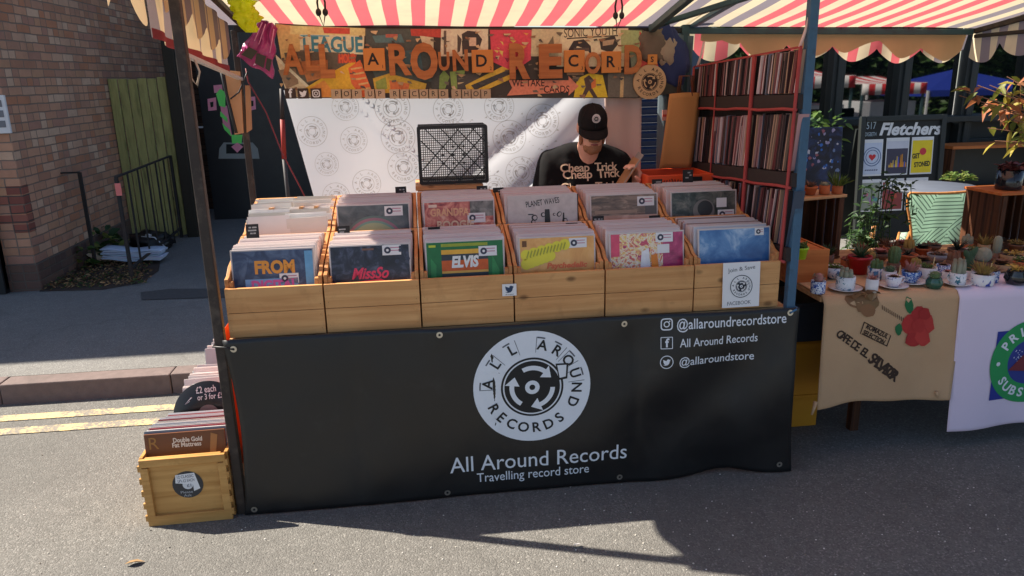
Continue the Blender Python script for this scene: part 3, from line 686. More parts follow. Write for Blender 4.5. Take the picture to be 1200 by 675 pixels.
# ------------------------------------------------------------------ the black banner along the table front
def ban(x, z):
    """point of the hanging vinyl at width x and height z"""
    w = max(0.0, min(1.0, 1 - z / 0.745))
    y = -0.030 - 0.012 * math.sin(math.pi * w) - 0.006 * math.sin(x * 3.1 + 1) * w
    r = max(0.0, (x - 1.5) / 0.78)
    y += 0.06 * r * r * (w ** 1.4) * math.exp(-((x - 1.93) / 0.17) ** 2) * 1.5
    ax = (x - 2.28) * 0.60 - (z - 0.735) * 0.8; ay = -(x - 2.28) * 0.8 - (z - 0.735) * 0.6
    y += 0.017 * math.sin(ax * 15 + 0.6) * math.exp(-(abs(ax) / 0.40) ** 2) * min(1, ay * 2.2 if ay > 0 else 0) * math.exp(-(ay / 0.75) ** 2)
    y += 0.006 * mnoise.noise(Vector((x * 2.2, z * 3, 0.4))) + 0.003 * mnoise.noise(Vector((x * 6, z * 5, 3.4)))
    for fx_, fa_ in ((0.47, 0.0045), (1.02, -0.004), (1.60, 0.005)): y += fa_ * math.exp(-abs(x - fx_ - 0.02 * math.sin(z * 4)) / 0.022)
    for ex_ in (0.055, 0.83, 1.565): y -= 0.006 * math.exp(-((x - ex_) ** 2 + (z - 0.72) ** 2) / 0.0035)
    y -= 0.022 * max(0.0, min(1.0, (x - 2.05) / 0.15)) * min(1, w * 3) * 0.6
    return y
def ban_edge(u, w):
    x0 = 0.016 + 0.028 * math.sin(math.pi * w); x1 = 2.302 + 0.016 * (1 - w) - 0.018 * math.sin(math.pi * w)
    x = x0 + (x1 - x0) * u
    zb = 0.006 + 0.020 * math.exp(-((x - 2.02) / 0.12) ** 2); zt = 0.750 + 0.004 * math.sin(x * 5) - 0.004 * math.sin(math.pi * ((x * 1.37) % 1))
    z = zb + (zt - zb) * w
    return (x, ban(x, z), z)
t = thing('printed_banner', 'long black vinyl banner with round white badge covering the table front', 'banner')
mb = MB(); mb.sheet(120, 40, ban_edge, M['vinyl_banner'], thick=(0, 0.0014, 0)); mb.build('sheet', t)
bf = lambda x, y, h: (x, ban(x, y) - 0.0012 - h, y)
mb = MB(); roundel(mb, 1.19, 0.478, 0.2375, 0.0006, bf, M['white_print'], M['black_card'], dh=0.0007, n=64); mb.build('badge_print', t)
mb = MB()
text(mb, "All Around Records", 0.1, M['white_print'], bf, 0.846, 0.119, 0.0008, R(0.4), fit=0.742, align='LEFT', bold=0.002)
mb.build('lettering', t); mb = MB()
text(mb, "Travelling record store", 0.06, M['white_print'], bf, 0.954, 0.065, 0.0008, R(0.6), fit=0.472, align='LEFT', bold=0.002)
mb.build('lettering', t); mb = MB()
text(mb, "@allaroundrecordstore", 0.06, M['white_print'], bf, 1.783, 0.683, 0.0008, R(0.2), fit=0.462, align='LEFT', bold=0.008)
mb.build('lettering', t); mb = MB()
text(mb, "All Around Records", 0.05, M['white_print'], bf, 1.797, 0.609, 0.0008, R(0.6), fit=0.332, align='LEFT', bold=0.006)
mb.build('lettering', t); mb = MB()
text(mb, "@allaroundstore", 0.05, M['white_print'], bf, 1.794, 0.530, 0.0008, R(0.6), fit=0.322, align='LEFT', bold=0.006)
def rrect(cx, cy, w, h, r, n=5):
    o = []
    for sx, sy, a in ((1, 1, 0), (-1, 1, 90), (-1, -1, 180), (1, -1, 270)):
        for k in range(n + 1): q = R(a + 90 * k / n); o.append((cx + sx * (w / 2 - r) + r * math.cos(q), cy + sy * (h / 2 - r) + r * math.sin(q)))
    return o
def frame2(mb, o, i, h, mat, fn):
    n = len(o); mb.add([fn(x, y, h) for x, y in o] + [fn(x, y, h) for x, y in i], [(k, (k + 1) % n, n + (k + 1) % n, n + k) for k in range(n)], mat)
def icons(mb, cx, ys, s, h, w, k, fn):
    """camera, letter f and bird marks, one above the other"""
    y = ys[0]
    frame2(mb, rrect(cx, y, s, s, s * 0.28), rrect(cx, y, s * 0.80, s * 0.80, s * 0.2), h, w, fn)
    ring(mb, cx, y, s * 0.17, s * 0.26, h, w, fn, 20); disc(mb, cx + s * 0.24, y + s * 0.24, s * 0.06, h, w, fn, 10)
    y = ys[1]
    frame2(mb, rrect(cx, y, s, s, s * 0.04, 1), rrect(cx, y, s * 0.88, s * 0.88, s * 0.02, 1), h, w, fn)
    text(mb, "f", s * 1.0, w, fn, cx + s * 0.02, y - s * 0.03, h, bold=0.03)
    y = ys[2]
    ring(mb, cx, y, s * 0.49, s * 0.56, h, w, fn, 28); bird(mb, cx, y, s * 0.62, h, w, fn)
def bird(mb, cx, cy, s, h, w, fn):
    P = [(-0.5, -0.36), (-0.2, -0.32), (-0.42, -0.12), (-0.34, -0.12), (-0.5, 0.08), (-0.42, 0.06), (-0.5, 0.34), (-0.02, 0.14), (0.02, 0.3), (0.2, 0.4), (0.36, 0.32), (0.52, 0.36), (0.42, 0.22), (0.5, 0.18), (0.4, 0.1), (0.34, -0.18), (0.14, -0.4), (-0.16, -0.46)]
    mb.poly([(cx + s * a, cy + s * b) for a, b in P], h, w, fn)
mb.build('lettering', t); mb = MB()
icons(mb, 1.743, (0.706, 0.629, 0.549), 0.050, 0.0008, M['white_print'], M['black_card'], bf)
mb.build('contact_icon', t)
for x, z in ((0.055, 0.715), (0.83, 0.722), (1.565, 0.722), (2.262, 0.726), (0.055, 0.03), (0.83, 0.03), (1.56, 0.035), (2.26, 0.045)):
    mb = MB(); ring(mb, x, z, 0.005, 0.0125, 0.0022, M['eyelet'], bf, 18); ring(mb, x, z, 0.0085, 0.011, 0.0036, M['eyelet'], bf, 18); disc(mb, x, z, 0.0052, 0.0016, M['iron'], bf, 12); mb.build('eyelet', t)
mb = MB(); mb.tube([(0.055, ban(0.055, 0.715) - 0.004, 0.715), (0.02, -0.035, 0.722), (-0.024, -0.02, 0.722), (-0.026, 0.03, 0.722), (0.03, 0.03, 0.72)], 0.004, M['black_pl'], 6); mb.build('tie', t)
mb = MB(); mb.tube([(2.262, ban(2.262, 0.726) - 0.004, 0.726), (2.285, -0.035, 0.738), (2.297, -0.02, 0.74), (2.296, 0.03, 0.74)], 0.004, flat(60, 110, 150), 6); mb.build('tie', t)
# orange cloth on the table, hanging at the left end
t = tag(MB().sheet(2, 24, lambda u, w: (-0.014 + 0.020 * math.sin(w * 7 + 2.2) * w + 0.010 * math.sin(u * 9 + w * 3), 0.03 + 0.80 * u, 0.742 - 0.58 * w), M['orange_cloth'], thick=(-0.0012, 0, 0)).build('table_cloth'), 'orange cloth hanging down the left end of the record table', 'cloth')

# ------------------------------------------------------------------ record crates
CW, CDp = 0.3655, 0.36
def crate_proto(name='record_crate'):
    t = thing(name, None, None)
    w = CW - 0.006
    mb = MB()
    mb.box((0, 0.008, 0.050), (w, 0.016, 0.096), M['ply_front']); mb.box((0, 0.008, 0.1475), (w, 0.016, 0.095), M['ply_front']); 
    for sx in (-1, 1):
        for zz in (0.028, 0.074, 0.122, 0.172): mb.lathe([(0.0026, 0.0), (0.002, 0.0008), (0, 0.001)], M['iron'], 8, Matrix.Translation((sx * (w / 2 - 0.011 + random.uniform(-0.003, 0.003)), 0.0, zz + random.uniform(-0.005, 0.005))) @ Matrix.Rotation(R(90), 4, 'X'))
    mb.build('front_panel', t, 0.0018)
    out = [(0.0175, 0.004), (CDp - 0.017, 0.004), (CDp - 0.017, 0.33), (0.09, 0.262), (0.05, 0.235), (0.0175, 0.228)]
    YZ = Matrix(((0, 0, 1, 0), (1, 0, 0, 0), (0, 1, 0, 0), (0, 0, 0, 1)))
    for s in (-1, 1):
        mb = MB(); mb.prism(out, -0.007, 0.007, M['ply_side'], Matrix.Translation((s * (w / 2 - 0.007), 0, 0)) @ YZ)
        mb.box((s * (w / 2 - 0.0215), 0.032, 0.115), (0.014, 0.026, 0.205), M['ply_side']); mb.build('side_panel', t, 0.002)
    mb = MB(); mb.box((0, CDp - 0.008, 0.165), (w, 0.016, 0.326), M['ply_front']); mb.build('back_panel', t, 0.002)
    mb = MB(); mb.box((0, CDp / 2, 0.008), (w - 0.03, CDp - 0.034, 0.012), M['ply_side']); mb.build('base_panel', t)
    return t
ZT = 0.742; ZR = 0.842
cx = [0.216 + 0.3655 * i for i in range(6)]
ordn = ['leftmost', 'second', 'third', 'fourth', 'fifth', 'rightmost']
front_what = ['the blue record with orange and pink lettering', 'the dark record with pink script', 'the green record lettered ELVIS', 'the orange record with yellow bubble lettering', 'the pink record with flower pattern', 'the blue sky record']
rear_what = ['white single sleeves', 'the half-disc cover', 'the red band picture cover', 'the PLANET WAVES cover', 'the brown cover', 'the dark portrait cover']
crate = crate_proto()
for row, z, y0, what in ((0, ZT, 0.0, front_what), (1, ZR, 0.367, rear_what)):
    for i in range(6):
        o = crate if (row == 0 and i == 0) else copy_tree(crate)
        o.location = (cx[i], y0 + random.uniform(0, 0.004), z); o.rotation_euler.z = R(random.uniform(-0.5, 0.5))
        tag(o, 'pine %s-row crate holding %s' % (('front', 'rear')[row], what[i]), 'record crate', 'pine record crates on the stall table')
mb = MB(); mb.box((1.13, 0.545, 0.791), (2.19, 0.33, 0.098), M['tan_wood']); tag(mb.build('riser_board', bevel=0.003), 'long plank platform raising the rear row of pine crates', 'platform')

# sleeves: one mesh per colour, copied
SL = 0.312
def sleeve_mesh(i, c, th, size=SL, own=False):
    mb = MB(); mb.box((0, 0, size / 2), (size, th, size), flat(*c, 0.45, 0.06), None)
    # clear outer bag standing a little proud at the top
    mb.box((0, 0, size - 0.001), (size * 0.99, th * 0.75, 0.0095), flat(*c, 0.45, 0.06) if own else flat(228, 222, 220, 0.35, 0.05, 0.45))
    o = mb.build('record_sleeve'); me = o.data; bpy.data.objects.remove(o); return me
SC = [(226, 214, 210), (220, 200, 196), (210, 196, 190), (230, 222, 216), (196, 160, 150), (206, 178, 168), (188, 188, 196), (214, 204, 186), (150, 120, 110), (222, 196, 190)]
SMESH = [sleeve_mesh(i, c, 0.0088 + 0.0007 * (i % 4)) for i, c in enumerate(SC)]
def add_sleeve(me, loc, rot, label, group, name='record_sleeve', cat='record'):
    o = bpy.data.objects.new(name, me); col.objects.link(o); o.location = loc; o.rotation_euler = rot
    return tag(o, label, cat, group)
def cover(loc, rot, label, draw, name='record_sleeve', base=(200, 190, 186), group='records with their covers showing'):
    """a front record: a thick sleeve, its printed cover and its price sticker"""
    mb = MB(); mb.box((0, 0, SL / 2), (SL, 0.007, SL), flat(*base, 0.4, 0.05)); o = mb.build(name, bevel=0.001); o.location = loc; o.rotation_euler = rot
    tag(o, label, 'record', group)
    fn = on_front(-SL / 2 + 0.006, -0.0042, 0.006); S = SL - 0.012
    mb = MB()
    def q(x0, y0, x1, y1, c, h=0.0): mb.poly([(x0 * S, (1 - y1) * S), (x1 * S, (1 - y1) * S), (x1 * S, (1 - y0) * S), (x0 * S, (1 - y0) * S)], h, flat(*c, 0.32, 0.28, 0, 34), fn)
    def pl(pts, c, h=0.0): mb.poly([(a * S, (1 - b) * S) for a, b in pts], h, flat(*c, 0.32, 0.28, 0, 34), fn)
    def ds(x, y, r, c, h=0.0, n=20): disc(mb, x * S, (1 - y) * S, r * S, h, flat(*c, 0.32), fn, n)
    def tx(s, x, y, size, c, h=0.0, fit=None, **k): text(mb, s, size * S, flat(*c, 0.32), fn, x * S, (1 - y) * S, h, fit=fit * S if fit else None, **k)
    def ph(x0, y0, x1, y1, cols, scale, h=0.0, **kw):
        mb.poly([(x0 * S, (1 - y1) * S), (x1 * S, (1 - y1) * S), (x1 * S, (1 - y0) * S), (x0 * S, (1 - y0) * S)], h, photo_mat(cols, scale, **kw), fn)
    q.ph = ph
    draw(q, pl, ds, tx); mb.build('cover_print', o)
    return o, fn, S
def sticker(o, fn, S, x, y, w=0.24, hgt=0.115, logo=True):
    mb = MB(); h = 0.0012
    X, Y = x * S, (1 - y) * S
    mb.poly([(X, Y - hgt * S), (X + w * S, Y - hgt * S), (X + w * S, Y), (X, Y)], h, M['white_paper'], fn)
    if logo:
        r = hgt * S * 0.34; disc(mb, X + r * 1.5, Y - hgt * S / 2, r, h + 0.0006, flat(60, 64, 80), fn, 14); disc(mb, X + r * 1.5, Y - hgt * S / 2, r * 0.4, h + 0.0012, M['white_paper'], fn, 10)
        for k in range(2): mb.poly([(X + w * S * 0.42, Y - hgt * S * (0.30 + 0.28 * k)), (X + w * S * 0.9, Y - hgt * S * (0.30 + 0.28 * k)), (X + w * S * 0.9, Y - hgt * S * (0.22 + 0.28 * k)), (X + w * S * 0.42, Y - hgt * S * (0.22 + 0.28 * k))], h + 0.0006, flat(190, 120, 140), fn)
    mb.build('price_sticker', o)
LEAN = R(-7)
def d_front0(q, pl, ds, tx):
    q.ph(0, 0, 1, 1, [(36, 48, 78), (54, 70, 104), (90, 108, 138)], 16); q(0.9, 0.02, 1, 1, (104, 160, 200), 0.0004)
    pl([(0.14, 0.36), (0.8, 0.36), (0.8, 0.62), (0.2, 0.62), (0.14, 0.5)], (118, 160, 206), 0.0012)
    tx("FROM", 0.52, 0.22, 0.22, (226, 150, 60), 0.0018, 0.5, bold=0.05); tx("DIGITAL", 0.5, 0.45, 0.17, (206, 90, 160), 0.0018, 0.58, bold=0.05)
    tx("CHARLES MINGUS", 0.5, 0.72, 0.14, (170, 166, 110), 0.0014, 0.86, bold=0.03)
def d_front1(q, pl, ds, tx):
    q.ph(0, 0, 1, 1, [(26, 30, 46), (42, 48, 68), (84, 92, 116)], 20)
    for k in range(24): ds(random.random(), random.random() * 0.7, random.uniform(0.008, 0.03), random.choice([(56, 64, 84), (70, 74, 92), (48, 54, 74)]), 0.0006 + 0.00005 * k, 8)
    tx("MissSo", 0.48, 0.36, 0.2, (220, 60, 96), 0.0024, 0.48, shear=0.35, bold=0.03); pl([(0.3, 0.46), (0.62, 0.43), (0.7, 0.47), (0.6, 0.47), (0.34, 0.5)], (220, 60, 96), 0.0022)
    q(0.4, 0.03, 0.55, 0.055, (120, 86, 76), 0.002)
def d_front2(q, pl, ds, tx):
    q(0, 0, 1, 1, (34, 112, 64)); q(0.19, 0.02, 0.8, 0.06, (150, 160, 50), 0.0004); q(0.19, 0.1, 0.8, 1, (52, 62, 70), 0.0006); q(0.19, 0.1, 0.8, 0.16, (226, 170, 60), 0.001)
    q(0.19, 0.24, 0.8, 0.38, (206, 92, 40), 0.001); q(0.19, 0.38, 0.8, 0.41, (220, 170, 80), 0.001)
    q(0.03, 0.03, 0.12, 0.06, (190, 200, 60), 0.0012); pl([(0.05, 0.2), (0.12, 0.3), (0.1, 0.6), (0.04, 0.6)], (52, 140, 80), 0.0008); pl([(0.86, 0.2), (0.95, 0.4), (0.9, 0.7), (0.84, 0.6)], (52, 140, 80), 0.0008)
    tx("ELVIS", 0.49, 0.27, 0.2, (232, 232, 228), 0.0018, 0.36, shear=0.15, bold=0.05); tx("Fun in", 0.52, 0.51, 0.12, (226, 228, 226), 0.0018, 0.24, bold=0.04); tx("ACAPULCO", 0.52, 0.63, 0.13, (226, 228, 226), 0.0018, 0.44, bold=0.04)
def d_front3(q, pl, ds, tx):
    q.ph(0, 0, 1, 1, [(206, 140, 78), (226, 168, 98), (236, 188, 128)], 8); q.ph(0.18, 0.46, 0.9, 1, [(60, 48, 80), (206, 70, 120), (226, 190, 60), (110, 160, 150), (150, 90, 170)], 17, 0.0004, dist=2.5)
    for k, (a, b_, c, d) in enumerate(((0.08, 0.22, 0.6, 0.1), (0.08, 0.34, 0.4, 0.24))):
        for j in range(6): ds(a + (c - a) * j / 5, b_ + (d - b_) * j / 5, 0.075, (226, 214, 66), 0.0016 + 0.0001 * j, 14)
    for k in range(12): a = 0.08 + 0.045 * k; pl([(a, 0.25 - 0.2 * (a - 0.08)), (a + 0.03, 0.16 - 0.2 * (a - 0.08)), (a + 0.04, 0.18 - 0.2 * (a - 0.08)), (a + 0.01, 0.27 - 0.2 * (a - 0.08))], (160, 160, 60), 0.0036 + 0.00005 * k)
    tx("Psychedelic", 0.62, 0.38, 0.1, (222, 110, 70), 0.0024, 0.55, shear=0.2, bold=0.04); q(0.03, 0.03, 0.09, 0.11, (110, 70, 40), 0.001)
def d_front4(q, pl, ds, tx):
    q.ph(0, 0, 0.72, 1, [(140, 36, 86), (206, 84, 130), (230, 196, 96), (230, 226, 222), (214, 120, 60), (190, 60, 110)], 26, dist=2.2); q.ph(0.72, 0, 1, 1, [(140, 40, 86), (174, 54, 106), (200, 90, 130)], 14); q(0, 0, 0.12, 0.3, (216, 80, 110), 0.0004)
    ds(0.74, 0.55, 0.07, (226, 210, 220), 0.0034); pl([(0.42, 0.25), (0.52, 0.2), (0.56, 0.7), (0.38, 0.7)], (226, 226, 232), 0.0034); pl([(0.55, 0.3), (0.64, 0.28), (0.68, 0.75), (0.58, 0.75)], (222, 130, 50), 0.0034)
def d_front5(q, pl, ds, tx):
    q.ph(0, 0, 1, 1, [(46, 92, 148), (60, 110, 166), (92, 138, 186), (176, 198, 220)], 9, dist=0.6)
def d_rear1(q, pl, ds, tx):
    q.ph(0, 0, 1, 1, [(60, 66, 70), (84, 90, 94), (110, 114, 116)], 10); ds(0.5, 0.62, 0.47, (96, 116, 112), 0.0005, 40); ds(0.5, 0.62, 0.44, (150, 110, 124), 0.0009, 40); ds(0.5, 0.62, 0.40, (110, 150, 140), 0.0013, 40); ds(0.5, 0.62, 0.37, (150, 164, 132), 0.0017, 40)
    ds(0.5, 0.62, 0.2, (158, 172, 140), 0.0021, 30)
def d_rear2(q, pl, ds, tx):
    q.ph(0, 0, 1, 1, [(120, 48, 52), (172, 80, 78), (206, 124, 108), (228, 180, 156)], 22); q.ph(0.66, 0, 1, 0.22, [(70, 66, 64), (110, 106, 102), (150, 146, 140)], 22, 0.0004)
    tx("GRANDPA", 0.36, 0.15, 0.15, (226, 170, 130), 0.0026, 0.56, bold=0.03); tx("BOOGIE", 0.44, 0.33, 0.15, (220, 190, 160), 0.0026, 0.54, bold=0.03); q(0.06, 0.03, 0.18, 0.07, (226, 200, 180), 0.002)
def d_rear3(q, pl, ds, tx):
    q(0, 0, 1, 1, (196, 188, 184)); tx("PLANET WAVES", 0.5, 0.10, 0.12, (46, 42, 44), 0.0006, 0.5, rot=R(6), bold=0.01)
    for k in range(16):
        x, y = 0.28 + 0.55 * random.random(), 0.25 + 0.35 * random.random(); r_ = random.uniform(0.02, 0.05); ds(x, y, r_, (50, 48, 50), 0.0006, 12); ds(x + 0.006, y, r_ * 0.62, (196, 188, 184), 0.0012 + 0.00002 * k, 12)
    pl([(0.53, 0.2), (0.6, 0.2), (0.62, 0.6), (0.52, 0.6)], (40, 38, 40), 0.0018); pl([(0.8, 0.26), (0.82, 0.26), (0.82, 0.6), (0.78, 0.6)], (40, 38, 40), 0.0018); q(0.28, 0.26, 0.36, 0.275, (40, 38, 40), 0.0018)
def d_rear4(q, pl, ds, tx):
    q.ph(0, 0, 1, 0.3, [(76, 62, 56), (116, 96, 84), (166, 140, 122)], 12, stretch=(1, 1, 4)); q.ph(0, 0.3, 1, 1, [(176, 140, 122), (198, 162, 144), (214, 182, 164)], 9); q(0.05, 0.22, 0.7, 0.27, (156, 130, 112), 0.0004); q(0.82, 0.1, 1, 0.3, (90, 84, 84), 0.0004)
def d_rear5(q, pl, ds, tx):
    q.ph(0, 0, 1, 1, [(28, 34, 34), (48, 56, 55), (96, 98, 92), (140, 134, 124)], 11); pl([(0.1, 0.75), (0.4, 0.45), (0.62, 0.5), (0.7, 0.8), (0.1, 0.8)], (170, 132, 104), 0.0004)
    ds(0.5, 0.28, 0.17, (120, 116, 112), 0.0008, 24); ds(0.52, 0.25, 0.12, (52, 54, 56), 0.0012, 24)
FC = [(d_front0, 'blue record with orange and pink lettering at the front of the leftmost crate', (0.57, 0.30)), (d_front1, 'dark blue record with a pink script title in a front crate', (0.66, 0.0)),
      (d_front2, 'green record lettered ELVIS Fun in ACAPULCO in the third front crate', (0.68, 0.07)), (d_front3, 'orange psychedelic record with yellow bubble lettering in a front crate', (0.66, 0.02)),
      (d_front4, 'pink record covered in coloured flower pattern in the fifth front crate', (0.62, 0.0)), (d_front5, 'blue record with a pale cloud photograph in the rightmost front crate', (0.79, 0.0))]
for i, (dr, lab, st_) in enumerate(FC):
    o, fn, S = cover((cx[i] + 0.008 * (i - 2) * 0.4, 0.048, ZT + 0.0155), (LEAN, 0, R(0.4 * (i - 2))), lab, dr)
    sticker(o, fn, S, *st_, w=0.24 if i < 5 else 0.13, hgt=0.13 if i < 5 else 0.1)
    if i == 4: sticker(o, fn, S, 0.64, 0.16, 0.17, 0.12, False)
    n = 19
    for k in range(n):
        y = 0.066 + 0.0128 * k + random.uniform(0, 0.003)
        me = SMESH[(random.choice((0, 0, 1, 3, 3, 9)) if i < 2 else random.choice((0, 1, 1, 2, 3, 5, 9, 9))) if i < 5 else random.choice((0, 2, 3, 4, 6, 6, 8))]
        add_sleeve(me, (cx[i] + random.uniform(-0.006, 0.006), y, ZT + 0.0155 + random.uniform(-0.003, 0.007)), (LEAN + R(random.uniform(-1.6, 0.8)), 0, R(random.uniform(-0.8, 0.8))),
                   'bagged record packed behind %s' % front_what[i], 'records packed behind %s' % front_what[i])
RC = [None, (d_rear1, 'grey record with a pale half disc on its cover in a rear crate', (0.66, 0.02)), (d_rear2, 'red record with pale band picture lettering in the third rear crate', (0.62, 0.17)), (d_rear3, 'grey record lettered PLANET WAVES with black doodles in a rear crate', (0.76, 0.14)),
      (d_rear4, 'brown and tan record in the fifth rear crate', (0.7, 0.03)), (d_rear5, 'dark record with a grey portrait and two stickers in the rightmost rear crate', (0.72, 0.28))]
for i in range(1, 6):
    dr, lab, st_ = RC[i]
    o, fn, S = cover((cx[i] + 0.004 * (i - 2), 0.367 + 0.048, ZR + 0.0155 + (0.012 if i == 3 else 0)), (LEAN, 0, R(0.5 * (i - 3))), lab, dr)
    if i != 3: sticker(o, fn, S, *st_, w=0.26, hgt=0.14)
    if i == 5: sticker(o, fn, S, 0.7, 0.1, 0.16, 0.14, False)
    for k in range(18):
        y = 0.367 + 0.068 + 0.0135 * k + random.uniform(0, 0.003)
        add_sleeve(SMESH[random.choice((0, 1, 2, 3, 5, 9, 1, 9))], (cx[i] + random.uniform(-0.007, 0.007), y, ZR + 0.0155 + random.uniform(-0.003, 0.009)), (LEAN + R(random.uniform(-1.6, 0.8)), 0, R(random.uniform(-0.9, 0.9))),
                   'bagged record packed behind %s' % rear_what[i], 'records packed behind %s' % rear_what[i])
# singles with card separators in the rear left crate
SS = 0.185
sm_ = []
for c in ((226, 224, 220), (214, 212, 206), (234, 232, 228), (196, 190, 180)):
    mb = MB(); mb.box((0, 0, SS / 2), (SS * 0.93, 0.004, SS), flat(*c, 0.7, 0.06)); o = mb.build('single_sleeve'); sm_.append(o.data); bpy.data.objects.remove(o)
for side in (0, 1):
    for k in range(20):
        add_sleeve(random.choice(sm_), (cx[0] - 0.082 + 0.168 * side + random.uniform(-0.008, 0.008), 0.367 + 0.035 + 0.0145 * k, ZR + 0.0155 + random.uniform(-0.006, 0.02) + 0.082 + 0.0022 * k), (R(random.uniform(-12, -4)), R(random.uniform(-2, 2)), R(random.uniform(-3, 3))),
                   'white paper single sleeve in the rear left crate', 'white singles in the rear left crate', 'single_sleeve', 'single')
mb = MB(); mb.box((0, 0, 0.05), (0.33, 0.3, 0.1), M['kraft2']); o = mb.build('packing_board'); o.location = (cx[0], 0.367 + 0.18, ZR + 0.0155); tag(o, 'cardboard packer under the white singles in the rear left crate', 'packing')
for (px, py, lab) in ((313, 240, 'brown card separator among the white singles, leftmost'), (349, 246, 'brown card separator among the white singles, by the right crate side'), (365, 233, 'tall brown card separator leaning at the back of the white singles')):
    q = aty(px, py, 0.55); mb = MB(); mb.box((0, 0, 0.09), (0.014, 0.13, 0.19), flat(180, 136, 92)); o = mb.build('card_separator'); o.location = (q.x, 0.55, ZR + 0.125); o.rotation_euler = (R(-8), R(6), 0); tag(o, lab, 'separator', 'card separators among the singles')
# divider tabs
for (px, py, row, lab) in ((296, 272, 0, 'above the blue record at far left'), (470, 227, 1, 'at the back of the half-disc crate'), (403, 274, 0, 'below the left edge of the half-disc cover'), (477, 280, 0, 'behind the dark record with pink script'), (509, 275, 0, 'at the left behind the green record'), (575, 279, 0, 'at the right behind the green record'),
                           (565, 226, 1, 'at the back of the red picture crate'), (584, 228, 1, 'at the back left of the PLANET WAVES crate'), (601, 240, 1, 'above the left edge of PLANET WAVES'), (671, 236, 1, 'above the right edge of PLANET WAVES'), (609, 277, 0, 'below the left of PLANET WAVES'), (670, 270, 0, 'below the right of PLANET WAVES'),
                           (701, 262, 0, 'behind the pink flower record'), (767, 261, 0, 'below the right of the brown cover'), (770, 218, 1, 'above the left of the dark portrait cover'), (806, 207, 1, 'above the orange box edge at the right')):
    y = (0.30 if py > 268 else 0.335) if row == 0 else (0.68 if py < 232 else 0.45)
    q = aty(px, py, y); mb = MB(); mb.box((0, 0, -0.06), (0.05, 0.0025, 0.165), M['black_card'])
    fn = on_front(0, -0.0016, 0)
    for k in range(3):
        a = random.uniform(0.016, 0.02)
        for j in range(random.randint(2, 4)): x_ = -a + 0.038 * random.random() * 0.9; mb.poly([(x_, 0.012 - 0.012 * k), (min(a, x_ + 0.010), 0.012 - 0.012 * k), (min(a, x_ + 0.010), 0.006 - 0.012 * k), (x_, 0.006 - 0.012 * k)], 0.0002 + 0.0001 * j, flat(150, 150, 150), fn)
    o = mb.build('divider_tab'); o.location = q + Vector((0, 0, 0.010)); o.rotation_euler = (LEAN, 0, R(random.uniform(-6, 6))); tag(o, 'black lettered divider tab ' + lab, 'divider', 'black genre divider tabs')
# white badge card hung on the right crate, small tag on the Elvis crate
q = aty(869, 334, -0.012); mb = MB(); mb.box((0, 0, 0), (0.156, 0.0025, 0.185), M['white_paper']); o = mb.build('badge_card'); o.location = (q.x, -0.008, q.z); o.rotation_euler = (R(-4), 0, 0)
tag(o, 'white card with small round badge hung on the rightmost front crate', 'card')
mb = MB(); fn = on_front(0, -0.0016, 0); roundel(mb, 0, -0.006, 0.046, 0.0003, fn, M['white_paper'], flat(40, 44, 56), False, 0.0004, 32); ring(mb, 0, -0.006, 0.044, 0.047, 0.001, flat(40, 44, 56), fn, 32)
text(mb, "Join & Save", 0.024, flat(96, 96, 100), fn, 0, 0.066, 0.0004, R(6), fit=0.115); text(mb, "FACEBOOK", 0.022, flat(96, 96, 100), fn, -0.008, -0.075, 0.0004, R(2), fit=0.1); mb.build('print', o)
q = aty(597, 340, -0.006); mb = MB(); mb.box((0, 0, 0), (0.056, 0.0015, 0.048), M['white_paper']); o = mb.build('badge_card'); o.location = (q.x, -0.003, q.z); tag(o, 'small white tag with dark bird mark on the ELVIS crate', 'card')
mb = MB(); bird(mb, 0, 0.004, 0.034, 0.0003, flat(40, 60, 90), on_front(0, -0.001, 0)); text(mb, "all around", 0.008, flat(60, 60, 66), on_front(0, -0.001, 0), 0, -0.018, 0.0003); mb.build('print', o)

# ------------------------------------------------------------------ white sheet hung behind, printed all over with the badge
def cl_y(x, z):
    s = 0
    for (ax, az, bx_, bz, w_, d_) in ((0.55, 1.56, 1.02, 1.02, 0.035, 0.055), (0.48, 1.56, 0.95, 1.0, 0.03, 0.03), (1.75, 1.5, 1.2, 0.95, 0.05, 0.05), (1.55, 1.56, 1.02, 1.15, 0.05, 0.03), (1.9, 1.55, 1.45, 0.95, 0.05, 0.05)):
        dx, dz = bx_ - ax, bz - az; L = math.hypot(dx, dz); d = ((x - ax) * dz - (z - az) * dx) / L
        s -= 0.95 * d_ * math.exp(-(abs(d) / (w_ * 0.75)) ** 1.3)
    return 1.27 + s * 0.6 + 0.02 * mnoise.noise(Vector((x * 2, z * 1.2, 2)))
def cl_fn(u, w):
    z = 0.62 + (1.64 - 0.62) * w
    xl = 0.122 + 0.112 * (1.6 - z) / 0.6; xr = 1.985 + 0.02 * (1.6 - z)
    x = xl + (xr - xl) * u
    return (x, cl_y(x, z), z)
t = thing('printed_sheet', 'white cotton sheet printed all over with faint round badges behind the stall', 'sheet')
mb = MB(); mb.sheet(90, 44, cl_fn, M['cloth_white']); mb.build('cloth', t)
mb = MB(); cfn = lambda x, y, h: (x, cl_y(x, y) - 0.0035 - h, y)
pr = [(0.24, 1.43, 0.078), (0.30, 1.26, 0.062), (0.335, 1.09, 0.072), (0.42, 1.55, 0.07), (0.66, 1.54, 0.092), (0.68, 1.39, 0.09), (0.45, 1.38, 0.07), (0.70, 1.23, 0.086), (0.95, 1.52, 0.08), (0.96, 1.40, 0.07), (1.27, 1.37, 0.09), (1.33, 1.18, 0.085), (1.45, 1.45, 0.09), (1.22, 1.53, 0.08), (0.5, 1.15, 0.075), (1.18, 1.1, 0.07), (0.98, 1.1, 0.07), (0.26, 0.94, 0.07)]
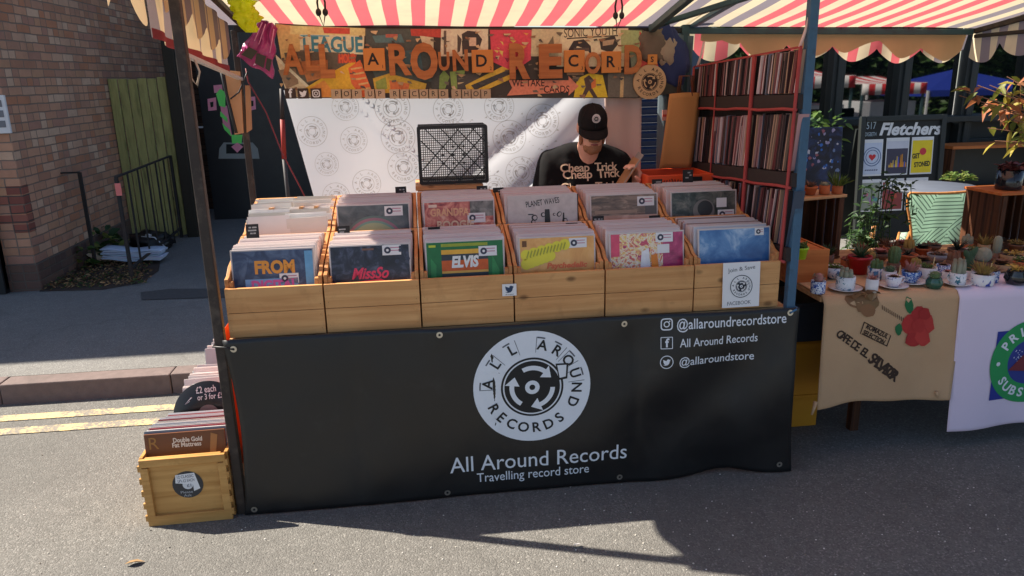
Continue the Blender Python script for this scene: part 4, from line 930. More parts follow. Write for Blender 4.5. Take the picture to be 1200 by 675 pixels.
for x, z, r in pr: roundel(mb, x, z, r, 0, cfn, M['print_grey'], M['print_grey'], True, 0.0005, 36)
for k in range(150):
    x, z = random.uniform(0.95, 1.55), random.uniform(1.02, 1.5); mb.poly([(x, z), (x + random.uniform(0.006, 0.02), z + random.uniform(-0.004, 0.004)), (x + 0.012, z + random.uniform(0.004, 0.01))], 0, M['print_grey'], cfn)
mb.build('badge_print', t)
mb = MB(); mb.sheet(14, 22, lambda u, w: (1.775 + 0.03 * (1 - w) + (0.2 - 0.02 * (1 - w)) * u, 1.205 + 0.008 * math.sin(u * 9 + w * 2), 0.75 + 0.88 * w), pm('pink_cotton', lin(216, 188, 178), 0.9, 0.05, 6, trans=0.12), thick=(0, 0.0012, 0))
tag(mb.build('cotton_sheet'), 'narrow pinkish cotton sheet hung over the right end of the white printed sheet', 'sheet')
# ------------------------------------------------------------------ black mesh basket and what it stands on
b0, b1 = aty(488, 148, 0.86), aty(573, 214, 0.86)
q = aty(527, 222, 0.86)
t = thing('plywood_box', 'pale wooden box behind the rear crates with the black mesh basket on it', 'box', (q.x - 0.0, 0.86, 0.739))
wbx = 0.33; hb = b1.z - 0.004 - 0.739
mb = MB(); mb.box((0, 0.14, hb - 0.012), (wbx, 0.28, 0.022), M['tan_wood']); mb.box((0, 0.012, hb - 0.028), (wbx - 0.03, 0.02, 0.008), M['tan_wood']); mb.build('lid', t, 0.003)
mb = MB(); mb.box((0, 0.004, (hb - 0.026) / 2), (wbx - 0.02, 0.014, hb - 0.027), M['white_paper'])
for s in (-1, 1): mb.box((s * (wbx / 2 - 0.016), 0.142, (hb - 0.026) / 2), (0.012, 0.26, hb - 0.027), M['tan_wood'])
mb.box((0, 0.268, (hb - 0.026) / 2), (wbx - 0.05, 0.012, hb - 0.027), M['tan_wood'])
mb.build('body', t)
mb = MB()
for k in range(60): x, z = random.uniform(-0.14, 0.12), random.uniform(hb - 0.07, hb - 0.035); mb.box((x, -0.004, z), (random.uniform(0.002, 0.007), 0.0012, random.uniform(0.002, 0.006)), M['print_grey'])
mb.build('sketch_print', t)
W, H, D = b1.x - b0.x, b0.z - b1.z, 0.24
t = thing('mesh_basket', 'black plastic mesh basket standing on its side in front of the printed sheet', 'basket', (b0.x, 0.86, b1.z), R(-0.5))
mb = MB()
o_ = rrect(W / 2, H / 2, W, H, 0.012, 3); i_ = rrect(W / 2, H / 2, W - 0.032, H - 0.032, 0.006, 3)
for hh, in ((0.0,),): frame2(mb, o_, i_, 0, M['black_pl'], on_front(0, 0, 0)); 
n = len(o_)
mb.add([(x, 0, z) for x, z in o_] + [(x, 0.022, z) for x, z in o_] + [(x, 0, z) for x, z in i_] + [(x, 0.022, z) for x, z in i_],
       [(k, (k + 1) % n, n + (k + 1) % n, n + k) for k in range(n)] + [(2 * n + k, 3 * n + k, 3 * n + (k + 1) % n, 2 * n + (k + 1) % n) for k in range(n)] + [(n + k, n + (k + 1) % n, 3 * n + (k + 1) % n, 3 * n + k) for k in range(n)], M['black_pl'])
mb.build('rim', t)
mb = MB(); nx, nz = 30, 23
for k in range(1, nx): x = 0.016 + (W - 0.032) * k / nx; mb.box((x, 0.008, H / 2), (0.0032, 0.004, H - 0.03), M['black_pl'])
for k in range(1, nz): z = 0.016 + (H - 0.032) * k / nz; mb.box((W / 2, 0.0065, z), (W - 0.03, 0.004, 0.0032), M['black_pl'])
for k in range(-1, 4):
    for s in (-1, 1):
        x_ = W * (0.22 * k + 0.12); a = Vector((x_, 0.003, 0.016 if s > 0 else H - 0.016)); e_ = Vector((x_ + (H - 0.032) * 0.95, 0.003, H - 0.016 if s > 0 else 0.016))
        d_ = e_ - a
        t0 = max(0, (0.016 - a.x) / d_.x); t1 = min(1, (W - 0.016 - a.x) / d_.x)
        if t1 > t0: mb.bar(a + d_ * t0, a + d_ * t1, 0.006, 0.005, M['black_pl'])
for sx in (0.35, 0.5, 0.65):
    for sz in (0.36, 0.5, 0.64): mb.box((W * sx, 0.002, H * sz), (0.012, 0.005, 0.012), M['black_pl'], Euler((0, R(45), 0)))
mb.build('base_mesh', t)
mb = MB()
for s in (0, 1):
    for k in range(8): mb.box((0.006 + s * (W - 0.012), 0.03 + 0.028 * k, H / 2), (0.004, 0.005, H - 0.01), M['black_pl'])
    for k in range(6): mb.box((0.006 + s * (W - 0.012), 0.13, 0.02 + (H - 0.04) * k / 5), (0.004, D - 0.03, 0.005), M['black_pl'])
    for k in range(8): mb.box((W / 2, 0.03 + 0.028 * k, 0.006 + s * (H - 0.012)), (W - 0.01, 0.005, 0.004), M['black_pl'])
mb.build('side_mesh', t)
# ------------------------------------------------------------------ hand-made stall sign
SY = 1.135
t = thing('collage_sign', 'collage sign board with wooden letters and game tiles hung across the stall back', 'sign', (0, SY, 0))
sp = lambda px, py: (lambda q: (q.x, q.z))(aty(px, py, SY))
sfn = on_front(0, 0, 0)
bd = [sp(*p) for p in ((322, 27), (420, 33), (520, 33), (640, 33), (752, 34), (770, 70), (802, 108), (745, 115), (540, 115), (336, 115))]
mb = MB(); n = len(bd)
mb.add([(x, 0, z) for x, z in bd] + [(x, 0.012, z) for x, z in bd], [tuple(range(n))[::-1], tuple(range(n, 2 * n))] + [(k, (k + 1) % n, n + (k + 1) % n, n + k) for k in range(n)], flat(70, 64, 56)); mb.build('board', t)
mb = MB(); hh = [0.001]
def cut(pts, c, v=0.38):
    hh[0] += 0.00006; c = tuple(min(250, int(q_ * 1.12 + 20)) for q_ in c)
    mb.poly([sp(*p) for p in pts], hh[0], flat(*c, 0.55, v, 0, 75), sfn)
def ctx(s, px, py, size, c, fit, rot=0, h=None, **kw):
    x, z = sp(px, py); w_ = sp(px + fit / 2, py)[0] - sp(px - fit / 2, py)[0]
    text(mb, s, size, flat(*c, 0.6), sfn, x, z, h or hh[0] + 0.00003, R(rot), fit=w_, **kw)
cut([(323, 28), (352, 31), (352, 70), (330, 70)], (176, 150, 92)); cut([(340, 30), (428, 33), (428, 42), (340, 40)], (196, 172, 112)); cut([(378, 32), (410, 33), (410, 40), (380, 39)], (170, 62, 46))
cut([(351, 40), (427, 42), (426, 64), (352, 60)], (196, 182, 146)); ctx("LEAGUE", 390, 53, 0.1, (70, 140, 158), 70, -1.5, bold=0.03); cut([(352, 41), (386, 41.5), (386, 43), (352, 42.5)], (70, 140, 158))
cut([(333, 62), (352, 60), (410, 62), (412, 74), (398, 84), (360, 98), (340, 88)], (74, 68, 54)); cut([(352, 72), (384, 70), (384, 90), (360, 96)], (150, 92, 48))
cut([(323, 66), (366, 108), (366, 114), (337, 114)], (190, 168, 132)); cut([(326, 82), (346, 80), (350, 98), (336, 104)], (120, 96, 70)); cut([(323, 64), (368, 106), (368, 110), (324, 70)], (206, 186, 152))
cut([(358, 103), (386, 86), (412, 72), (424, 74), (436, 114), (366, 114)], (208, 146, 32)); cut([(362, 104), (380, 94), (392, 110), (386, 114), (370, 114)], (222, 120, 44)); cut([(396, 64), (418, 64), (416, 73), (396, 74)], (150, 50, 36)); ctx("HOUR", 407, 69, 0.06, (226, 100, 60), 20, 0, bold=0.04)
cut([(408, 80), (422, 70), (438, 112), (424, 114), (412, 98)], (206, 84, 40))
for k in range(5): cut([(411 + 3 * k, 84 + 6 * k - 4), (424 + 2.4 * k, 78 + 6 * k), (424.6 + 2.4 * k, 80 + 6 * k), (411.6 + 3 * k, 86 + 6 * k - 4)], (226, 150, 90))
cut([(428, 34), (480, 34), (500, 46), (510, 96), (440, 92), (430, 66)], (58, 64, 58)); cut([(436, 42), (470, 40), (474, 50), (440, 50)], (66, 96, 98)); cut([(452, 40), (466, 40), (466, 44), (452, 44)], (150, 76, 60))
cut([(437, 92), (456, 86), (500, 98), (498, 106), (440, 110)], (176, 140, 40)); cut([(440, 96), (452, 90), (454, 104), (442, 108)], (120, 130, 50)); cut([(456, 94), (480, 98), (478, 108), (458, 108)], (190, 96, 46))
cut([(481, 34), (517, 34), (517, 44), (482, 42)], (158, 52, 40)); cut([(492, 42), (508, 44), (508, 62), (498, 60)], (196, 176, 140)); cut([(470, 60), (492, 58), (496, 84), (474, 82)], (56, 84, 88))
cut([(517, 34), (572, 34), (572, 66), (516, 66)], (202, 180, 150)); cut([(541, 40), (548, 36), (558, 37), (565, 46), (562, 56), (556, 62), (544, 62), (542, 50)], (44, 38, 34)); cut([(549, 44), (558, 44), (558, 54), (550, 54)], (190, 158, 130)); cut([(541, 48), (546, 44), (548, 62), (542, 64)], (50, 42, 38)); cut([(536, 40), (541, 46), (539, 60), (536, 62)], (60, 50, 42))
cut([(520, 36), (523, 36), (523, 64), (520, 64)], (88, 74, 60))
cut([(513, 92), (520, 82), (527, 90), (520, 108), (514, 106)], (98, 120, 52)); cut([(527, 84), (545, 82), (540, 108), (530, 110)], (110, 132, 60)); cut([(505, 78), (516, 76), (514, 110), (506, 110)], (52, 50, 44)); cut([(535, 88), (562, 86), (560, 104), (536, 106)], (56, 50, 44))
cut([(545, 100), (600, 72), (604, 80), (548, 108)], (186, 146, 40)); cut([(556, 106), (600, 86), (600, 92), (562, 109)], (186, 146, 40)); cut([(552, 100), (600, 80), (600, 86), (556, 105)], (44, 42, 40))
cut([(574, 35), (624, 35), (622, 70), (602, 84), (576, 72)], (190, 56, 70))
for k in range(16): a, b_ = random.uniform(578, 616), random.uniform(38, 68); cut([(a, b_), (a + random.uniform(3, 8), b_ + 1), (a + 4, b_ + random.uniform(2, 6))], random.choice([(222, 130, 60), (216, 90, 130), (120, 30, 50), (226, 170, 80)]))
cut([(623, 34), (662, 34), (656, 66), (622, 66)], (172, 164, 126)); cut([(638, 58), (648, 42), (650, 60)], (96, 90, 66))
cut([(658, 35), (736, 33), (736, 78), (652, 78)], (206, 184, 144)); ctx("SONIC YOUTH", 692, 38, 0.06, (40, 34, 30), 62, 2); cut([(664, 44.5), (724, 41), (724, 42.5), (664, 46)], (40, 34, 30))
cut([(666, 58), (672, 48), (684, 46), (692, 54), (693, 66), (688, 58), (676, 54), (670, 66)], (36, 32, 30)); cut([(672, 56), (690, 56), (690, 60), (672, 60)], (70, 60, 50)); cut([(702, 46), (720, 42), (724, 52), (716, 62), (704, 58)], (40, 36, 32)); cut([(706, 48), (720, 46), (718, 52), (706, 54)], (150, 130, 100))
cut([(727, 35), (752, 36), (750, 62), (728, 62)], (140, 150, 96)); cut([(749, 36), (772, 66), (792, 88), (776, 92), (750, 88)], (182, 58, 46)); cut([(738, 62), (750, 62), (750, 84), (740, 84)], (110, 120, 96))
cut([(712, 86), (748, 84), (748, 114), (712, 114)], (84, 78, 66)); cut([(727, 90), (731, 90), (730, 114), (726, 114)], (168, 140, 92)); cut([(664, 74), (680, 72), (684, 88), (664, 88)], (128, 98, 70))
cut([(676, 92), (690, 86), (706, 88), (712, 114), (672, 114)], (212, 160, 28)); cut([(684, 92), (690, 88), (696, 94), (694, 104), (700, 114), (695, 114), (690, 106), (685, 114), (681, 114), (686, 102)], (62, 44, 36)); cut([(692, 94), (698, 92), (698, 102), (693, 104)], (206, 96, 40))
cut([(596, 94), (666, 94), (666, 89), (678, 101), (666, 112), (666, 108), (594, 112), (600, 103)], (232, 108, 78)); ctx("WE TAKE", 619, 97.5, 0.05, (44, 24, 22), 38, -1, bold=0.01); ctx("CARDS", 652, 105, 0.05, (44, 24, 22), 30, -1, bold=0.01)
for _k in range(150):
    a, b_ = random.uniform(326, 745), random.uniform(36, 112); cut([(a, b_), (a + random.uniform(2, 9), b_ + random.uniform(-1, 1)), (a + random.uniform(2, 7), b_ + random.uniform(1, 5)), (a + 0.5, b_ + 2)], random.choice([(90, 80, 64), (150, 120, 80), (58, 56, 50), (120, 84, 56), (176, 150, 110)]))
mb.build('collage', t)
mb = MB()
LW = wood('letter_wood', lin(180, 106, 54), lin(204, 132, 74), 'X', 0.45, False)
def wl(s, px, py, hpx, wpx, bold=0.03, rot=0):
    x, z = sp(px, py); vs, _ = text_geo(s, 1.0, bold, 0, 0.012)
    h_ = sp(px, py - hpx / 2)[1] - sp(px, py + hpx / 2)[1]; w_ = sp(px + wpx / 2, py)[0] - sp(px - wpx / 2, py)[0]
    vs, fs = text_geo(s, 1.0, bold, 0, 0.06); xs = [v[0] for v in vs]; ys = [v[1] for v in vs]
    kx, ky = w_ / (max(xs) - min(xs)), h_ / (max(ys) - min(ys)); mx, my = (max(xs) + min(xs)) / 2, (max(ys) + min(ys)) / 2
    mb.add([(x + (a - mx) * kx, -0.02 - 0.012 * c / 0.06 * 0.5 - 0.012, z + (b - my) * ky) for a, b, c in vs], fs, LW)
wl('A', 344, 70, 36, 25); wl('L', 367, 68, 30, 16); wl('L', 384, 72, 40, 17, 0.06); wl('R', 469, 70, 37, 26); wl('O', 497, 72, 44, 32, 0.05); wl('U', 520, 72, 22, 13); wl('N', 539, 71, 25, 18)
wl('R', 608, 72, 42, 24, 0.05); wl('E', 644, 72, 40, 27, 0.06); wl('O', 693, 74, 26, 18); wl('D', 740, 70, 34, 20, 0.04)
mb.build('lettering', t, 0.0015)
for s, px, py, sz in (('A', 439, 70, 25), ('D', 565, 72, 25), ('C', 672, 72, 24), ('R', 715, 73, 23), ('S', 763, 70, 11)):
    x, z = sp(px, py); w_ = sp(px + sz / 2, py)[0] - sp(px - sz / 2, py)[0]
    m2 = MB(); m2.box((x, -0.022, z), (w_, 0.012, w_ * 1.02), flat(206, 132, 58, 0.45, 0.08)); o = m2.build('tile', t, 0.002)
    m2 = MB(); text(m2, s, w_ * 0.75, M['black_card'], on_front(0, -0.0286, 0), x - w_ * 0.06, z, 0, bold=0.02)
    if sz > 20: text(m2, {'A': '1', 'D': '2', 'C': '3', 'R': '1'}[s], w_ * 0.22, M['black_card'], on_front(0, -0.0286, 0), x + w_ * 0.37, z - w_ * 0.33, 0)
    m2.build('tile_letter', o)
m2 = MB()
for i, c in enumerate("POP"): x, z = sp(395 + 11.5 * i, 110); m2.box((x, -0.019, z), (0.053, 0.006, 0.045), flat(186, 160, 128)); text(m2, c, 0.036, M['black_card'], on_front(0, -0.0224, 0), x, z, 0)
for i, c in enumerate("UP"): x, z = sp(434 + 11.2 * i, 110); m2.box((x, -0.019, z), (0.053, 0.006, 0.045), flat(190, 162, 132)); text(m2, c, 0.036, M['black_card'], on_front(0, -0.0224, 0), x, z, 0)
for i, c in enumerate("RECORD"): x, z = sp(463 + 11.2 * i, 110); m2.box((x, -0.019, z), (0.053, 0.006, 0.045), flat(188, 162, 130)); text(m2, c, 0.036, M['black_card'], on_front(0, -0.0224, 0), x, z, 0)
for i, c in enumerate("SHOP"): x, z = sp(535 + 11.2 * i, 110); m2.box((x, -0.019, z), (0.053, 0.006, 0.045), flat(184, 158, 128)); text(m2, c, 0.036, M['black_card'], on_front(0, -0.0224, 0), x, z, 0)
m2.build('tile_strip', t)
m2 = MB()
for i, k in enumerate('fbi'):
    x, z = sp(341 + 15 * i, 109.5); s = 0.052; m2.box((x, -0.019, z), (s, 0.006, s * 0.95), flat(64, 46, 38)); fn = on_front(0, -0.0224, 0)
    if k == 'f': text(m2, 'f', 0.058, M['white_paper'], fn, x, z, 0, bold=0.03)
    elif k == 'b': bird(m2, x, z, 0.036, 0, M['white_paper'], fn)
    else: frame2(m2, rrect(x, z, 0.036, 0.036, 0.01), rrect(x, z, 0.027, 0.027, 0.007), 0, M['white_paper'], fn); ring(m2, x, z, 0.006, 0.0095, 0, M['white_paper'], fn, 16)
m2.build('icon_tile', t)
x, z = sp(760, 96); r_ = (sp(779, 96)[0] - sp(741, 96)[0]) / 2
m2 = MB(); m2.prism([(r_ * 1.0 * math.cos(2 * math.pi * k / 40) + x, r_ * math.sin(2 * math.pi * k / 40) + z) for k in range(40)], -0.024, -0.012, flat(196, 160, 118, 0.7, 0.12), Matrix(((1, 0, 0, 0), (0, 0, 1, 0), (0, 1, 0, 0), (0, 0, 0, 1))))
roundel(m2, x, z, r_ * 0.97, 0.0, on_front(0, -0.0245, 0), flat(200, 164, 122, 0.7, 0.12), flat(44, 30, 26), False, 0.0006, 40); m2.build('badge', t)
# grey-teal tarpaulin, navy bundle and shutter to the right of the sign
q0, q1 = aty(768, 40, 1.165), aty(806, 205, 1.165)
t = tag(MB().sheet(18, 24, lambda u, w: (2.06 + (0.155 + 0.02 * w) * u, 1.172 + 0.012 * math.sin(u * 14 + w * 3), 0.9 + (1.885 - 0.9) * w - 0.02 * u * w), pm('teal_tarpaulin', lin(86, 100, 108), 0.7, 0.18, 5, bmp=0.3, bscale=20), thick=(0, 0.0015, 0)).build('tarpaulin'), 'grey-teal tarpaulin hanging at the right end of the sign', 'tarpaulin')
q = aty(786, 66, 1.14); mb = MB()
mb.ell((0, 0.0, 0), (0.085, 0.02, 0.16), flat(40, 50, 92, 0.75, 0.25), Matrix.Rotation(R(-18), 4, 'Y'), lump=0.35, seed=5, nu=20, nv=14); mb.ell((-0.06, -0.008, 0.09), (0.08, 0.02, 0.09), flat(112, 96, 82, 0.8, 0.3), Matrix.Rotation(R(-30), 4, 'Y'), lump=0.5, seed=8, nu=20, nv=14); mb.ell((-0.02, -0.012, 0.02), (0.05, 0.018, 0.07), flat(160, 140, 120, 0.8, 0.3), lump=0.5, seed=11)
o = mb.build('cloth_bundle'); o.location = q; tag(o, 'crumpled navy and brown cloth bundle tied at the right end of the sign', 'cloth')
q = aty(766, 160, 1.20); mb = MB(); mb.box((0, 0, 0), (0.028, 0.003, 0.055), flat(214, 150, 140)); mb.box((0, -0.0022, -0.002), (0.022, 0.0015, 0.012), flat(200, 70, 60)); 
q = aty(779, 135, 1.155); o = mb.build('paper_label'); o.location = q; tag(o, 'small pink and white paper label stuck on the teal tarpaulin', 'label')
q = aty(757, 160, 3.2); t = thing('roller_shutter', 'dark navy louvred shutter seen between the white sheet and tarpaulin', 'shutter', (q.x, 3.2, GP))
mb = MB(); nv_ = flat(34, 48, 78, 0.5)
for k in range(32): mb.box((0, 0, 0.04 + 0.062 * k), (0.72, 0.035, 0.05), nv_, Euler((R(28), 0, 0)))
mb.build('louvre_panel', t)
mb = MB(); [mb.box((s * 0.38, 0, 1.0), (0.06, 0.06, 2.0), flat(70, 84, 100)) for s in (-1, 1)]; mb.box((0, 0, 2.02), (0.82, 0.06, 0.05), flat(70, 84, 100)); mb.build('frame', t, 0.004)
# brown paper bags hung at the right
bp = [(785, 110), (820, 111), (808, 200), (773, 198)]
for i, (dy, dx, lab) in enumerate(((0.0, 0, 'flat brown paper bag hung nearest by the record rack'), (0.025, 0.018, 'brown paper bag hanging behind the nearest paper bag'), (0.05, 0.03, 'darker brown paper bag at the back of the hung stack'))):
    Y = 1.02 + dy; t = thing('paper_bag', lab, 'paper bag', (0, Y, 0), group='brown paper bags hung together')
    P = [aty(px, py, 1.02) for px, py in bp]; mb = MB()
    mb.sheet(10, 14, lambda u, w: ((P[3].x + (P[2].x - P[3].x) * u) * (1 - w) + (P[0].x + (P[1].x - P[0].x) * u) * w + dx, 0.006 * math.sin(u * 5 + w * 3 + i) - 0.01 * math.sin(math.pi * w), (P[3].z * (1 - w) + P[0].z * w) + 0.004 * math.sin(u * 3)), (M['kraft'], M['kraft2'], flat(120, 72, 44, 0.8))[i], thick=(0, 0.008, 0)); mb.build('bag_body', t)
    mb = MB(); a = (P[0] + P[1]) / 2; mb.tube([(a.x - 0.04 + dx, 0.004, a.z - 0.01), (a.x - 0.03 + dx, 0.004, a.z + 0.09), (a.x + 0.03 + dx, 0.004, a.z + 0.09), (a.x + 0.04 + dx, 0.004, a.z - 0.01)], 0.004, flat(110, 62, 40), 6); mb.build('handle', t)
# orange storage box at the back right
b0, b1 = aty(756, 206, 0.84), aty(832, 206, 0.84); zb_ = aty(790, 216, 0.84).z
t = thing('storage_box', 'bright orange plastic box with black scrawl behind the rightmost crates', 'box', (b0.x, 0.80, 0.742)); w_ = b1.x - b0.x; h_ = b0.z - 0.742 + 0.005
mb = MB()
for c, d in (((w_ / 2, 0, h_ / 2), (w_, 0.012, h_)), ((w_ / 2, 0.26, h_ / 2), (w_, 0.012, h_)), ((0.006, 0.13, h_ / 2), (0.012, 0.246, h_ - 0.002)), ((w_ - 0.006, 0.13, h_ / 2), (0.012, 0.246, h_ - 0.002)), ((w_ / 2, 0.13, 0.01), (w_ - 0.03, 0.24, 0.012))): mb.box(c, d, M['orange_pl'])
mb.build('body', t, 0.003)
mb = MB()
for k in range(14): x_ = w_ * (0.12 + 0.042 * k); mb.box((x_, -0.0075, h_ - 0.03 + random.uniform(-0.004, 0.004)), (0.004, 0.002, random.uniform(0.008, 0.02)), flat(90, 36, 26), Euler((0, random.uniform(-0.7, 0.7), 0)))
mb.box((w_ * 0.75, -0.008, h_ - 0.032), (0.05, 0.003, 0.04), M['black_card']); mb.build('lettering', t)
# ------------------------------------------------------------------ hanging rack of singles on the right side
OX = 2.232
rk = thing('hanging_rack', 'black cloth hanging rack with red webbing full of singles at the right', 'hanging rack', (0, 0, 0))
def oz(k, y):       # shelf lines: 0 top, then downwards; the front end hangs a little higher
    f = [1.765, 1.535, 1.235, 0.935][k]; b_ = [1.712, 1.500, 1.165, 0.86][k]
    return f + (b_ - f) * y / 1.1
Y0, Y1 = -0.015, 1.12
mb = MB(); mb.add([(OX + 0.052, Y0, 0.95), (OX + 0.052, Y1, 0.95), (OX + 0.052, Y1, oz(0, Y1)), (OX + 0.052, Y0, oz(0, Y0)), (OX + 0.056, Y0, 0.95), (OX + 0.056, Y1, 0.95), (OX + 0.056, Y1, oz(0, Y1)), (OX + 0.056, Y0, oz(0, Y0))], [(0, 1, 2, 3), (7, 6, 5, 4), (0, 4, 5, 1), (3, 2, 6, 7), (0, 3, 7, 4), (1, 5, 6, 2)], M['brown_fab']); mb.build('back_panel', rk)
for k in (1, 2, 3):
    mb = MB(); mb.bar((OX + 0.027, Y0, oz(k, Y0) + 0.03), (OX + 0.027, Y1, oz(k, Y1) + 0.03), 0.05, 0.055, M['brown_fab']); mb.build('shelf', rk)
    mb = MB(); mb.tube([(OX - 0.003, Y0 + (Y1 - Y0) * i / 10, oz(k, Y0 + (Y1 - Y0) * i / 10) + 0.003 * math.sin(i * 1.7)) for i in range(11)], 0.0062, M['red_trim'], 8); mb.build('webbing', rk)
for y, r_ in ((Y0, 0.007), (0.385, 0.0095), (0.80, 0.004), (Y1, 0.006)):
    mb = MB(); zt = oz(0, y)
    mb.tube([(OX - 0.004, y + 0.004 * i, zt + (0.93 - zt) * i / 8 + 0) for i in range(9)], r_, M['red_trim'], 8); mb.build('webbing', rk)
mb = MB(); mb.bar((OX, Y0, oz(0, Y0)), (OX, Y1, oz(0, Y1)), 0.006, 0.008, M['red_trim']); mb.build('webbing', rk)
mb = MB(); mb.box((OX + 0.027, Y1 + 0.004, 1.32), (0.05, 0.006, 0.76), M['brown_fab']); mb.build('end_panel', rk)
for y in (0.0, 1.08):
    mb = MB(); mb.tube([(OX, y, oz(0, y)), (OX + 0.02, y + 0.003, oz(0, y) + 0.06), (OX + 0.03, y, oz(0, y) + 0.12)], 0.006, flat(226, 190, 180), 6); mb.build('strap', rk)
spc = [(176, 132, 132), (206, 178, 176), (84, 44, 44), (52, 44, 46), (150, 92, 92), (126, 130, 146), (92, 74, 72), (170, 138, 116), (58, 70, 88), (220, 204, 206), (116, 60, 60), (40, 32, 34), (70, 46, 48), (46, 40, 46)]
spm = []
for i, c in enumerate(spc):
    mb = MB(); mb.box((0.022, 0, 0.105), (0.044, 0.003 + 0.0014 * (i % 4), 0.195 + 0.006 * (i % 3)), flat(*c, 0.45, 0.1)); o = mb.build('spine_out_single'); spm.append(o.data); bpy.data.objects.remove(o)
for k in (1, 2, 3):
    y = 0.012; tilt = R(7)
    while y < 1.105:
        if not (0.365 < y < 0.405):
            zz = oz(k, y) + 0.058
            o = add_sleeve(random.choice(spm), (OX + 0.004 + random.uniform(0, 0.007), y, zz), (tilt + R(random.uniform(-3, 3.5)), 0, R(random.uniform(-1, 1))),
                       'thin single filed spine out in the %s row of the hanging rack' % (('top', 'middle', 'bottom')[k - 1]), 'singles in the %s row of the hanging rack' % (('top', 'middle', 'bottom')[k - 1]), 'spine_out_single', 'single')
            o.scale = (1, 1, 0.80 if k == 1 else 1.13)
        y += random.uniform(0.0105, 0.0150)
# ------------------------------------------------------------------ boxes of records on the road at the left end
YL = -0.05
xl_, xr_ = -0.356, -0.022
WB = xr_ - xl_; HB = 0.288
def low_box(name, label, x, y, rz, dep, mat):
    t = thing(name, label, 'record box', (x, y, 0), rz)
    w, h, d = WB, HB, dep
    mb = MB()
    mb.box((0, 0.022, h / 2 + 0.01), (w - 0.05, 0.012, h - 0.02), mat)
    mb.box((0, 0.008, 0.022), (w - 0.014, 0.016, 0.044), mat); mb.box((0, 0.008, h - 0.016), (w - 0.014, 0.016, 0.032), mat)
    for s in (-1, 1): mb.box((s * (w / 2 - 0.022), 0.008, h / 2 + 0.003), (0.03, 0.0155, h - 0.078), mat)
    mb.build('front_panel', t, 0.002)
    for s in (-1, 1):
        mb = MB(); mb.box((s * (w / 2 - 0.008), d / 2 + 0.012, h / 2), (0.014, d - 0.03, h - 0.004), mat)
        for k in range(5): mb.box((s * (w / 2 + 0.001 - 0.008), 0.004 + 0.003, 0.035 + 0.054 * k), (0.017, 0.012, 0.026), mat)
        mb.build('side_panel', t, 0.002)
    mb = MB(); mb.box((0, d - 0.008, h / 2), (w - 0.034, 0.014, h - 0.006), mat); mb.build('back_panel', t, 0.002)
    mb = MB(); mb.box((0, d / 2 + 0.01, 0.01), (w - 0.036, d - 0.06, 0.012), mat); mb.build('base_panel', t)
    return t
b1_ = low_box('record_box', 'varnished pine box of records on the road beside the banner', (xl_ + xr_) / 2, YL, R(1.0), 0.36, M['box_yellow'])
mb = MB(); q = aty(219, 570, YL); fx = q.x - (xl_ + xr_) / 2; fz = q.z
fn = on_front(0, 0.0145, 0); disc(mb, fx, fz, 0.058, 0.0, flat(54, 56, 60, 0.35), fn, 36); disc(mb, fx, fz, 0.02, 0.0006, flat(214, 214, 216), fn, 20)
mb.poly([(fx - 0.042, fz + 0.045), (fx + 0.03, fz + 0.05), (fx + 0.045, fz - 0.02), (fx + 0.02, fz - 0.03), (fx + 0.02, fz + 0.0), (fx - 0.045, fz + 0.01)], 0.0012, M['white_paper'], fn)
text(mb, "12 CLASSIC", 0.018, flat(60, 60, 80), fn, fx - 0.006, fz + 0.036, 0.0018, R(2), fit=0.062); text(mb, "LP's £2 EACH", 0.018, flat(60, 60, 80), fn, fx - 0.004, fz + 0.018, 0.0018, R(2), fit=0.062); text(mb, "£1", 0.02, flat(60, 60, 80), fn, fx + 0.006, fz - 0.004, 0.0018)
text(mb, "Please", 0.016, flat(176, 178, 182), fn, fx - 0.008, fz - 0.032, 0.0012, fit=0.046); text(mb, "Ask", 0.016, flat(176, 178, 182), fn, fx - 0.006, fz - 0.047, 0.0012, fit=0.03); mb.build('round_label', b1_)
XB = (xl_ + xr_) / 2 - 0.002
rot0 = (R(-7), 0, R(1)); y_ = YL + 0.046
mb = MB(); mb.box((0, 0, SL / 2), (0.305, 0.008, SL), flat(112, 70, 44, 0.4, 0.15)); o = mb.build('record_sleeve', bevel=0.001); o.location = (XB, y_, 0.048); o.rotation_euler = rot0
tag(o, 'brown record with white lettering at the front of the pine road box', 'record', 'records with their covers showing')
mb = MB(); fn = on_front(0, -0.005, 0); text(mb, "Double Gold", 0.026, flat(226, 214, 196), fn, 0.01, SL - 0.032, 0, fit=0.11, bold=0.03); text(mb, "Fat Mattress", 0.026, flat(226, 214, 196), fn, 0.005, SL - 0.052, 0, fit=0.11, bold=0.03)
text(mb, "R", 0.07, flat(160, 116, 60), fn, -0.12, SL - 0.04, 0); mb.poly([(0.1, SL - 0.01), (0.125, SL - 0.02), (0.112, SL - 0.1), (0.09, SL - 0.09)], 0.0005, flat(170, 120, 70), fn); mb.build('cover_print', o)
tm = [sleeve_mesh(i, c, 0.0048, SL, True) for i, c in enumerate(((206, 206, 206), (186, 190, 194), (222, 220, 216), (160, 70, 76), (130, 134, 140), (206, 200, 190), (100, 102, 106), (224, 224, 222)))]
for k in range(20):
    add_sleeve(random.choice(tm), (XB + random.uniform(-0.007, 0.007), y_ + 0.012 + 0.0092 * k, 0.046 - 0.0008 * k + random.uniform(-0.003, 0.005)), (R(-8 - 1.15 * k + random.uniform(-1, 1)), 0, R(1 + random.uniform(-1, 1))), 'worn record packed in the pine road box', 'records packed in the pine road box')
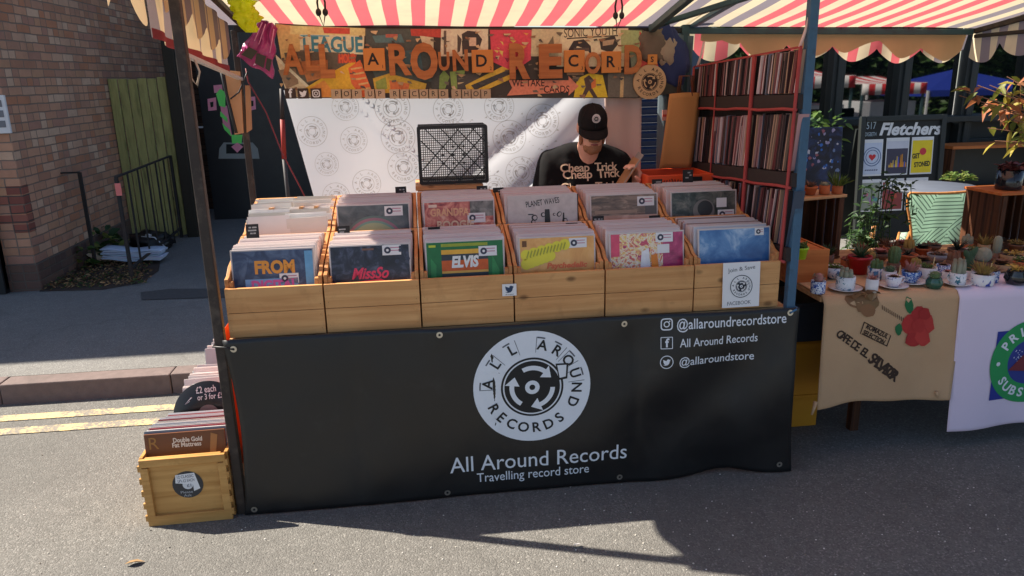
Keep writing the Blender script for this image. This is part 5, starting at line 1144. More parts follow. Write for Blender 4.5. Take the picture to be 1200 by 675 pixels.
# black vinyl price disc standing in the box
t = thing('vinyl_record', 'black vinyl record with white chalk prices standing up in the road box', 'vinyl record', (-0.195, 0.372, 0.275), rot=(R(-14), 0, 0))
mb = MB(); mb.lathe([(0.0, 0), (0.05, 0.0008), (0.052, 0), (0.149, 0), (0.150, 0.001), (0.149, 0.002), (0.052, 0.002), (0.05, 0.0014), (0.0, 0.0014)], pm('vinyl', (0.012, 0.012, 0.013), 0.28, 0.2, 4), 64, Matrix.Rotation(R(90), 4, 'X')); mb.build('disc', t)
mb = MB(); disc(mb, 0, 0, 0.045, 0.0015, flat(120, 108, 104), on_front(0, -0.001, 0), 30)
mb.build('centre_label', t)
mb = MB(); fn = on_front(0, -0.003, 0); text(mb, "£2 each", 0.042, M['white_paper'], fn, -0.005, 0.112, 0, R(4), fit=0.085, bold=0.01); text(mb, "or 3 for £5", 0.036, M['white_paper'], fn, 0.012, 0.080, 0, R(3), fit=0.11, bold=0.01)
mb.add([fn(-0.10, 0.05, 0), fn(-0.075, 0.066, 0), fn(-0.078, 0.062, 0), fn(-0.065, 0.08, 0), fn(-0.07, 0.082, 0)], [(0, 1, 2), (0, 3, 4)], M['white_paper']); mb.build('chalk_lettering', t)
# more boxes behind it, filled with white sleeves
for i, (y, x, h) in enumerate(((0.43, -0.18, 0.02), (0.80, -0.17, 0.05))):
    lab = ('grey plastic crate of bagged records behind the black vinyl price disc', 'farther plastic crate of bagged records by the stall table leg')[i]
    t = thing('plastic_crate', lab, 'crate', (x, y, 0)); mb = MB()
    for c, d in (((0, 0.006, 0.13), (0.33, 0.012, 0.26)), ((0, 0.334, 0.13), (0.33, 0.012, 0.26)), ((-0.16, 0.17, 0.13), (0.012, 0.316, 0.258)), ((0.16, 0.17, 0.13), (0.012, 0.316, 0.258)), ((0, 0.17, 0.008), (0.30, 0.31, 0.012))): mb.box(c, d, (flat(196, 120, 60), flat(120, 124, 128))[i])
    mb.build('crate_body', t, 0.003)
    for k in range(16):
        add_sleeve(random.choice([SMESH[3], SMESH[6], tm[2], tm[0], SMESH[0], tm[1]]), (x + random.uniform(-0.003, 0.003), y + 0.028 + 0.016 * k, 0.018 + h + random.uniform(0, 0.03)), (R(-10 + random.uniform(-3, 4)), R(random.uniform(-1.5, 1.5)), R(random.uniform(-1, 1))), ('bagged record in the crate behind the vinyl price disc', 'bagged record in the farther plastic crate')[i], ('records in the crate behind the price disc', 'records in the farther plastic crate')[i])
# ------------------------------------------------------------------ odds and ends hung on the frame
# neon bag
q0, q1 = aty(287, -6, 0.72), aty(294, 38, 0.72); hgt = q0.z - q1.z
mb = MB()
def crum(u, w):
    a = 2 * math.pi * u; p = Vector((math.cos(a), math.sin(a), w * 3)); r_ = (0.052 * (0.35 + 0.65 * min(1, (w + 0.05) * 2.2))) * (1 + 0.5 * mnoise.noise(p * 2.2) + 0.28 * abs(mnoise.noise(p * 5.5)) - 0.1)
    return (q1.x + (q0.x - q1.x) * w + r_ * math.cos(a) - 0.02 * w, 0.72 + 0.6 * r_ * math.sin(a), q1.z + hgt * w)
mb.sheet(64, 48, crum, pm('neon_plastic', lin(226, 236, 24), 0.4, 0.08, 6, trans=0.3)); o = mb.build('plastic_bag'); tag(o, 'crumpled neon yellow plastic bag tied under the canopy at left', 'bag')
# purple bag with picture windows
t = thing('gift_bag', 'shiny magenta bag with dark picture windows tied at the left of the sign', 'bag', (0, 1.12, 0))
mb = MB(); G4 = [aty(*p, 1.09) for p in ((276, 66), (318, 91), (322, 31), (305, 20))]
def gb(u, w):
    p = (G4[0] * (1 - u) + G4[1] * u) * (1 - w) + (G4[3] * (1 - u) + G4[2] * u) * w
    k = 0.014 * mnoise.noise(Vector((u * 5, w * 4, 2))) + 0.008 * abs(mnoise.noise(Vector((u * 11, w * 8, 7)))) + 0.012 * math.sin(u * 19 + w * 2) * w
    return (p.x + 0.006 * math.sin(w * 14), -0.012 - 0.02 * math.sin(math.pi * u) * (1 - 0.5 * w) + k, p.z + 0.006 * math.sin(u * 11))
mb.sheet(40, 40, gb, pm('magenta_foil', lin(168, 62, 124), 0.3, 0.3, 14, spec=0.6), thick=(0, 0.02, 0)); mb.build('bag_body', t)
mb = MB(); fw = on_front(0, -0.044, 0)
for pts, c in (([(283, 64), (292, 55), (302, 60), (295, 70)], (70, 70, 62)), ([(301, 62), (312, 66), (309, 80), (299, 74)], (64, 62, 58)), ([(313, 68), (319, 70), (316, 84), (311, 80)], (60, 58, 54))): mb.poly([(q.x, q.z) for q in (aty(a, b_, 1.08) for a, b_ in pts)], 0, flat(*c, 0.4, 0.3), fw)
mb.build('picture_window', t)
mb = MB()
for a, b_, c, d in ((298, 48, 307, 26), (303, 52, 311, 28), (316, 62, 321, 34)): mb.tube([(q.x, -0.036, q.z) for q in (aty(a, b_, 1.08), aty(c, d, 1.08))], 0.0025, flat(226, 150, 190), 5)
mb.build('fold_crease', t)
# cardboard strips hanging at the left back post
for i, (pts, lab, c) in enumerate((([(263, 82), (281, 84), (285, 156), (275, 158)], 'long tan cardboard strip hanging beside the left back post', (190, 142, 102)), ([(286, 100), (292, 100), (294, 152), (288, 156)], 'narrow tan cardboard strip hanging right of the left back post', (176, 130, 94)))):
    P = [aty(px, py, 1.14) for px, py in pts]; mb = MB(); n = 4
    mb.add([(p.x, 0, p.z) for p in P] + [(p.x, 0.012, p.z) for p in P], [(3, 2, 1, 0), (4, 5, 6, 7)] + [(k, (k + 1) % 4, 4 + (k + 1) % 4, 4 + k) for k in range(4)], flat(*c, 0.8)); o = mb.build('cardboard_strip'); o.location.y = 1.14 + 0.02 * i; tag(o, lab, 'cardboard', 'cardboard strips on the left back post')
P = [aty(*p, 1.12) for p in ((258, 78), (264, 104), (273, 140), (277, 156))]; mb = MB(); mb.tube(P, 0.008, M['black_pl'], 6); P = [aty(*p, 1.11) for p in ((270, 116), (280, 108), (287, 92), (290, 84))]; mb.tube(P, 0.004, M['black_pl'], 6); tag(mb.build('strap'), 'black strap hanging with the cardboard strips at the left back post', 'strap')
mb = MB(); mb.tube([aty(*p, 1.15) for p in ((288, 80), (291, 96), (312, 132), (330, 178), (350, 216), (366, 248))], 0.0035, flat(120, 44, 52), 6); tag(mb.build('cord'), 'thin dark red cord slanting down from the left back post', 'cord')
mb = MB(); mb.tube([aty(*p, 1.6) for p in ((331, 140), (333, 186))], 0.014, flat(150, 44, 36), 8); mb.tube([aty(*p, 1.6) for p in ((333, 186), (341, 262))], 0.012, flat(60, 58, 60), 8); mb.tube([aty(*p, 1.6) for p in ((330, 104), (331, 140))], 0.012, flat(50, 40, 40), 8)
o = mb.build('folded_pole'); tag(o, 'dark pole with a red sleeve standing behind the white sheet edge', 'pole')
P = [aty(*p, 0.02) for p in ((222, 68), (224, 92), (231, 100), (234, 84), (228, 70))]; mb = MB(); mb.tube(P, 0.004, flat(190, 170, 150), 6); tag(mb.build('string_loop'), 'loop of pale string hanging from the left front post', 'string')
for (px, py, lab) in ((377, 12, 'black elastic ball tie hanging over the left half of the sign'), (725, 16, 'black elastic ball tie hanging over the right half of the sign')):
    q = aty(px, py, 0.60); t = thing('ball_tie', lab, 'tie', q, group='elastic ties under the canopy')
    for s in (-1, 1):
        mb = MB(); mb.tube([(s * 0.008, 0, 0.075), (s * 0.016, 0, 0.03), (s * 0.014, 0, 0)], 0.0045, M['black_pl'], 6); mb.build('cord', t)
        mb = MB(); mb.ell((s * 0.014, 0, -0.008), (0.012, 0.012, 0.016), M['black_pl'], None, 12, 8); mb.build('ball', t)
    mb = MB(); mb.tube([(-0.012, 0, -0.02), (0.0, 0.02, -0.062), (0.012, 0, -0.02)], 0.003, flat(60, 52, 50), 6); mb.build('loop', t)
# ------------------------------------------------------------------ the stallholder
def remesh(mb, name, parent, vox, mat, smooth_it=6):
    me = bpy.data.meshes.new(name); me.from_pydata(mb.v, [], mb.f); me.update()
    ob = bpy.data.objects.new(name, me); col.objects.link(ob)
    md = ob.modifiers.new('r', 'REMESH'); md.mode = 'VOXEL'; md.voxel_size = vox; md.use_smooth_shade = True
    sm = ob.modifiers.new('s', 'SMOOTH'); sm.factor = 0.5; sm.iterations = smooth_it
    dg = bpy.context.evaluated_depsgraph_get(); dg.update()
    m2 = bpy.data.meshes.new_from_object(ob.evaluated_get(dg)); bpy.data.objects.remove(ob)
    m2.materials.clear(); m2.materials.append(mat); m2.name = name
    for p in m2.polygons: p.use_smooth = True; p.material_index = 0
    o = bpy.data.objects.new(name, m2); col.objects.link(o); o.parent = parent; return o
def cap(mb, a, b_, ra, rb, n=14):
    """a tapered limb with round ends"""
    a, b_ = Vector(a), Vector(b_); t = (b_ - a).normalized(); L = (b_ - a).length
    prof = [(0.0005, -ra)] + [(ra * math.cos(q), ra * math.sin(q)) for q in (R(-60), R(-30), 0)] + [(rb * math.cos(q), L + rb * math.sin(q)) for q in (0, R(30), R(60))] + [(0.0005, L + rb)]
    X = Matrix.Translation(a) @ t.to_track_quat('Z', 'Y').to_matrix().to_4x4()
    o = len(mb.v); mb.lathe(prof, M['skin'], n, X)
    mb.f.append(tuple(o + k for k in range(n))[::-1]); mb.m.append(0); mb.s.append(True); l_ = len(mb.v) - n; mb.f.append(tuple(l_ + k for k in range(n))); mb.m.append(0); mb.s.append(True)
man = thing('person', 'stallholder in black cap and black printed T-shirt looking down behind the crates', 'person', (1.66, 1.21, 0))
HC = Vector((0.018, -0.150, 1.424)); HR = Matrix.Translation(HC) @ Matrix.Scale(0.91, 4) @ Matrix.Rotation(R(-3), 4, 'Z') @ Matrix.Rotation(R(20), 4, 'X')      # head bowed forward
ShL, ShR = Vector((-0.182, -0.035, 1.235)), Vector((0.186, -0.035, 1.222))
ElL, ElR = Vector((-0.236, -0.07, 1.01)), Vector((0.262, -0.10, 1.0))
WrL, WrR = Vector((-0.10, -0.27, 0.985)), Vector((0.222, -0.262, 1.118))
b_ = MB()
cap(b_, (0, 0.03, 0.86), (0, 0.0, 1.06), 0.135, 0.13); cap(b_, (-0.06, -0.02, 1.1), (0.06, -0.02, 1.1), 0.12, 0.12); cap(b_, (-0.12, -0.03, 1.23), (0.12, -0.03, 1.22), 0.07, 0.07)
cap(b_, (0, -0.05, 1.22), (0.012, -0.105, 1.33), 0.062, 0.06)
b_.ell((0, 0, 0.01), (0.076, 0.094, 0.115), M['skin'], HR, 24, 18); b_.ell((0, -0.03, -0.075), (0.056, 0.062, 0.06), M['skin'], HR, 18, 12)
b_.ell((0, -0.098, -0.012), (0.014, 0.022, 0.022), M['skin'], HR, 12, 8); b_.ell((0, -0.078, 0.012), (0.010, 0.02, 0.03), M['skin'], HR, 12, 8)
for s in (-1, 1): b_.ell((s * 0.078, 0.01, -0.005), (0.012, 0.02, 0.034), M['skin'], HR, 12, 8)
for sh, el, wr in ((ShL, ElL, WrL), (ShR, ElR, WrR)): cap(b_, sh, el, 0.052, 0.042); cap(b_, el, wr, 0.043, 0.029)
for s in (-1, 1): cap(b_, (s * 0.09, 0.03, 0.86), (s * 0.1, -0.0, 0.47), 0.085, 0.055); cap(b_, (s * 0.1, 0.0, 0.47), (s * 0.1, 0.03, 0.08), 0.055, 0.04); cap(b_, (s * 0.1, 0.02, 0.045), (s * 0.11, -0.13, 0.035), 0.04, 0.033)
def hand(mb, wr, palm_dir, across, curl, size=1.0, thumb_side=1):
    """palm, four unequal curled fingers and a thumb leaving the side of the palm"""
    d = Vector(palm_dir).normalized(); a = Vector(across).normalized(); nrm = d.cross(a).normalized() * curl
    for k in range(4): cap(mb, wr + a * (0.022 - 0.014 * k) * size * 0.5, wr + d * 0.085 * size + a * (0.033 - 0.021 * k) * size, 0.015, 0.0125, 10)
    for k, L in enumerate((0.040, 0.046, 0.043, 0.034)):
        base = wr + d * 0.088 * size + a * (0.033 - 0.021 * k) * size
        p1 = base + (d * 0.75 + nrm * 0.55) * L; p2 = p1 + (d * 0.1 + nrm) * L * 0.75; p3 = p2 + (-d * 0.5 + nrm * 0.7) * L * 0.5
        cap(mb, base, p1, 0.0098, 0.0092, 8); cap(mb, p1, p2, 0.0092, 0.0085, 8); cap(mb, p2, p3, 0.0085, 0.0075, 8)
    tb = wr + d * 0.03 * size + a * 0.026 * size * thumb_side
    t1 = tb + (d * 0.5 + a * 0.75 * thumb_side + nrm * 0.4) * 0.04; t2 = t1 + (d * 0.6 + nrm * 0.75 + a * 0.1 * thumb_side) * 0.032
    cap(mb, tb, t1, 0.014, 0.0115, 8); cap(mb, t1, t2, 0.0115, 0.009, 8)
hand(b_, WrR, (0.02, -0.15, 1), (0.25, -1, 0.0), -1, 0.95, 1)
hand(b_, WrL, (0.75, -0.6, -0.1), (0.3, 0.3, 1), -1, 0.95, 1)
remesh(b_, 'body', man, 0.0055, M['skin'], 4)
s_ = MB()
cap(s_, (0, 0.03, 0.83), (0, 0.0, 1.05), 0.162, 0.155); cap(s_, (-0.075, -0.02, 1.07), (0.075, -0.02, 1.07), 0.14, 0.14); cap(s_, (-0.085, -0.02, 1.12), (0.085, -0.02, 1.12), 0.135, 0.135); cap(s_, (-0.12, -0.03, 1.205), (0.12, -0.032, 1.198), 0.098, 0.096); cap(s_, (-0.045, -0.045, 1.275), (0.05, -0.045, 1.272), 0.072, 0.072)
for sh, el in ((ShL, ElL), (ShR, ElR)):
    e = sh + (el - sh) * 0.58; cap(s_, sh, e, 0.074, 0.076); cap(s_, sh * 0.6 + Vector((0, -0.014, 0.47)), e * 0.8 + sh * 0.1 + Vector((0, -0.003, 0.1)), 0.088, 0.085); cap(s_, Vector((0.05 if sh.x > 0 else -0.05, -0.045, 1.285)), sh, 0.064, 0.072)
sh_o = remesh(s_, 't_shirt', man, 0.008, M['tshirt'], 14)
# creases in the cloth
me = sh_o.data
for v_ in me.vertices:
    c = v_.co; n_ = 0.006 * mnoise.noise(Vector((c.x * 9, c.y * 6, c.z * 14))) + 0.004 * mnoise.noise(Vector((c.x * 22, c.y * 10, c.z * 8))); v_.co = c + v_.normal * n_
j_ = MB()
cap(j_, (-0.05, 0.03, 0.84), (0.05, 0.03, 0.84), 0.15, 0.15)
for s in (-1, 1): cap(j_, (s * 0.09, 0.03, 0.82), (s * 0.1, 0.0, 0.47), 0.105, 0.075); cap(j_, (s * 0.1, 0.0, 0.47), (s * 0.1, 0.03, 0.12), 0.075, 0.062)
remesh(j_, 'trousers', man, 0.012, M['jeans'], 4)
for s in (-1, 1):
    f_ = MB(); cap(f_, (s * 0.1, 0.04, 0.052), (s * 0.112, -0.14, 0.045), 0.05, 0.044); remesh(f_, 'shoe', man, 0.01, flat(40, 38, 40), 3)
# cap, emblem, beard, eyes
c_ = MB(); prof = []
for k in range(13): q = R(90 * k / 12); prof.append((math.cos(q), math.sin(q)))
CR = HR @ Matrix.Translation((0, 0.004, 0.036))
c_.lathe([(0.083 * a, 0.094 * b_2 ** 0.85) for a, b_2 in prof], M['cap'], 36, CR, sx=1.0, sy=1.22)
c_.lathe([(0.083, 0.0), (0.083, -0.022), (0.080, -0.022), (0.080, 0.0)], M['cap'], 36, CR, sx=1.0, sy=1.22)
for k in range(6): a = R(60 * k + 30); c_.tube([CR @ Vector((0.0845 * math.cos(a) * c2, 0.0845 * 1.22 * math.sin(a) * c2, 0.0955 * s2)) for c2, s2 in [(math.cos(R(90 * j / 8)), max(0, math.sin(R(90 * j / 8))) ** 0.85) for j in range(9)]], 0.0012, flat(34, 32, 34, 0.85), 5)
c_.ell((0, 0, 0.095), (0.008, 0.008, 0.005), M['cap'], CR, 10, 6)
def peak(u, w):
    a = math.pi * (0.5 - u) * 0.86; rr = 1.0 + 0.0 * w
    x = 0.083 * math.sin(a) * (1 + 0.03 * w); y = -0.098 * math.cos(a) - w * 0.058 * max(0.0, math.cos(a * 0.98)) ** 0.6
    z = -0.018 - 0.016 * w * 1.0 - 0.16 * x * x * 14 * 0.35 - 0.012 * w * w
    return tuple(CR @ Vector((x, y, z)))
c_.sheet(22, 6, peak, M['cap'], thick=tuple((HR.to_3x3() @ Vector((0, 0, -0.004))))); c_.build('cap', man)
e_ = MB(); fn = lambda x, y, h: tuple(CR @ Vector((x, -(0.1025 - 0.55 * y * y / 0.1 - 0.13 * max(0, y - 0.02)) - h - 0.006, 0.035 + y)))
disc(e_, 0, 0.02, 0.0235, 0.0, flat(196, 190, 190), fn, 24, 3); disc(e_, 0, 0.02, 0.012, 0.0012, M['cap'], fn, 16); ring(e_, 0, 0.02, 0.003, 0.006, 0.002, flat(196, 190, 190), fn, 12); ring(e_, 0, 0.02, 0.0155, 0.0165, 0.001, flat(40, 38, 40), fn, 16); e_.build('cap_badge', man)
h_ = MB(); h_.ell((0, -0.040, -0.098), (0.054, 0.060, 0.046), M['hair'], HR, 26, 18, lump=0.12, seed=4); 
for s in (-1, 1): h_.ell((s * 0.064, -0.012, -0.066), (0.012, 0.026, 0.036), M['hair'], HR, 12, 10, lump=0.15, seed=6)
h_.ell((0, -0.088, -0.044), (0.034, 0.014, 0.012), M['hair'], HR, 14, 8, lump=0.2, seed=9); h_.ell((0, 0.05, -0.02), (0.074, 0.05, 0.06), M['hair'], HR, 20, 12, lump=0.1, seed=2); h_.build('beard', man)
e_ = MB(); e_.ell((0, -0.102, -0.062), (0.022, 0.006, 0.006), flat(168, 92, 84), HR, 12, 8); e_.build('mouth', man)
for s in (-1, 1): e_ = MB(); e_.ell((s * 0.031, -0.083, -0.004), (0.013, 0.010, 0.007), flat(216, 206, 200), HR, 12, 8); e_.ell((s * 0.031, -0.0915, -0.005), (0.005, 0.003, 0.005), flat(50, 36, 28), HR, 10, 6); e_.build('eye', man)
# shirt print laid on the cloth
bv = BVHTree.FromPolygons([v_.co for v_ in sh_o.data.vertices], [tuple(p.vertices) for p in sh_o.data.polygons])
def on_shirt(x, y, h):
    hit = bv.ray_cast(Vector((x, -0.6, y)), Vector((0, 1, 0)))
    yy = hit[0].y if hit[0] else -0.15
    return (x, yy - 0.002 - h, y)
p_ = MB(); L0_ = aty(691, 197, 1.06); zt = L0_.z; xt = L0_.x - 1.66
for k, (dz, dx) in enumerate(((0.0, 0), (-0.034, 0.012), (-0.098, -0.002), (-0.128, 0.010))):
    for wd, off, fit in (("Cheap", -0.074, 0.155), ("Trick", 0.092, 0.125)):
        text(p_, wd, 0.06, M['shirt_print'], on_shirt, xt + off + dx, zt + dz, 0.0004, 0, fit=fit, bold=0.016, space=0.92)
p_.build('shirt_print', man)
w_ = MB(); a = WrR + (ElR - WrR) * 0.12; ax = (ElR - WrR).normalized(); w_.lathe([(0.034, -0.014), (0.036, -0.012), (0.036, 0.012), (0.034, 0.014)], flat(60, 58, 62), 20, Matrix.Translation(a) @ ax.to_track_quat('Z', 'Y').to_matrix().to_4x4()); w_.build('wristband', man)
# the singles he holds
for k, (dx, c, lab) in enumerate(((0.0, (150, 142, 138), 'grey single sleeve held up in the stallholder hand'), (-0.012, (176, 128, 88), 'brown single sleeve held in front of the grey one'))):
    q = aty(738, 202, 0.945); mb = MB(); mb.box((0, 0, 0.0), (0.005, 0.17, 0.20 - 0.03 * k), flat(*c, 0.6)); o = mb.build('held_single', bevel=0.0008); o.location = (q.x + 0.004 + dx, 0.955, q.z + 0.01 - 0.012 * k); o.rotation_euler = (0, R(33), R(-8 + 4 * k)); tag(o, lab, 'single')
q = aty(752, 212, 0.985); mb = MB(); mb.sheet(8, 8, lambda u, w: (0.07 * u - 0.03 + 0.01 * math.sin(w * 5), 0.02 * math.sin(u * 3), -0.06 + 0.10 * w * (1 - 0.5 * u)), M['white_paper'], thick=(0.0, 0.003, 0)); o = mb.build('paper_bag'); o.location = q; tag(o, 'crumpled white paper bag held behind the stallholder hand', 'paper bag')
# ------------------------------------------------------------------ the cafe front behind the plant stall
FY = 4.4
M['frame_dark'] = pm('dark_window_paint', (0.022, 0.026, 0.025), 0.45, 0.2, 6)
m, nt, b = newmat('tinted_glass'); b.inputs['Base Color'].default_value = (0.006, 0.008, 0.008, 1); b.inputs['Roughness'].default_value = 0.02; b.inputs['IOR'].default_value = 2.1; b.inputs['Specular IOR Level'].default_value = 0.75; M['glass'] = m
sf = thing('cafe_building', 'dark framed cafe front with tall tinted windows behind the plant stall', 'building', (0, FY, GP))
xs = [aty(px, 60, FY).x for px in (982, 1060, 1138)]; dxm = xs[1] - xs[0]
cols = [xs[0] - 2 * dxm, xs[0] - dxm, xs[0], xs[1], xs[2], xs[2] + dxm, xs[2] + 2 * dxm, xs[2] + 3 * dxm, xs[2] + 4 * dxm]
XA, XB_ = cols[0], cols[-1]
zs = aty(1000, 142, FY).z - GP
mb = MB(); mb.box(((XA + XB_) / 2, 0.12, zs / 2 - 0.02), (XB_ - XA, 0.12, zs - 0.05), M['frame_dark'])
mb.box(((XA + XB_) / 2, 0.12, 3.6), (XB_ - XA + 0.2, 0.2, 1.4), M['frame_dark']); mb.build('wall', sf, 0.004)
for i in range(len(cols) - 1):
    mb = MB(); mb.box((cols[i] + dxm / 2, 0.05, (zs - 0.12) / 2), (dxm - 0.2, 0.03, zs - 0.3), M['frame_dark']); mb.build('panel', sf, 0.01)
for x in cols:
    mb = MB(); mb.box((x, 0.0, 1.6), (0.13, 0.12, 3.2), M['frame_dark']); mb.box((x, -0.07, 1.6), (0.05, 0.03, 3.19), M['frame_dark']); mb.build('mullion', sf, 0.005)
mb = MB(); mb.box(((XA + XB_) / 2, -0.03, zs), (XB_ - XA, 0.22, 0.06), M['frame_dark']); mb.build('sill', sf, 0.006)
mb = MB(); mb.box(((XA + XB_) / 2, 0.03, 2.86), (XB_ - XA, 0.1, 0.09), M['frame_dark']); mb.build('transom', sf, 0.004)
for i in range(len(cols) - 1):
    mb = MB(); mb.box((cols[i] + dxm / 2, 0.05, (zs + 2.9) / 2), (dxm - 0.135, 0.012, 2.9 - zs - 0.05), M['glass']); mb.build('window_pane', sf)
# what stands across the road behind the viewer and shows in those panes
def mirror_at(px, py, dist):
    """the place whose reflection in the panes shows at this pixel, dist metres in front of the panes"""
    d = _ray(px, py); t = (FY + 0.044 - CAM.y) / d.y; hit = CAM + d * t; r = Vector((d.x, -d.y, d.z)); return hit + r * (dist / d.y)
def back_stall(px0, px1, py0, py1, dist, c1, c2, lab, tall=0.9):
    A, B = mirror_at(px0, py0, dist), mirror_at(px1, py1, dist)
    x0, x1, zt, zb = A.x, B.x, A.z, B.z; Y = A.y; t = thing('market_stall', lab, 'market stall', (0, Y, 0))
    n = max(6, int((x1 - x0) / 0.16)); n += n % 2
    mb = MB(); mb.sheet(n, 6, lambda u, w: (x0 + (x1 - x0) * u, 1.0 - 2.0 * w, zt + 0.12 - 0.16 * (1 - w) - 0.05 * math.sin(w * 3)), lambda i: c1 if i % 2 else c2, thick=(0, 0, -0.01)); mb.build('canopy', t)
    mb = MB(); mb.sheet(n, 2, lambda u, w: (x0 + (x1 - x0) * u, 1.01, zt - 0.05 - 0.26 * (1 - w)), lambda i: c1 if i % 2 else c2, thick=(0, -0.01, 0)); mb.build('valance', t)
    for x in (x0 + 0.05, x1 - 0.05):
        for y in (0.95, -0.9): mb = MB(); mb.bar((x, y, 0), (x, y, zt + (-0.08 if y > 0 else 0.06)), 0.05, 0.05, M['post_teal']); mb.build('post', t)
    mb = MB(); mb.box(((x0 + x1) / 2, 0.2, 0.45), (x1 - x0 - 0.2, 1.2, 0.9), flat(196, 196, 200, 0.8, 0.15)); mb.build('table', t, 0.01)
    return t
back_stall(900, 974, 88, 110, 10.5, flat(206, 40, 50, 0.8), flat(232, 228, 226, 0.8), 'red and white striped stall across the road, nearer of two')
back_stall(985, 1056, 96, 108, 11.5, flat(196, 40, 46, 0.8), flat(226, 222, 220, 0.8), 'red and white striped stall across the road beside the blue gazebo')
A, B = mirror_at(1082, 106, 12), mirror_at(1225, 84, 12)
t = thing('blue_gazebo', 'bright blue pop-up gazebo across the road', 'gazebo', (0, A.y, 0)); x0, x1 = A.x, B.x; xm = (x0 + x1) / 2
mb = MB(); Pk = (xm, -1.2, B.z + 0.12); zz = A.z
cr = [(x0, 0.2, zz), (x1, 0.2, zz), (x1, -2.6, zz), (x0, -2.6, zz)]; bl = flat(26, 48, 140, 0.7)
mb.add(cr + [Pk] + [(a, b2, c - 0.16) for a, b2, c in cr], [(0, 1, 4), (1, 2, 4), (2, 3, 4), (3, 0, 4), (0, 5, 6, 1), (1, 6, 7, 2), (2, 7, 8, 3), (3, 8, 5, 0)], bl); mb.build('canopy', t)
for x in (x0, x1):
    for y in (0.2, -2.6): mb = MB(); mb.bar((x, y, 0), (x, y, zz), 0.05, 0.05, flat(200, 200, 204)); mb.build('leg', t)
for k, lab in enumerate(('tall dense green tree across the road, at the left', 'broad green tree across the road behind the striped stalls', 'dark green tree across the road beside the gazebo', 'rounded green tree across the road behind the gazebo', 'far green tree at the right end across the road')):
    q = mirror_at(900 + 75 * k, 70, 17 + (k % 2)); t = thing('street_tree', lab, 'tree', (q.x, q.y, 0), group='trees across the road')
    mb = MB(); mb.tube([(0, 0, 0), (0.1, 0, 1.5), (0, 0.1, 3.4)], [0.16, 0.12, 0.06], flat(80, 66, 52, 0.9), 8); mb.build('trunk', t)
    mb = MB()
    for j in range(1500):
        dd = rdir(0.1); rr = random.random() ** 0.4 * 2.3; p_ = Vector((dd.x * rr * 1.2, dd.y * rr, 2.7 + dd.z * rr * 1.25)); leaf(mb, p_, rdir(), 0.4, 0.28, LF[j % 3], random.uniform(-1, 1))
    mb.build('crown', t)
h0, h1 = mirror_at(850, 100, 15.5), mirror_at(1290, 100, 15.5)
t = thing('hedge', 'long tall green hedge across the road behind the stalls', 'hedge', ((h0.x + h1.x) / 2, h0.y, 0)); wH = h1.x - h0.x
mb = MB(); mb.box((0, -0.5, 2.0), (wH - 0.5, 0.9, 4.0), flat(26, 36, 22, 0.9)); mb.build('dark_core', t)  # solid dark core, its colour paints in the shade between the leaves
mb = MB()
for k in range(7000): x = random.uniform(-wH / 2, wH / 2); leaf(mb, (x, random.uniform(-0.2, 0.35) + 0.25 * math.sin(x * 1.3), random.uniform(0, 4.3)), rdir(), 0.3, 0.2, LF[k % 3], random.uniform(-1, 1))
mb.build('leaves', t)
# ------------------------------------------------------------------ things standing in front of the cafe
C = [aty(*p, 3.6) for p in ((1015, 138), (1115, 140), (1110, 246), (1018, 246))]
x0, x1 = C[0].x, C[1].x; zt_, zb_ = C[0].z, GP + 0.02; wB, hB = x1 - x0, zt_ - zb_
t = thing('chalkboard_sign', 'black A-board with white hand lettering Fletchers and six posters', 'sign', (x0, 3.6, zb_), rot=(R(-4), 0, 0))
mb = MB(); mb.box((wB / 2, 0.02, hB / 2), (wB, 0.025, hB), flat(30, 32, 33, 0.6)); mb.build('board', t, 0.003)
mb = MB()
for s in (0, 1): mb.box((0.02 + s * (wB - 0.04), 0.0, hB / 2), (0.045, 0.03, hB + 0.02), M['frame_dark']); 
mb.box((wB / 2, -0.002, hB - 0.015), (wB - 0.09, 0.03, 0.045), M['frame_dark']); mb.build('frame', t, 0.003)
mb = MB(); mb.box((wB / 2, 0.26, hB / 2 - 0.04), (wB - 0.1, 0.02, hB - 0.1), M['frame_dark'], Euler((R(12), 0, 0))); mb.build('rear_leg', t)
u_ = wB / 100.0; fn = on_front(0, 0.0065, 0); Z_ = lambda py: hB - (py - 138) * u_ * 1.02; X_ = lambda px: (px - 1015) * u_
mb = MB(); text(mb, "Fletchers", 0.15, M['white_paper'], fn, X_(1074), Z_(152), 0.0, R(-1), fit=u_ * 74, bold=0.035, shear=0.25)
text(mb, "517", 0.09, flat(170, 186, 196), fn, X_(1028), Z_(147), 0, 0, fit=u_ * 11); text(mb, "DIGBETH", 0.05, flat(170, 186, 196), fn, X_(1028), Z_(156), 0, 0, fit=u_ * 13); mb.build('lettering', t)
def poster(px0, py0, px1, py1, c, label):
    m2 = MB(); x, z = X_((px0 + px1) / 2), Z_((py0 + py1) / 2); m2.box((x, 0.004, z), ((px1 - px0) * u_, 0.003, (py1 - py0) * u_), M['white_paper']); o = m2.build('poster', t)
    m2 = MB(); m2.poly([(X_(a), Z_(b2)) for a, b2 in ((px0 + 1, py1 - 2), (px1 - 1, py1 - 2), (px1 - 1, py0 + 4), (px0 + 1, py0 + 4))], 0.0046, flat(*c, 0.5, 0.15), fn); o['label'] = label; return o, m2
o, m2 = poster(1019, 161, 1043, 201, (200, 208, 226), 'white poster with a red heart in blue rings')
ring(m2, X_(1031), Z_(180), u_ * 9.5, u_ * 10.5, 0.0052, flat(90, 110, 150), fn, 28); ring(m2, X_(1031), Z_(180), u_ * 7, u_ * 7.8, 0.0052, flat(90, 110, 150), fn, 28)
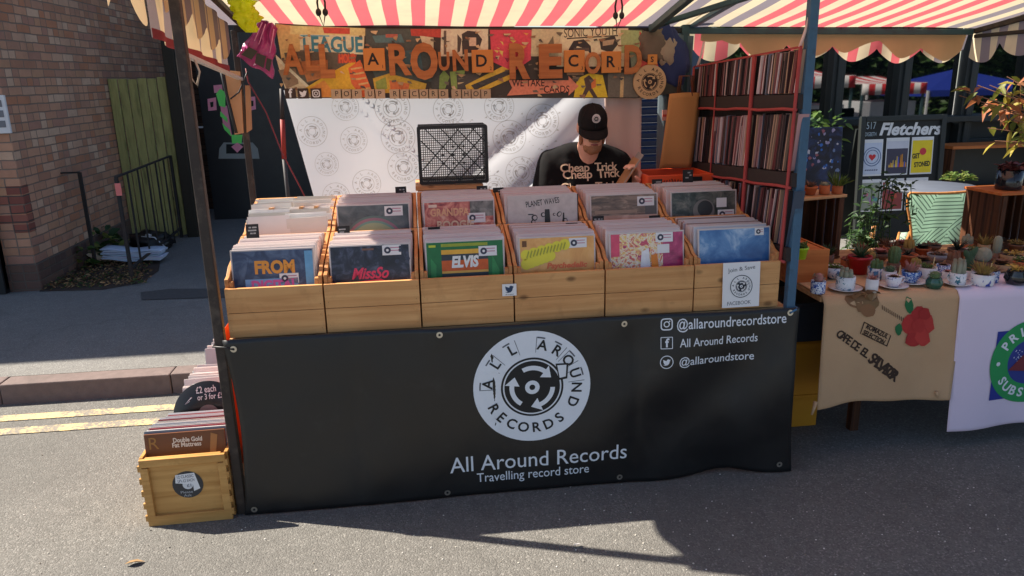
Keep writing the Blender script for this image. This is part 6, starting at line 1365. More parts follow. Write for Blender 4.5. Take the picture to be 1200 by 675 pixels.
m2.poly([(X_(1031) + u_ * 0.26 * 16 * math.sin(a) ** 3, Z_(180.3) + u_ * 0.26 * (13 * math.cos(a) - 5 * math.cos(2 * a) - 2 * math.cos(3 * a) - math.cos(4 * a))) for a in [2 * math.pi * k / 30 for k in range(30)]], 0.0054, flat(206, 52, 56), fn)
for k in range(6): m2.poly([(X_(1023 + 2.6 * k), Z_(195)), (X_(1025 + 2.6 * k), Z_(195)), (X_(1025.5 + 2.6 * k), Z_(193.4)), (X_(1023.4 + 2.6 * k), Z_(193.6))], 0.0052, flat(110, 116, 140), fn)
m2.build('poster_print', o)
o, m2 = poster(1047, 160, 1074, 201, (70, 66, 84), 'poster with glowing stage lights over a dark crowd')
m2.poly([(X_(a), Z_(b2)) for a, b2 in ((1048, 172), (1073, 172), (1073, 164), (1048, 164))], 0.0052, flat(206, 206, 216), fn)
for k in range(14): a, b2 = 1051 + 1.5 * k, random.uniform(178, 190); m2.poly([(X_(a), Z_(192)), (X_(a + 1.4), Z_(192)), (X_(a + 1), Z_(b2)), (X_(a + 0.2), Z_(b2))], 0.0054 + 0.0001 * k, flat(*random.choice([(226, 150, 50), (206, 60, 70), (90, 100, 200), (230, 190, 90)])), fn)
m2.build('poster_print', o)
o, m2 = poster(1077, 160, 1103, 201, (238, 208, 40), 'yellow poster lettered GET STONED')
text(m2, "GET", 0.06, flat(40, 40, 36), fn, X_(1083), Z_(181), 0.0054, R(4), fit=u_ * 9, bold=0.04); text(m2, "STONED", 0.06, flat(40, 40, 36), fn, X_(1091), Z_(190), 0.0054, R(4), fit=u_ * 19, bold=0.04)
disc(m2, X_(1091), Z_(176), u_ * 4, 0.0052, flat(214, 60, 70), fn, 16); m2.build('poster_print', o)
for a, c, lab in ((1018, (150, 156, 140), 'pale green poster in the lower row'), (1045, (150, 70, 66), 'poster with reddish faces in the lower row'), (1074, (62, 66, 62), 'dark poster in the lower row')):
    o, m2 = poster(a, 204, a + 26, 240, c, lab)
    for k in range(10): disc(m2, X_(a + random.uniform(4, 22)), Z_(random.uniform(209, 230)), u_ * random.uniform(1.2, 3), 0.0052 + 0.00008 * k, flat(*[min(255, int(v_ * random.uniform(0.6, 1.4))) for v_ in c]), fn, 10)
    m2.build('poster_print', o)
# round table and striped chair
q = (atz(1038, 218, 0.84) + atz(1146, 218, 0.84)) / 2; rad = (atz(1146, 218, 0.84) - atz(1038, 218, 0.84)).length / 2
t = thing('round_table', 'round grey cafe table behind the green striped chair', 'table', (q.x, q.y, GP)); hT = 0.84 - GP
mb = MB(); mb.lathe([(0, hT - 0.025), (rad - 0.01, hT - 0.025), (rad, hT - 0.018), (rad, hT - 0.006), (rad - 0.006, hT), (0, hT)], pm('grey_table', lin(88, 94, 106), 0.6, 0.15, 8, spec=0.3), 48); mb.build('table_top', t)
mb = MB(); mb.tube([(0, 0, 0.03), (0, 0, hT - 0.025)], 0.03, M['iron'], 12); mb.build('column', t); mb = MB(); mb.lathe([(0, 0), (0.2, 0), (0.2, 0.012), (0.04, 0.04), (0, 0.04)], M['iron'], 28); mb.build('base', t)
CYc = 1.78
K = [aty(px, py, CYc) for px, py in ((1061, 226), (1143, 227), (1133, 252), (1129, 270), (1124, 300), (1072, 300), (1067, 270), (1060, 250))]
t = thing('garden_chair', 'wooden armchair with pale green striped fabric back in the sun', 'chair', (0, CYc, 0))
cxm = sum(p.x for p in K) / len(K); ztop = K[0].z; zlow = K[4].z - 0.04
m, nt, b = newmat('green_striped_fabric'); v = coords(nt, (1, 1, 1), False); sp3 = nt.nodes.new("ShaderNodeSeparateXYZ"); nt.links.new(v, sp3.inputs[0])
vo = nt.nodes.new("ShaderNodeTexVoronoi"); vo.inputs['Scale'].default_value = 5.5; nt.links.new(v, vo.inputs['Vector']); sc = nt.nodes.new("ShaderNodeSeparateColor"); nt.links.new(vo.outputs['Color'], sc.inputs[0])
ang = mth(nt, 'MULTIPLY', mth(nt, 'FLOOR', mth(nt, 'MULTIPLY', sc.outputs[0], 4.0)), math.pi / 4)
pr_ = mth(nt, 'ADD', mth(nt, 'MULTIPLY', sp3.outputs[0], mth(nt, 'COSINE', ang)), mth(nt, 'MULTIPLY', sp3.outputs[2], mth(nt, 'SINE', ang)))
st_ = mth(nt, 'GREATER_THAN', mth(nt, 'FRACT', mth(nt, 'MULTIPLY', pr_, 40.0)), 0.74)
nt.links.new(mixc(nt, st_, lin(216, 238, 222), lin(104, 132, 118)), b.inputs['Base Color']); b.inputs['Roughness'].default_value = 0.85
tr = nt.nodes.new("ShaderNodeBsdfTranslucent"); nt.links.new(mixc(nt, st_, lin(216, 238, 222), lin(104, 132, 118)), tr.inputs[0]); mx = nt.nodes.new("ShaderNodeMixShader"); mx.inputs[0].default_value = 0.6; nt.links.new(b.outputs[0], mx.inputs[1]); nt.links.new(tr.outputs[0], mx.inputs[2]); nt.links.new(mx.outputs[0], nt.nodes['Material Output'].inputs[0])
stripe_m = m
def chx(z, s):      # half outline of the back
    f = (z - zlow) / (ztop - zlow); return cxm + s * (0.175 + 0.085 * max(0, min(1, (f - 0.25) / 0.6)) ** 1.5 - 0.0 * f)
mb = MB(); mb.sheet(14, 14, lambda u, w: (chx(zlow + (ztop - zlow) * w, 2 * u - 1) if abs(2 * u - 1) >= 1 else cxm + (2 * u - 1) * (chx(zlow + (ztop - zlow) * w, 1) - cxm), 0.03 * math.cos((u - 0.5) * 3) - 0.05 * w + 0.004 * math.sin(u * 17), zlow + (ztop - zlow) * w - 0.012 * math.sin(math.pi * u) * w), stripe_m, thick=(0, 0.012, 0)); mb.build('backrest', t)
mb = MB(); ow = wood('chair_wood', lin(196, 126, 66), lin(222, 160, 96), 'Z', 0.45, False)
pts = [(chx(zlow + (ztop - zlow) * k / 10, -1) - 0.006, -0.05 * k / 10, zlow + (ztop - zlow) * k / 10) for k in range(11)] + [(cxm + (2 * k / 8 - 1) * (chx(ztop, 1) - cxm), -0.05 + 0.01 * math.sin(math.pi * k / 8), ztop + 0.006 - 0.012 * math.sin(math.pi * k / 8)) for k in range(9)] + [(chx(zlow + (ztop - zlow) * k / 10, 1) + 0.006, -0.05 * k / 10, zlow + (ztop - zlow) * k / 10) for k in range(10, -1, -1)]
mb.tube(pts, 0.0085, ow, 8); mb.build('back_frame', t)
for s in (-1, 1):
    za = aty(1045, 278, CYc).z + 0.02; xa = cxm + s * 0.21
    m2 = MB(); m2.sheet(3, 8, lambda u, w, s=s: (xa + s * 0.09 * w + (u - 0.5) * 0.07, 0.02 - 0.12 * w + 0.2 * (1 - w) * 0 + 0.02, za - 0.03 * w * w), stripe_m, thick=(0, 0, -0.02)); ar = m2.build('armrest', t)
    m2 = MB(); m2.tube([(xa - 0.037, 0.03, za), (xa + s * 0.09 - 0.037, -0.09, za - 0.03), (xa + s * 0.10 + 0.037, -0.09, za - 0.032), (xa + 0.037, 0.03, za)], 0.009, ow, 6); m2.build('arm_frame', ar)
    m2 = MB(); m2.tube([(cxm + s * 0.2, 0.0, GP), (cxm + s * 0.19, 0.0, zlow + 0.05)], 0.018, ow, 8); m2.build('leg', t); m2 = MB(); m2.tube([(cxm + s * 0.2, 0.42, GP), (cxm + s * 0.2, 0.4, za - 0.02)], 0.018, ow, 8); m2.build('leg', t)
mb = MB(); mb.box((cxm, 0.22, zlow + 0.02), (0.40, 0.40, 0.05), stripe_m); mb.build('seat', t, 0.01)
# dark painted picture board
P = [aty(*p, 2.1) for p in ((930, 151), (992, 155))]
t = thing('picture_board', 'dark navy board painted with bright blue splashes behind the slatted crate', 'board', (P[0].x, 2.1, GP), rot=(R(-5), 0, 0)); wP, hP = P[1].x - P[0].x + 0.03, P[0].z - GP
mb = MB(); mb.box((wP / 2, 0.01, hP / 2), (wP, 0.02, hP), photo_mat([(18, 20, 32), (30, 34, 54), (40, 58, 104)], 9)); mb.build('board', t, 0.003)
mb = MB(); fn = on_front(0, -0.0008, 0)
for k in range(54):
    x, z = random.uniform(0.03, wP - 0.02), hP - random.uniform(0.02, 0.30); r_ = random.uniform(0.003, 0.016); mb.poly([(x + r_ * random.uniform(0.5, 1.4) * math.cos(a), z + r_ * random.uniform(0.5, 1.4) * math.sin(a)) for a in [2 * math.pi * j / 7 for j in range(7)]], 0.0001 * k * 0.2, flat(*random.choice([(110, 130, 170), (160, 150, 180), (60, 110, 190), (190, 190, 200), (150, 90, 100), (46, 60, 100)])), fn)
for x, z, r_, c in ((0.11, 0.06, 0.03, (74, 130, 206)), (0.135, 0.11, 0.03, (206, 180, 200)), (0.12, 0.16, 0.035, (56, 120, 206)), (0.15, 0.2, 0.028, (60, 130, 220)), (0.15, 0.235, 0.02, (50, 110, 200)), (0.1, 0.05, 0.018, (210, 190, 200))): mb.poly([(x - 0.02 + r_ * (0.7 + 0.5 * random.random()) * math.cos(a), hP - z - 0.02 + r_ * (0.8 + 0.5 * random.random()) * math.sin(a)) for a in [2 * math.pi * j / 9 for j in range(9)]], 0.003 + z * 0.001, flat(*c), fn)
mb.build('painting', t)
# ------------------------------------------------------------------ plant stall table with its covers
TZ = 0.742
t = thing('trestle_table', 'plant stall trestle table under the sacking and the pale cloth', 'table', (0, 0, 0))
mb = MB(); mb.box((3.42, 0.52, TZ - 0.014), (1.90, 0.82, 0.024), M['tan_wood']); mb.build('table_top', t, 0.003)
for x in (2.8, 4.2):
    mb = MB()
    for y in (0.3, 0.85): mb.bar((x, y, 0), (x, y, TZ - 0.026), 0.04, 0.04, M['old_wood'])
    mb.build('trestle', t)
M['burlap'] = None
m, nt, b = newmat('hessian_sacking'); v = coords(nt, (1, 1, 1), False)
wv = nt.nodes.new("ShaderNodeTexWave"); wv.inputs['Scale'].default_value = 95; wv.inputs['Distortion'].default_value = 2.0; wv.inputs['Detail'].default_value = 2; nt.links.new(v, wv.inputs[0])
wv2 = nt.nodes.new("ShaderNodeTexWave"); wv2.bands_direction = 'Z'; wv2.inputs['Scale'].default_value = 95; wv2.inputs['Distortion'].default_value = 2.0; nt.links.new(v, wv2.inputs[0])
wf = mth(nt, 'MULTIPLY', wv.outputs['Fac'], wv2.outputs['Fac'])
cl = mixc(nt, wf, lin(192, 152, 114), lin(230, 194, 152)); cl = mixc(nt, ramp(nt, noise(nt, v, 4, 5), [(0.45, (0, 0, 0)), (0.75, (0.4,) * 3)]), cl, lin(184, 142, 104))
nt.links.new(cl, b.inputs['Base Color']); b.inputs['Roughness'].default_value = 0.95; bump(nt, b, wf, 0.5, 0.003); M['burlap'] = m
YF = 0.10
def drape(xl, xr, depth, zb, yf, wav):
    """cloth lying on the table top from the back edge, over the front edge and down; w=0 at the back"""
    Lt = depth; Ld = TZ - zb(0.5)
    def fn(u, w):
        x = xl(w) + (xr(w) - xl(w)) * u; s = w * (Lt + Ld)
        if s < Lt: y, z = yf + Lt - s, TZ + 0.004 + 0.002 * mnoise.noise(Vector((x * 8, s * 8, 0)))
        else:
            f = (s - Lt) / Ld; y = yf - 0.022 - 0.014 * f - wav(u, f); z = TZ + 0.004 - (TZ - zb(u)) * f
            k = min(1, (s - Lt) / 0.03); y = yf + (y - yf) * k
        return (x, y, z)
    return fn
zbur = lambda u: 0.235 + 0.012 * math.sin(u * 5) + 0.012 * u
wbur = lambda u, f: 0.010 * math.sin(u * 13 + 1) * f + 0.008 * math.sin(u * 5 + 2 * f) * f
f_bur = drape(lambda w: 2.475 - 0.008 * w, lambda w: 3.115 - 0.045 * max(0, w - 0.6), 0.35, zbur, YF, wbur)
t = thing('coffee_sack', 'brown hessian coffee sack with red flower draped over the plant table front', 'sack')
mb = MB(); mb.sheet(40, 60, f_bur, M['burlap'], thick=(0, 0.004, -0.002)); mb.build('sacking', t)
bvb = BVHTree.FromPolygons([Vector(p) for p in mb.v], mb.f)
def onb(x, y, h):
    hit = bvb.ray_cast(Vector((x, -0.5, y)), Vector((0, 1, 0))); return (x, (hit[0].y if hit[0] else YF - 0.03) - 0.0022 - h, y)
sb = lambda px, py: (lambda q: (q.x, q.z))(aty(px, py, YF - 0.03))
mb = MB(); ink = flat(62, 46, 36, 0.9, 0.3)
ltr = "CAFE DE EL SALVADOR"
for i, c in enumerate(ltr):
    f = i / (len(ltr) - 1); px, py = 984 + (1047 - 984) * f, 392 + (440 - 392) * f ** 1.05; x, z = sb(px, py); k = 1.3 if 11 <= i else 0.95
    if c != ' ': text(mb, c, 0.052 * k, ink, onb, x, z, 0, R(-33), bold=0.03)
for i, (s, px, py) in enumerate((("ROMAZUL", 1028, 388.5), ("SELECTION", 1024, 395.5))): x, z = sb(px, py); text(mb, s, 0.03, ink, onb, x, z, 0, R(-28), fit=0.115, bold=0.04)
bx4 = [sb(*p) for p in ((1013, 377), (1044, 393), (1039, 406), (1008, 391))]; cxm_ = sum(p[0] for p in bx4) / 4; czm_ = sum(p[1] for p in bx4) / 4
frame2(mb, bx4, [((x - cxm_) * 0.94 + cxm_, (z - czm_) * 0.88 + czm_) for x, z in bx4], 0, ink, onb); mb.build('stencil_lettering', t)
mb = MB()
def blob(px, py, rx, ry, c, h, n=14, jit=0.12):
    P = []
    for k in range(n): a = 2 * math.pi * k / n; j = 1 + random.uniform(-jit, jit); P.append(sb(px + rx * j * math.cos(a), py + ry * j * math.sin(a)))
    cx_, cz_ = sb(px, py); mb.add([onb(cx_, cz_, h)] + [onb(x, z, h) for x, z in P], [(0, 1 + k, 1 + (k + 1) % n) for k in range(n)], flat(*c, 0.9, 0.2))
for k, (px, py, rx, ry) in enumerate(((1003, 352, 10, 9), (1012, 358, 9, 9), (1022, 354, 9, 10), (1018, 364, 9, 8), (1009, 348, 8, 6), (1026, 346, 6, 5))): blob(px, py, rx, ry, (136 - 5 * (k % 3), 96, 66), 0.0004 + 0.0003 * k)
blob(1066, 358, 5, 10, (42, 104, 62), 0.0005); blob(1053, 386, 4, 7, (42, 104, 62), 0.0008)
for k, (px, py, rx, ry) in enumerate(((1066, 380, 9, 12), (1078, 370, 11, 10), (1086, 380, 10, 12), (1076, 392, 12, 11), (1070, 398, 10, 8), (1082, 396, 9, 10), (1077, 382, 8, 8), (1084, 368, 7, 7))): blob(px, py, rx, ry, ((176, 52, 48), (166, 46, 44), (186, 60, 54))[k % 3], 0.001 + 0.0003 * k)
for k in range(12): x, z = sb(1034 + 2.2 * k, 358 + 1.3 * k); mb.add([onb(x, z, 0.0004), onb(x + 0.003, z, 0.0004), onb(x + 0.006, z - 0.02, 0.0004), onb(x + 0.003, z - 0.02, 0.0004)], [(0, 1, 2, 3)], ink)
mb.build('flower_print', t)
mb = MB(); x, z = sb(951, 474); mb.tube([(x + 0.01, YF - 0.045, z + 0.02), (x - 0.002, YF - 0.055, z - 0.01), (x - 0.012, YF - 0.06, z - 0.035)], [0.01, 0.007, 0.004], M['burlap'], 7); x, z = sb(1096, 462); mb.tube([(x - 0.008, YF - 0.045, z + 0.02), (x + 0.0, YF - 0.05, z - 0.008)], [0.008, 0.004], M['burlap'], 7); mb.build('knotted_corner', t)
zwh = lambda u: 0.075 + 0.02 * u
f_wh = drape(lambda w: 3.095 + 0.03 * (w - 0.5), lambda w: 3.74, 0.3, zwh, YF - 0.008, lambda u, f: 0.012 * math.sin(u * 9) * f)
t = thing('table_cloth', 'pale pink-white cloth with a green round badge hung beside the sacking', 'cloth')
mb = MB(); mb.sheet(40, 60, f_wh, pm('pale_cloth', lin(224, 206, 222), 0.85, 0.04, 6), thick=(0, 0.003, -0.002)); mb.build('cloth', t)
bvw = BVHTree.FromPolygons([Vector(p) for p in mb.v], mb.f)
def onw(x, y, h):
    hit = bvw.ray_cast(Vector((x, -0.5, y)), Vector((0, 1, 0))); return (x, (hit[0].y if hit[0] else YF - 0.03) - 0.0022 - h, y)
sw = lambda px, py: (lambda q: (q.x, q.z))(aty(px, py, YF - 0.04))
mb = MB(); gx, gz = sw(1207, 424); gr_ = gx - sw(1160, 424)[0]
nb = flat(44, 56, 140, 0.9); a, b2 = sw(1170, 389), sw(1168, 468)
mb.sheet(24, 10, lambda u, w: onw(a[0] + (gx + 0.2 - a[0]) * u, b2[1] + (a[1] - b2[1]) * w, 0.0), nb)
ring(mb, gx, gz, gr_ * 0.54, gr_, 0.001, flat(48, 148, 84, 0.9), onw, 56, rad=3); disc(mb, gx, gz, gr_ * 0.54, 0.001, flat(52, 62, 134, 0.9), onw, 44, 3)
mb.poly([(gx - gr_ * 0.5, gz - gr_ * 0.18), (gx + gr_ * 0.3, gz - gr_ * 0.25), (gx - gr_ * 0.0, gz + gr_ * 0.36)], 0.002, flat(116, 50, 56, 0.9), onw)
for k in range(16): x, z = gx - gr_ * random.uniform(0.2, 0.48), gz + gr_ * random.uniform(-0.05, 0.3); disc(mb, x, z, gr_ * 0.012, 0.0016, M['white_print'], onw, 6)
arc_text(mb, "PRI", 148, 112, gr_ * 0.76, gr_ * 0.30, M['white_print'], onw, gx, gz, 0.0018, bold=0.03); arc_text(mb, "SUBS", 214, 262, gr_ * 0.76, gr_ * 0.30, M['white_print'], onw, gx, gz, 0.0018, True, bold=0.03); disc(mb, gx - gr_ * 0.79, gz, gr_ * 0.05, 0.0018, M['white_print'], onw, 14)
mb.build('badge_print', t)
mb = MB(); mb.sheet(40, 12, lambda u, w: (2.66 + 1.62 * u, 0.945 + 0.02 * math.sin(u * 40) * (1 - w), 0.01 + 0.70 * w), flat(24, 24, 26, 0.9), thick=(0, 0.0015, 0)); tag(mb.build('added_shade_cloth'), 'added black sheet keeping light out from under the plant stall table', 'cloth')  # added sheet, blocks light from behind and darkens the space under the table
# under the table: yellow crate and dark tub
q = aty(938, 420, 0.34)
t = thing('yellow_crate', 'mustard yellow plastic crate under the plant table beside the banner', 'crate', (2.49, 0.52, 0)); yl = pm('mustard_plastic', lin(196, 134, 30), 0.5, 0.1, 8); mb = MB()
for c, d in (((0, -0.15, 0.22), (0.32, 0.014, 0.44)), ((0, 0.15, 0.22), (0.32, 0.014, 0.44)), ((-0.153, 0, 0.22), (0.014, 0.286, 0.438)), ((0.153, 0, 0.22), (0.014, 0.286, 0.438)), ((0, 0, 0.01), (0.29, 0.28, 0.012)), ((0, -0.16, 0.42), (0.335, 0.012, 0.03)), ((0, -0.16, 0.16), (0.33, 0.01, 0.02))): mb.box(c, d, yl)
mb.build('crate_body', t, 0.004)
t = thing('storage_tub', 'dark blue-grey plastic tub standing on the mustard yellow crate', 'tub', (2.50, 0.50, 0.442)); mb = MB(); mb.prism(rrect(0, 0, 0.31, 0.28, 0.03), 0.0, 0.17, flat(44, 50, 60, 0.5)); mb.build('tub_body', t, 0.004); mb = MB(); mb.prism(rrect(0, 0, 0.33, 0.30, 0.03), 0.172, 0.195, flat(44, 50, 60, 0.5)); mb.build('lid', t, 0.004)
# orange-brown plant box at the table end
q0, q1 = aty(922, 306, 0.42), aty(955, 352, 0.42)
t = thing('wooden_box', 'orange-brown wooden box at the table end by the blue post', 'box', (2.52, 0.33, TZ)); hb_ = 0.155
mb = MB()
for c, d in (((0, 0, hb_ / 2), (0.19, 0.014, hb_)), ((0, 0.25, hb_ / 2), (0.19, 0.014, hb_)), ((-0.088, 0.125, hb_ / 2), (0.014, 0.234, hb_ - 0.002)), ((0.088, 0.125, hb_ / 2), (0.014, 0.234, hb_ - 0.002)), ((0, 0.125, hb_ - 0.012), (0.16, 0.234, 0.014)), ((0, 0.125, 0.008), (0.16, 0.234, 0.012))): mb.box(c, d, M['orange_wood'])
mb.build('box_body', t, 0.002)
# slatted apple crates, standing on their ends
def apple_crate(loc, rz, w, h, d, label, n=4):
    t = thing('apple_crate', label, 'crate', loc, rz, 'old slatted apple crates on the plant table')
    for s in (-1, 1):
        mb = MB()
        for k in range(n): mb.box((s * (w / 2 - 0.006), d * (k + 0.5) / n, h / 2), (0.011, d / n - 0.012, h - 0.03), M['old_wood'])
        mb.build('slat_side', t, 0.0015)
    mb = MB(); mb.box((0, d / 2, h - 0.008), (w + 0.012, d + 0.006, 0.014), M['tan_wood'] if n == 4 else M['orange_wood']); mb.build('top_board', t, 0.002)
    mb = MB(); mb.box((0, d / 2, 0.007), (w, d, 0.012), M['old_wood']); mb.build('base_board', t, 0.002)
    mb = MB()
    for k in range(n): mb.box((-w / 2 + w * (k + 0.5) / n, d - 0.005, h / 2), (w / n - 0.012, 0.009, h - 0.034), M['old_wood'])
    mb.build('slat_back', t, 0.0015)
    for s in (-1, 1): mb = MB(); mb.box((s * (w / 2 - 0.025), 0.012, h / 2), (0.026, 0.022, h - 0.034), M['old_wood']); mb.build('corner_post', t, 0.0015)
    return t
CYL = 0.70; l0, l1 = aty(930, 228, CYL), aty(996, 229, CYL); lc = (l0.x + l1.x) / 2 - 0.02; hl = l1.z - TZ
lcr = apple_crate((lc, CYL, TZ), R(14), (l1.x - l0.x) + 0.06, hl, 0.24, 'old slatted crate on end at the left of the plant table')
RYL = 0.70; r0_, r1_ = aty(1174, 226, RYL), aty(1232, 227, RYL)
rcr = apple_crate(((r0_.x + r1_.x) / 2, RYL, TZ), R(2), r1_.x - r0_.x, r0_.z - TZ, 0.26, 'darker slatted crate on end at the right of the plant table', 5)
# ------------------------------------------------------------------ potted plants
M['soil'] = pm('potting_soil', (0.03, 0.02, 0.014), 0.95, 0.4, 60)
def china(name, base, ink_, scale, thr=0.52):
    m, nt, b = newmat(name); v = coords(nt, (1, 1, 1)); n1 = noise(nt, v, scale, 3, 0.6, 1.5)
    nt.links.new(mixc(nt, ramp(nt, n1, [(thr, (0, 0, 0)), (thr + 0.03, (1, 1, 1))]), base, ink_), b.inputs['Base Color']); b.inputs['Roughness'].default_value = 0.18; b.inputs['Specular IOR Level'].default_value = 0.5; return m
CH = {'bluewhite': china('blue_pattern_china', lin(214, 218, 228), lin(58, 86, 160), 70, 0.5), 'teal': china('teal_flower_china', lin(222, 222, 224), lin(46, 110, 130), 40, 0.55), 'dots': china('purple_dot_china', lin(226, 220, 226), lin(92, 84, 160), 48, 0.6),
      'bluebowl': china('blue_bowl_china', lin(190, 204, 226), lin(52, 92, 168), 55, 0.46), 'white': pm('white_china', lin(222, 214, 212), 0.25, 0.05, 10, spec=0.5), 'green': pm('green_glass', lin(40, 84, 66), 0.15, 0.2, 9, spec=0.6), 'flower': china('blue_flower_china', lin(226, 222, 222), lin(66, 80, 160), 26, 0.6),
      'black': pm('black_glaze', (0.014, 0.014, 0.018), 0.15, 0.1, 9, spec=0.6), 'lime': pm('lime_glaze', lin(176, 206, 42), 0.3, 0.08, 9), 'red': pm('red_enamel', lin(176, 34, 38), 0.3, 0.1, 9), 'terra': pm('terracotta', lin(178, 96, 56), 0.8, 0.15, 12), 'grey': pm('grey_bowl', lin(150, 150, 156), 0.35, 0.1, 12), 'brown': pm('brown_stoneware', lin(110, 74, 54), 0.5, 0.2, 12), 'redblue': china('red_band_china', lin(216, 216, 222), lin(70, 110, 150), 22, 0.52), 'straw': pm('straw_basket', lin(176, 142, 104), 0.85, 0.2, 40, bmp=0.4, bscale=90)}
GRN = {'cactus': pm('cactus_green', lin(86, 108, 66), 0.7, 0.25, 20), 'dark': pm('cactus_dark', lin(56, 78, 50), 0.7, 0.25, 20), 'grey': pm('cactus_grey', lin(140, 140, 120), 0.8, 0.25, 40), 'gold': pm('cactus_gold', lin(150, 124, 66), 0.85, 0.3, 40), 'brown': pm('succulent_brown', lin(124, 88, 66), 0.75, 0.3, 20), 'pink': pm('succulent_pink', lin(168, 112, 104), 0.7, 0.25, 20), 'yel': pm('succulent_yellow', lin(190, 154, 72), 0.7, 0.2, 20), 'agave': pm('agave_dark', lin(46, 52, 40), 0.6, 0.2, 20), 'leaf': LF[1]}
def pot(t, kind, r, h, mat, handle=0):
    mb = MB()
    pr_ = {'cup': [(0, 0), (r * 0.55, 0), (r * 0.62, h * 0.04), (r * 0.86, h * 0.35), (r, h), (r * 0.93, h), (r * 0.88, h * 0.86), (0, h * 0.84)], 'pot': [(0, 0), (r * 0.72, 0), (r * 0.95, h * 0.82), (r * 1.06, h * 0.82), (r * 1.06, h), (r * 0.94, h), (r * 0.9, h * 0.86), (0, h * 0.85)],
           'straight': [(0, 0), (r * 0.94, 0), (r, h * 0.06), (r, h), (r * 0.9, h), (r * 0.88, h * 0.88), (0, h * 0.87)], 'bowl': [(0, 0), (r * 0.5, 0), (r * 0.9, h * 0.5), (r, h), (r * 0.95, h), (r * 0.9, h * 0.85), (0, h * 0.82)], 'jar': [(0, 0), (r * 0.8, 0), (r, h * 0.3), (r, h * 0.65), (r * 0.8, h * 0.9), (r * 0.82, h), (r * 0.74, h), (r * 0.7, h * 0.88), (0, h * 0.86)]}[kind]
    mb.lathe(pr_, mat, 26); o = mb.build('pot', t)
    if handle:
        s = handle; m2 = MB(); m2.tube([(s * r * 0.85, 0, h * 0.8), (s * r * 1.3, 0, h * 0.85), (s * r * 1.42, 0, h * 0.55), (s * r * 1.15, 0, h * 0.3), (s * r * 0.75, 0, h * 0.28)], r * 0.09, mat, 8); m2.build('handle', o)
    mb = MB(); mb.lathe([(r * 0.88, h * 0.865), (r * 0.4, h * 0.90), (0, h * 0.91)], M['soil'], 16); mb.build('soil', t)
def plant(t, kind, r, h, z, mat):
    mb = MB(); rnd = random.uniform
    if kind == 'column':
        mb.lathe([(r * 0.75, 0), (r, h * 0.3), (r, h * 0.75), (r * 0.7, h * 0.94), (0.001, h)], mat, 36, Matrix.Translation((0, 0, z)), True, 9, 0.09)
        for k in range(50): a = rnd(0, 6.28); zz = rnd(0.05, 0.95) * h; p = Vector((r * 1.02 * math.cos(a), r * 1.02 * math.sin(a), z + zz)); mb.tube([p, p + Vector((math.cos(a), math.sin(a), rnd(-0.4, 0.6))) * 0.008], 0.0006, GRN['grey'], 3)
    elif kind == 'ball':
        mb.ell((0, 0, z + h * 0.45), (r, r, h * 0.55), mat, None, 30, 14, lump=0.06)
        for k in range(90):
            d = rdir(0.3); p = Vector((d.x * r, d.y * r, z + h * 0.45 + d.z * h * 0.55)); mb.tube([p, p + d * 0.008], 0.0006, GRN['grey'], 3)
    elif kind == 'cluster':
        for k in range(7): a = 6.28 * k / 6; q = 0 if k == 6 else 1; mb.lathe([(r * 0.3, 0), (r * 0.34, h * 0.4 * (1.4 - 0.4 * q)), (r * 0.22, h * (1 - 0.3 * q * random.random())), (0.001, h * (1.04 - 0.3 * q))], mat, 14, Matrix.Translation((r * 0.6 * q * math.cos(a), r * 0.6 * q * math.sin(a), z)), True, 7, 0.08)
    elif kind == 'paddle':
        for x, zz, a, s in ((0, h * 0.42, 0, 1), (r * 0.5, h * 0.8, 0.5, 0.6), (-r * 0.55, h * 0.75, -0.6, 0.5)): mb.ell((0, 0, 0), (r * 0.75 * s, r * 0.25, h * 0.5 * s), mat, Matrix.Translation((x, 0, z + zz)) @ Matrix.Rotation(a, 4, 'Y'), 18, 12)
    elif kind == 'rosette':
        for k in range(34): f = k / 34; a = k * 2.4; up = 0.25 + 1.1 * (1 - f); leaf(mb, (0, 0, z), (math.cos(a), math.sin(a), up), r * (0.45 + 0.7 * f), r * 0.42, mat, 0, 0.05)
    elif kind == 'spiky':
        for k in range(26): a = k * 2.4; up = rnd(0.3, 1.6); leaf(mb, (0, 0, z), (math.cos(a), math.sin(a), up), h * rnd(0.75, 1.1), h * 0.14, mat, 0, 0.02)
    elif kind == 'tuft':
        for k in range(60): a = rnd(0, 6.28); up = rnd(0.8, 3); b2 = (r * 0.4 * math.cos(a), r * 0.4 * math.sin(a), z); leaf(mb, b2, (math.cos(a), math.sin(a), up), h * rnd(0.6, 1.1), h * 0.09, mat, 0, rnd(0, 0.35))
    elif kind == 'bushy':
        for k in range(90): d = rdir(0.5); rr = random.random() ** 0.5; leaf(mb, (d.x * r * rr, d.y * r * rr, z + (0.1 + 0.5 * rr * max(0, d.z)) * h), rdir(0.4), h * rnd(0.2, 0.36), h * rnd(0.1, 0.18), mat, rnd(-1, 1))
    mb.build('plant', t)
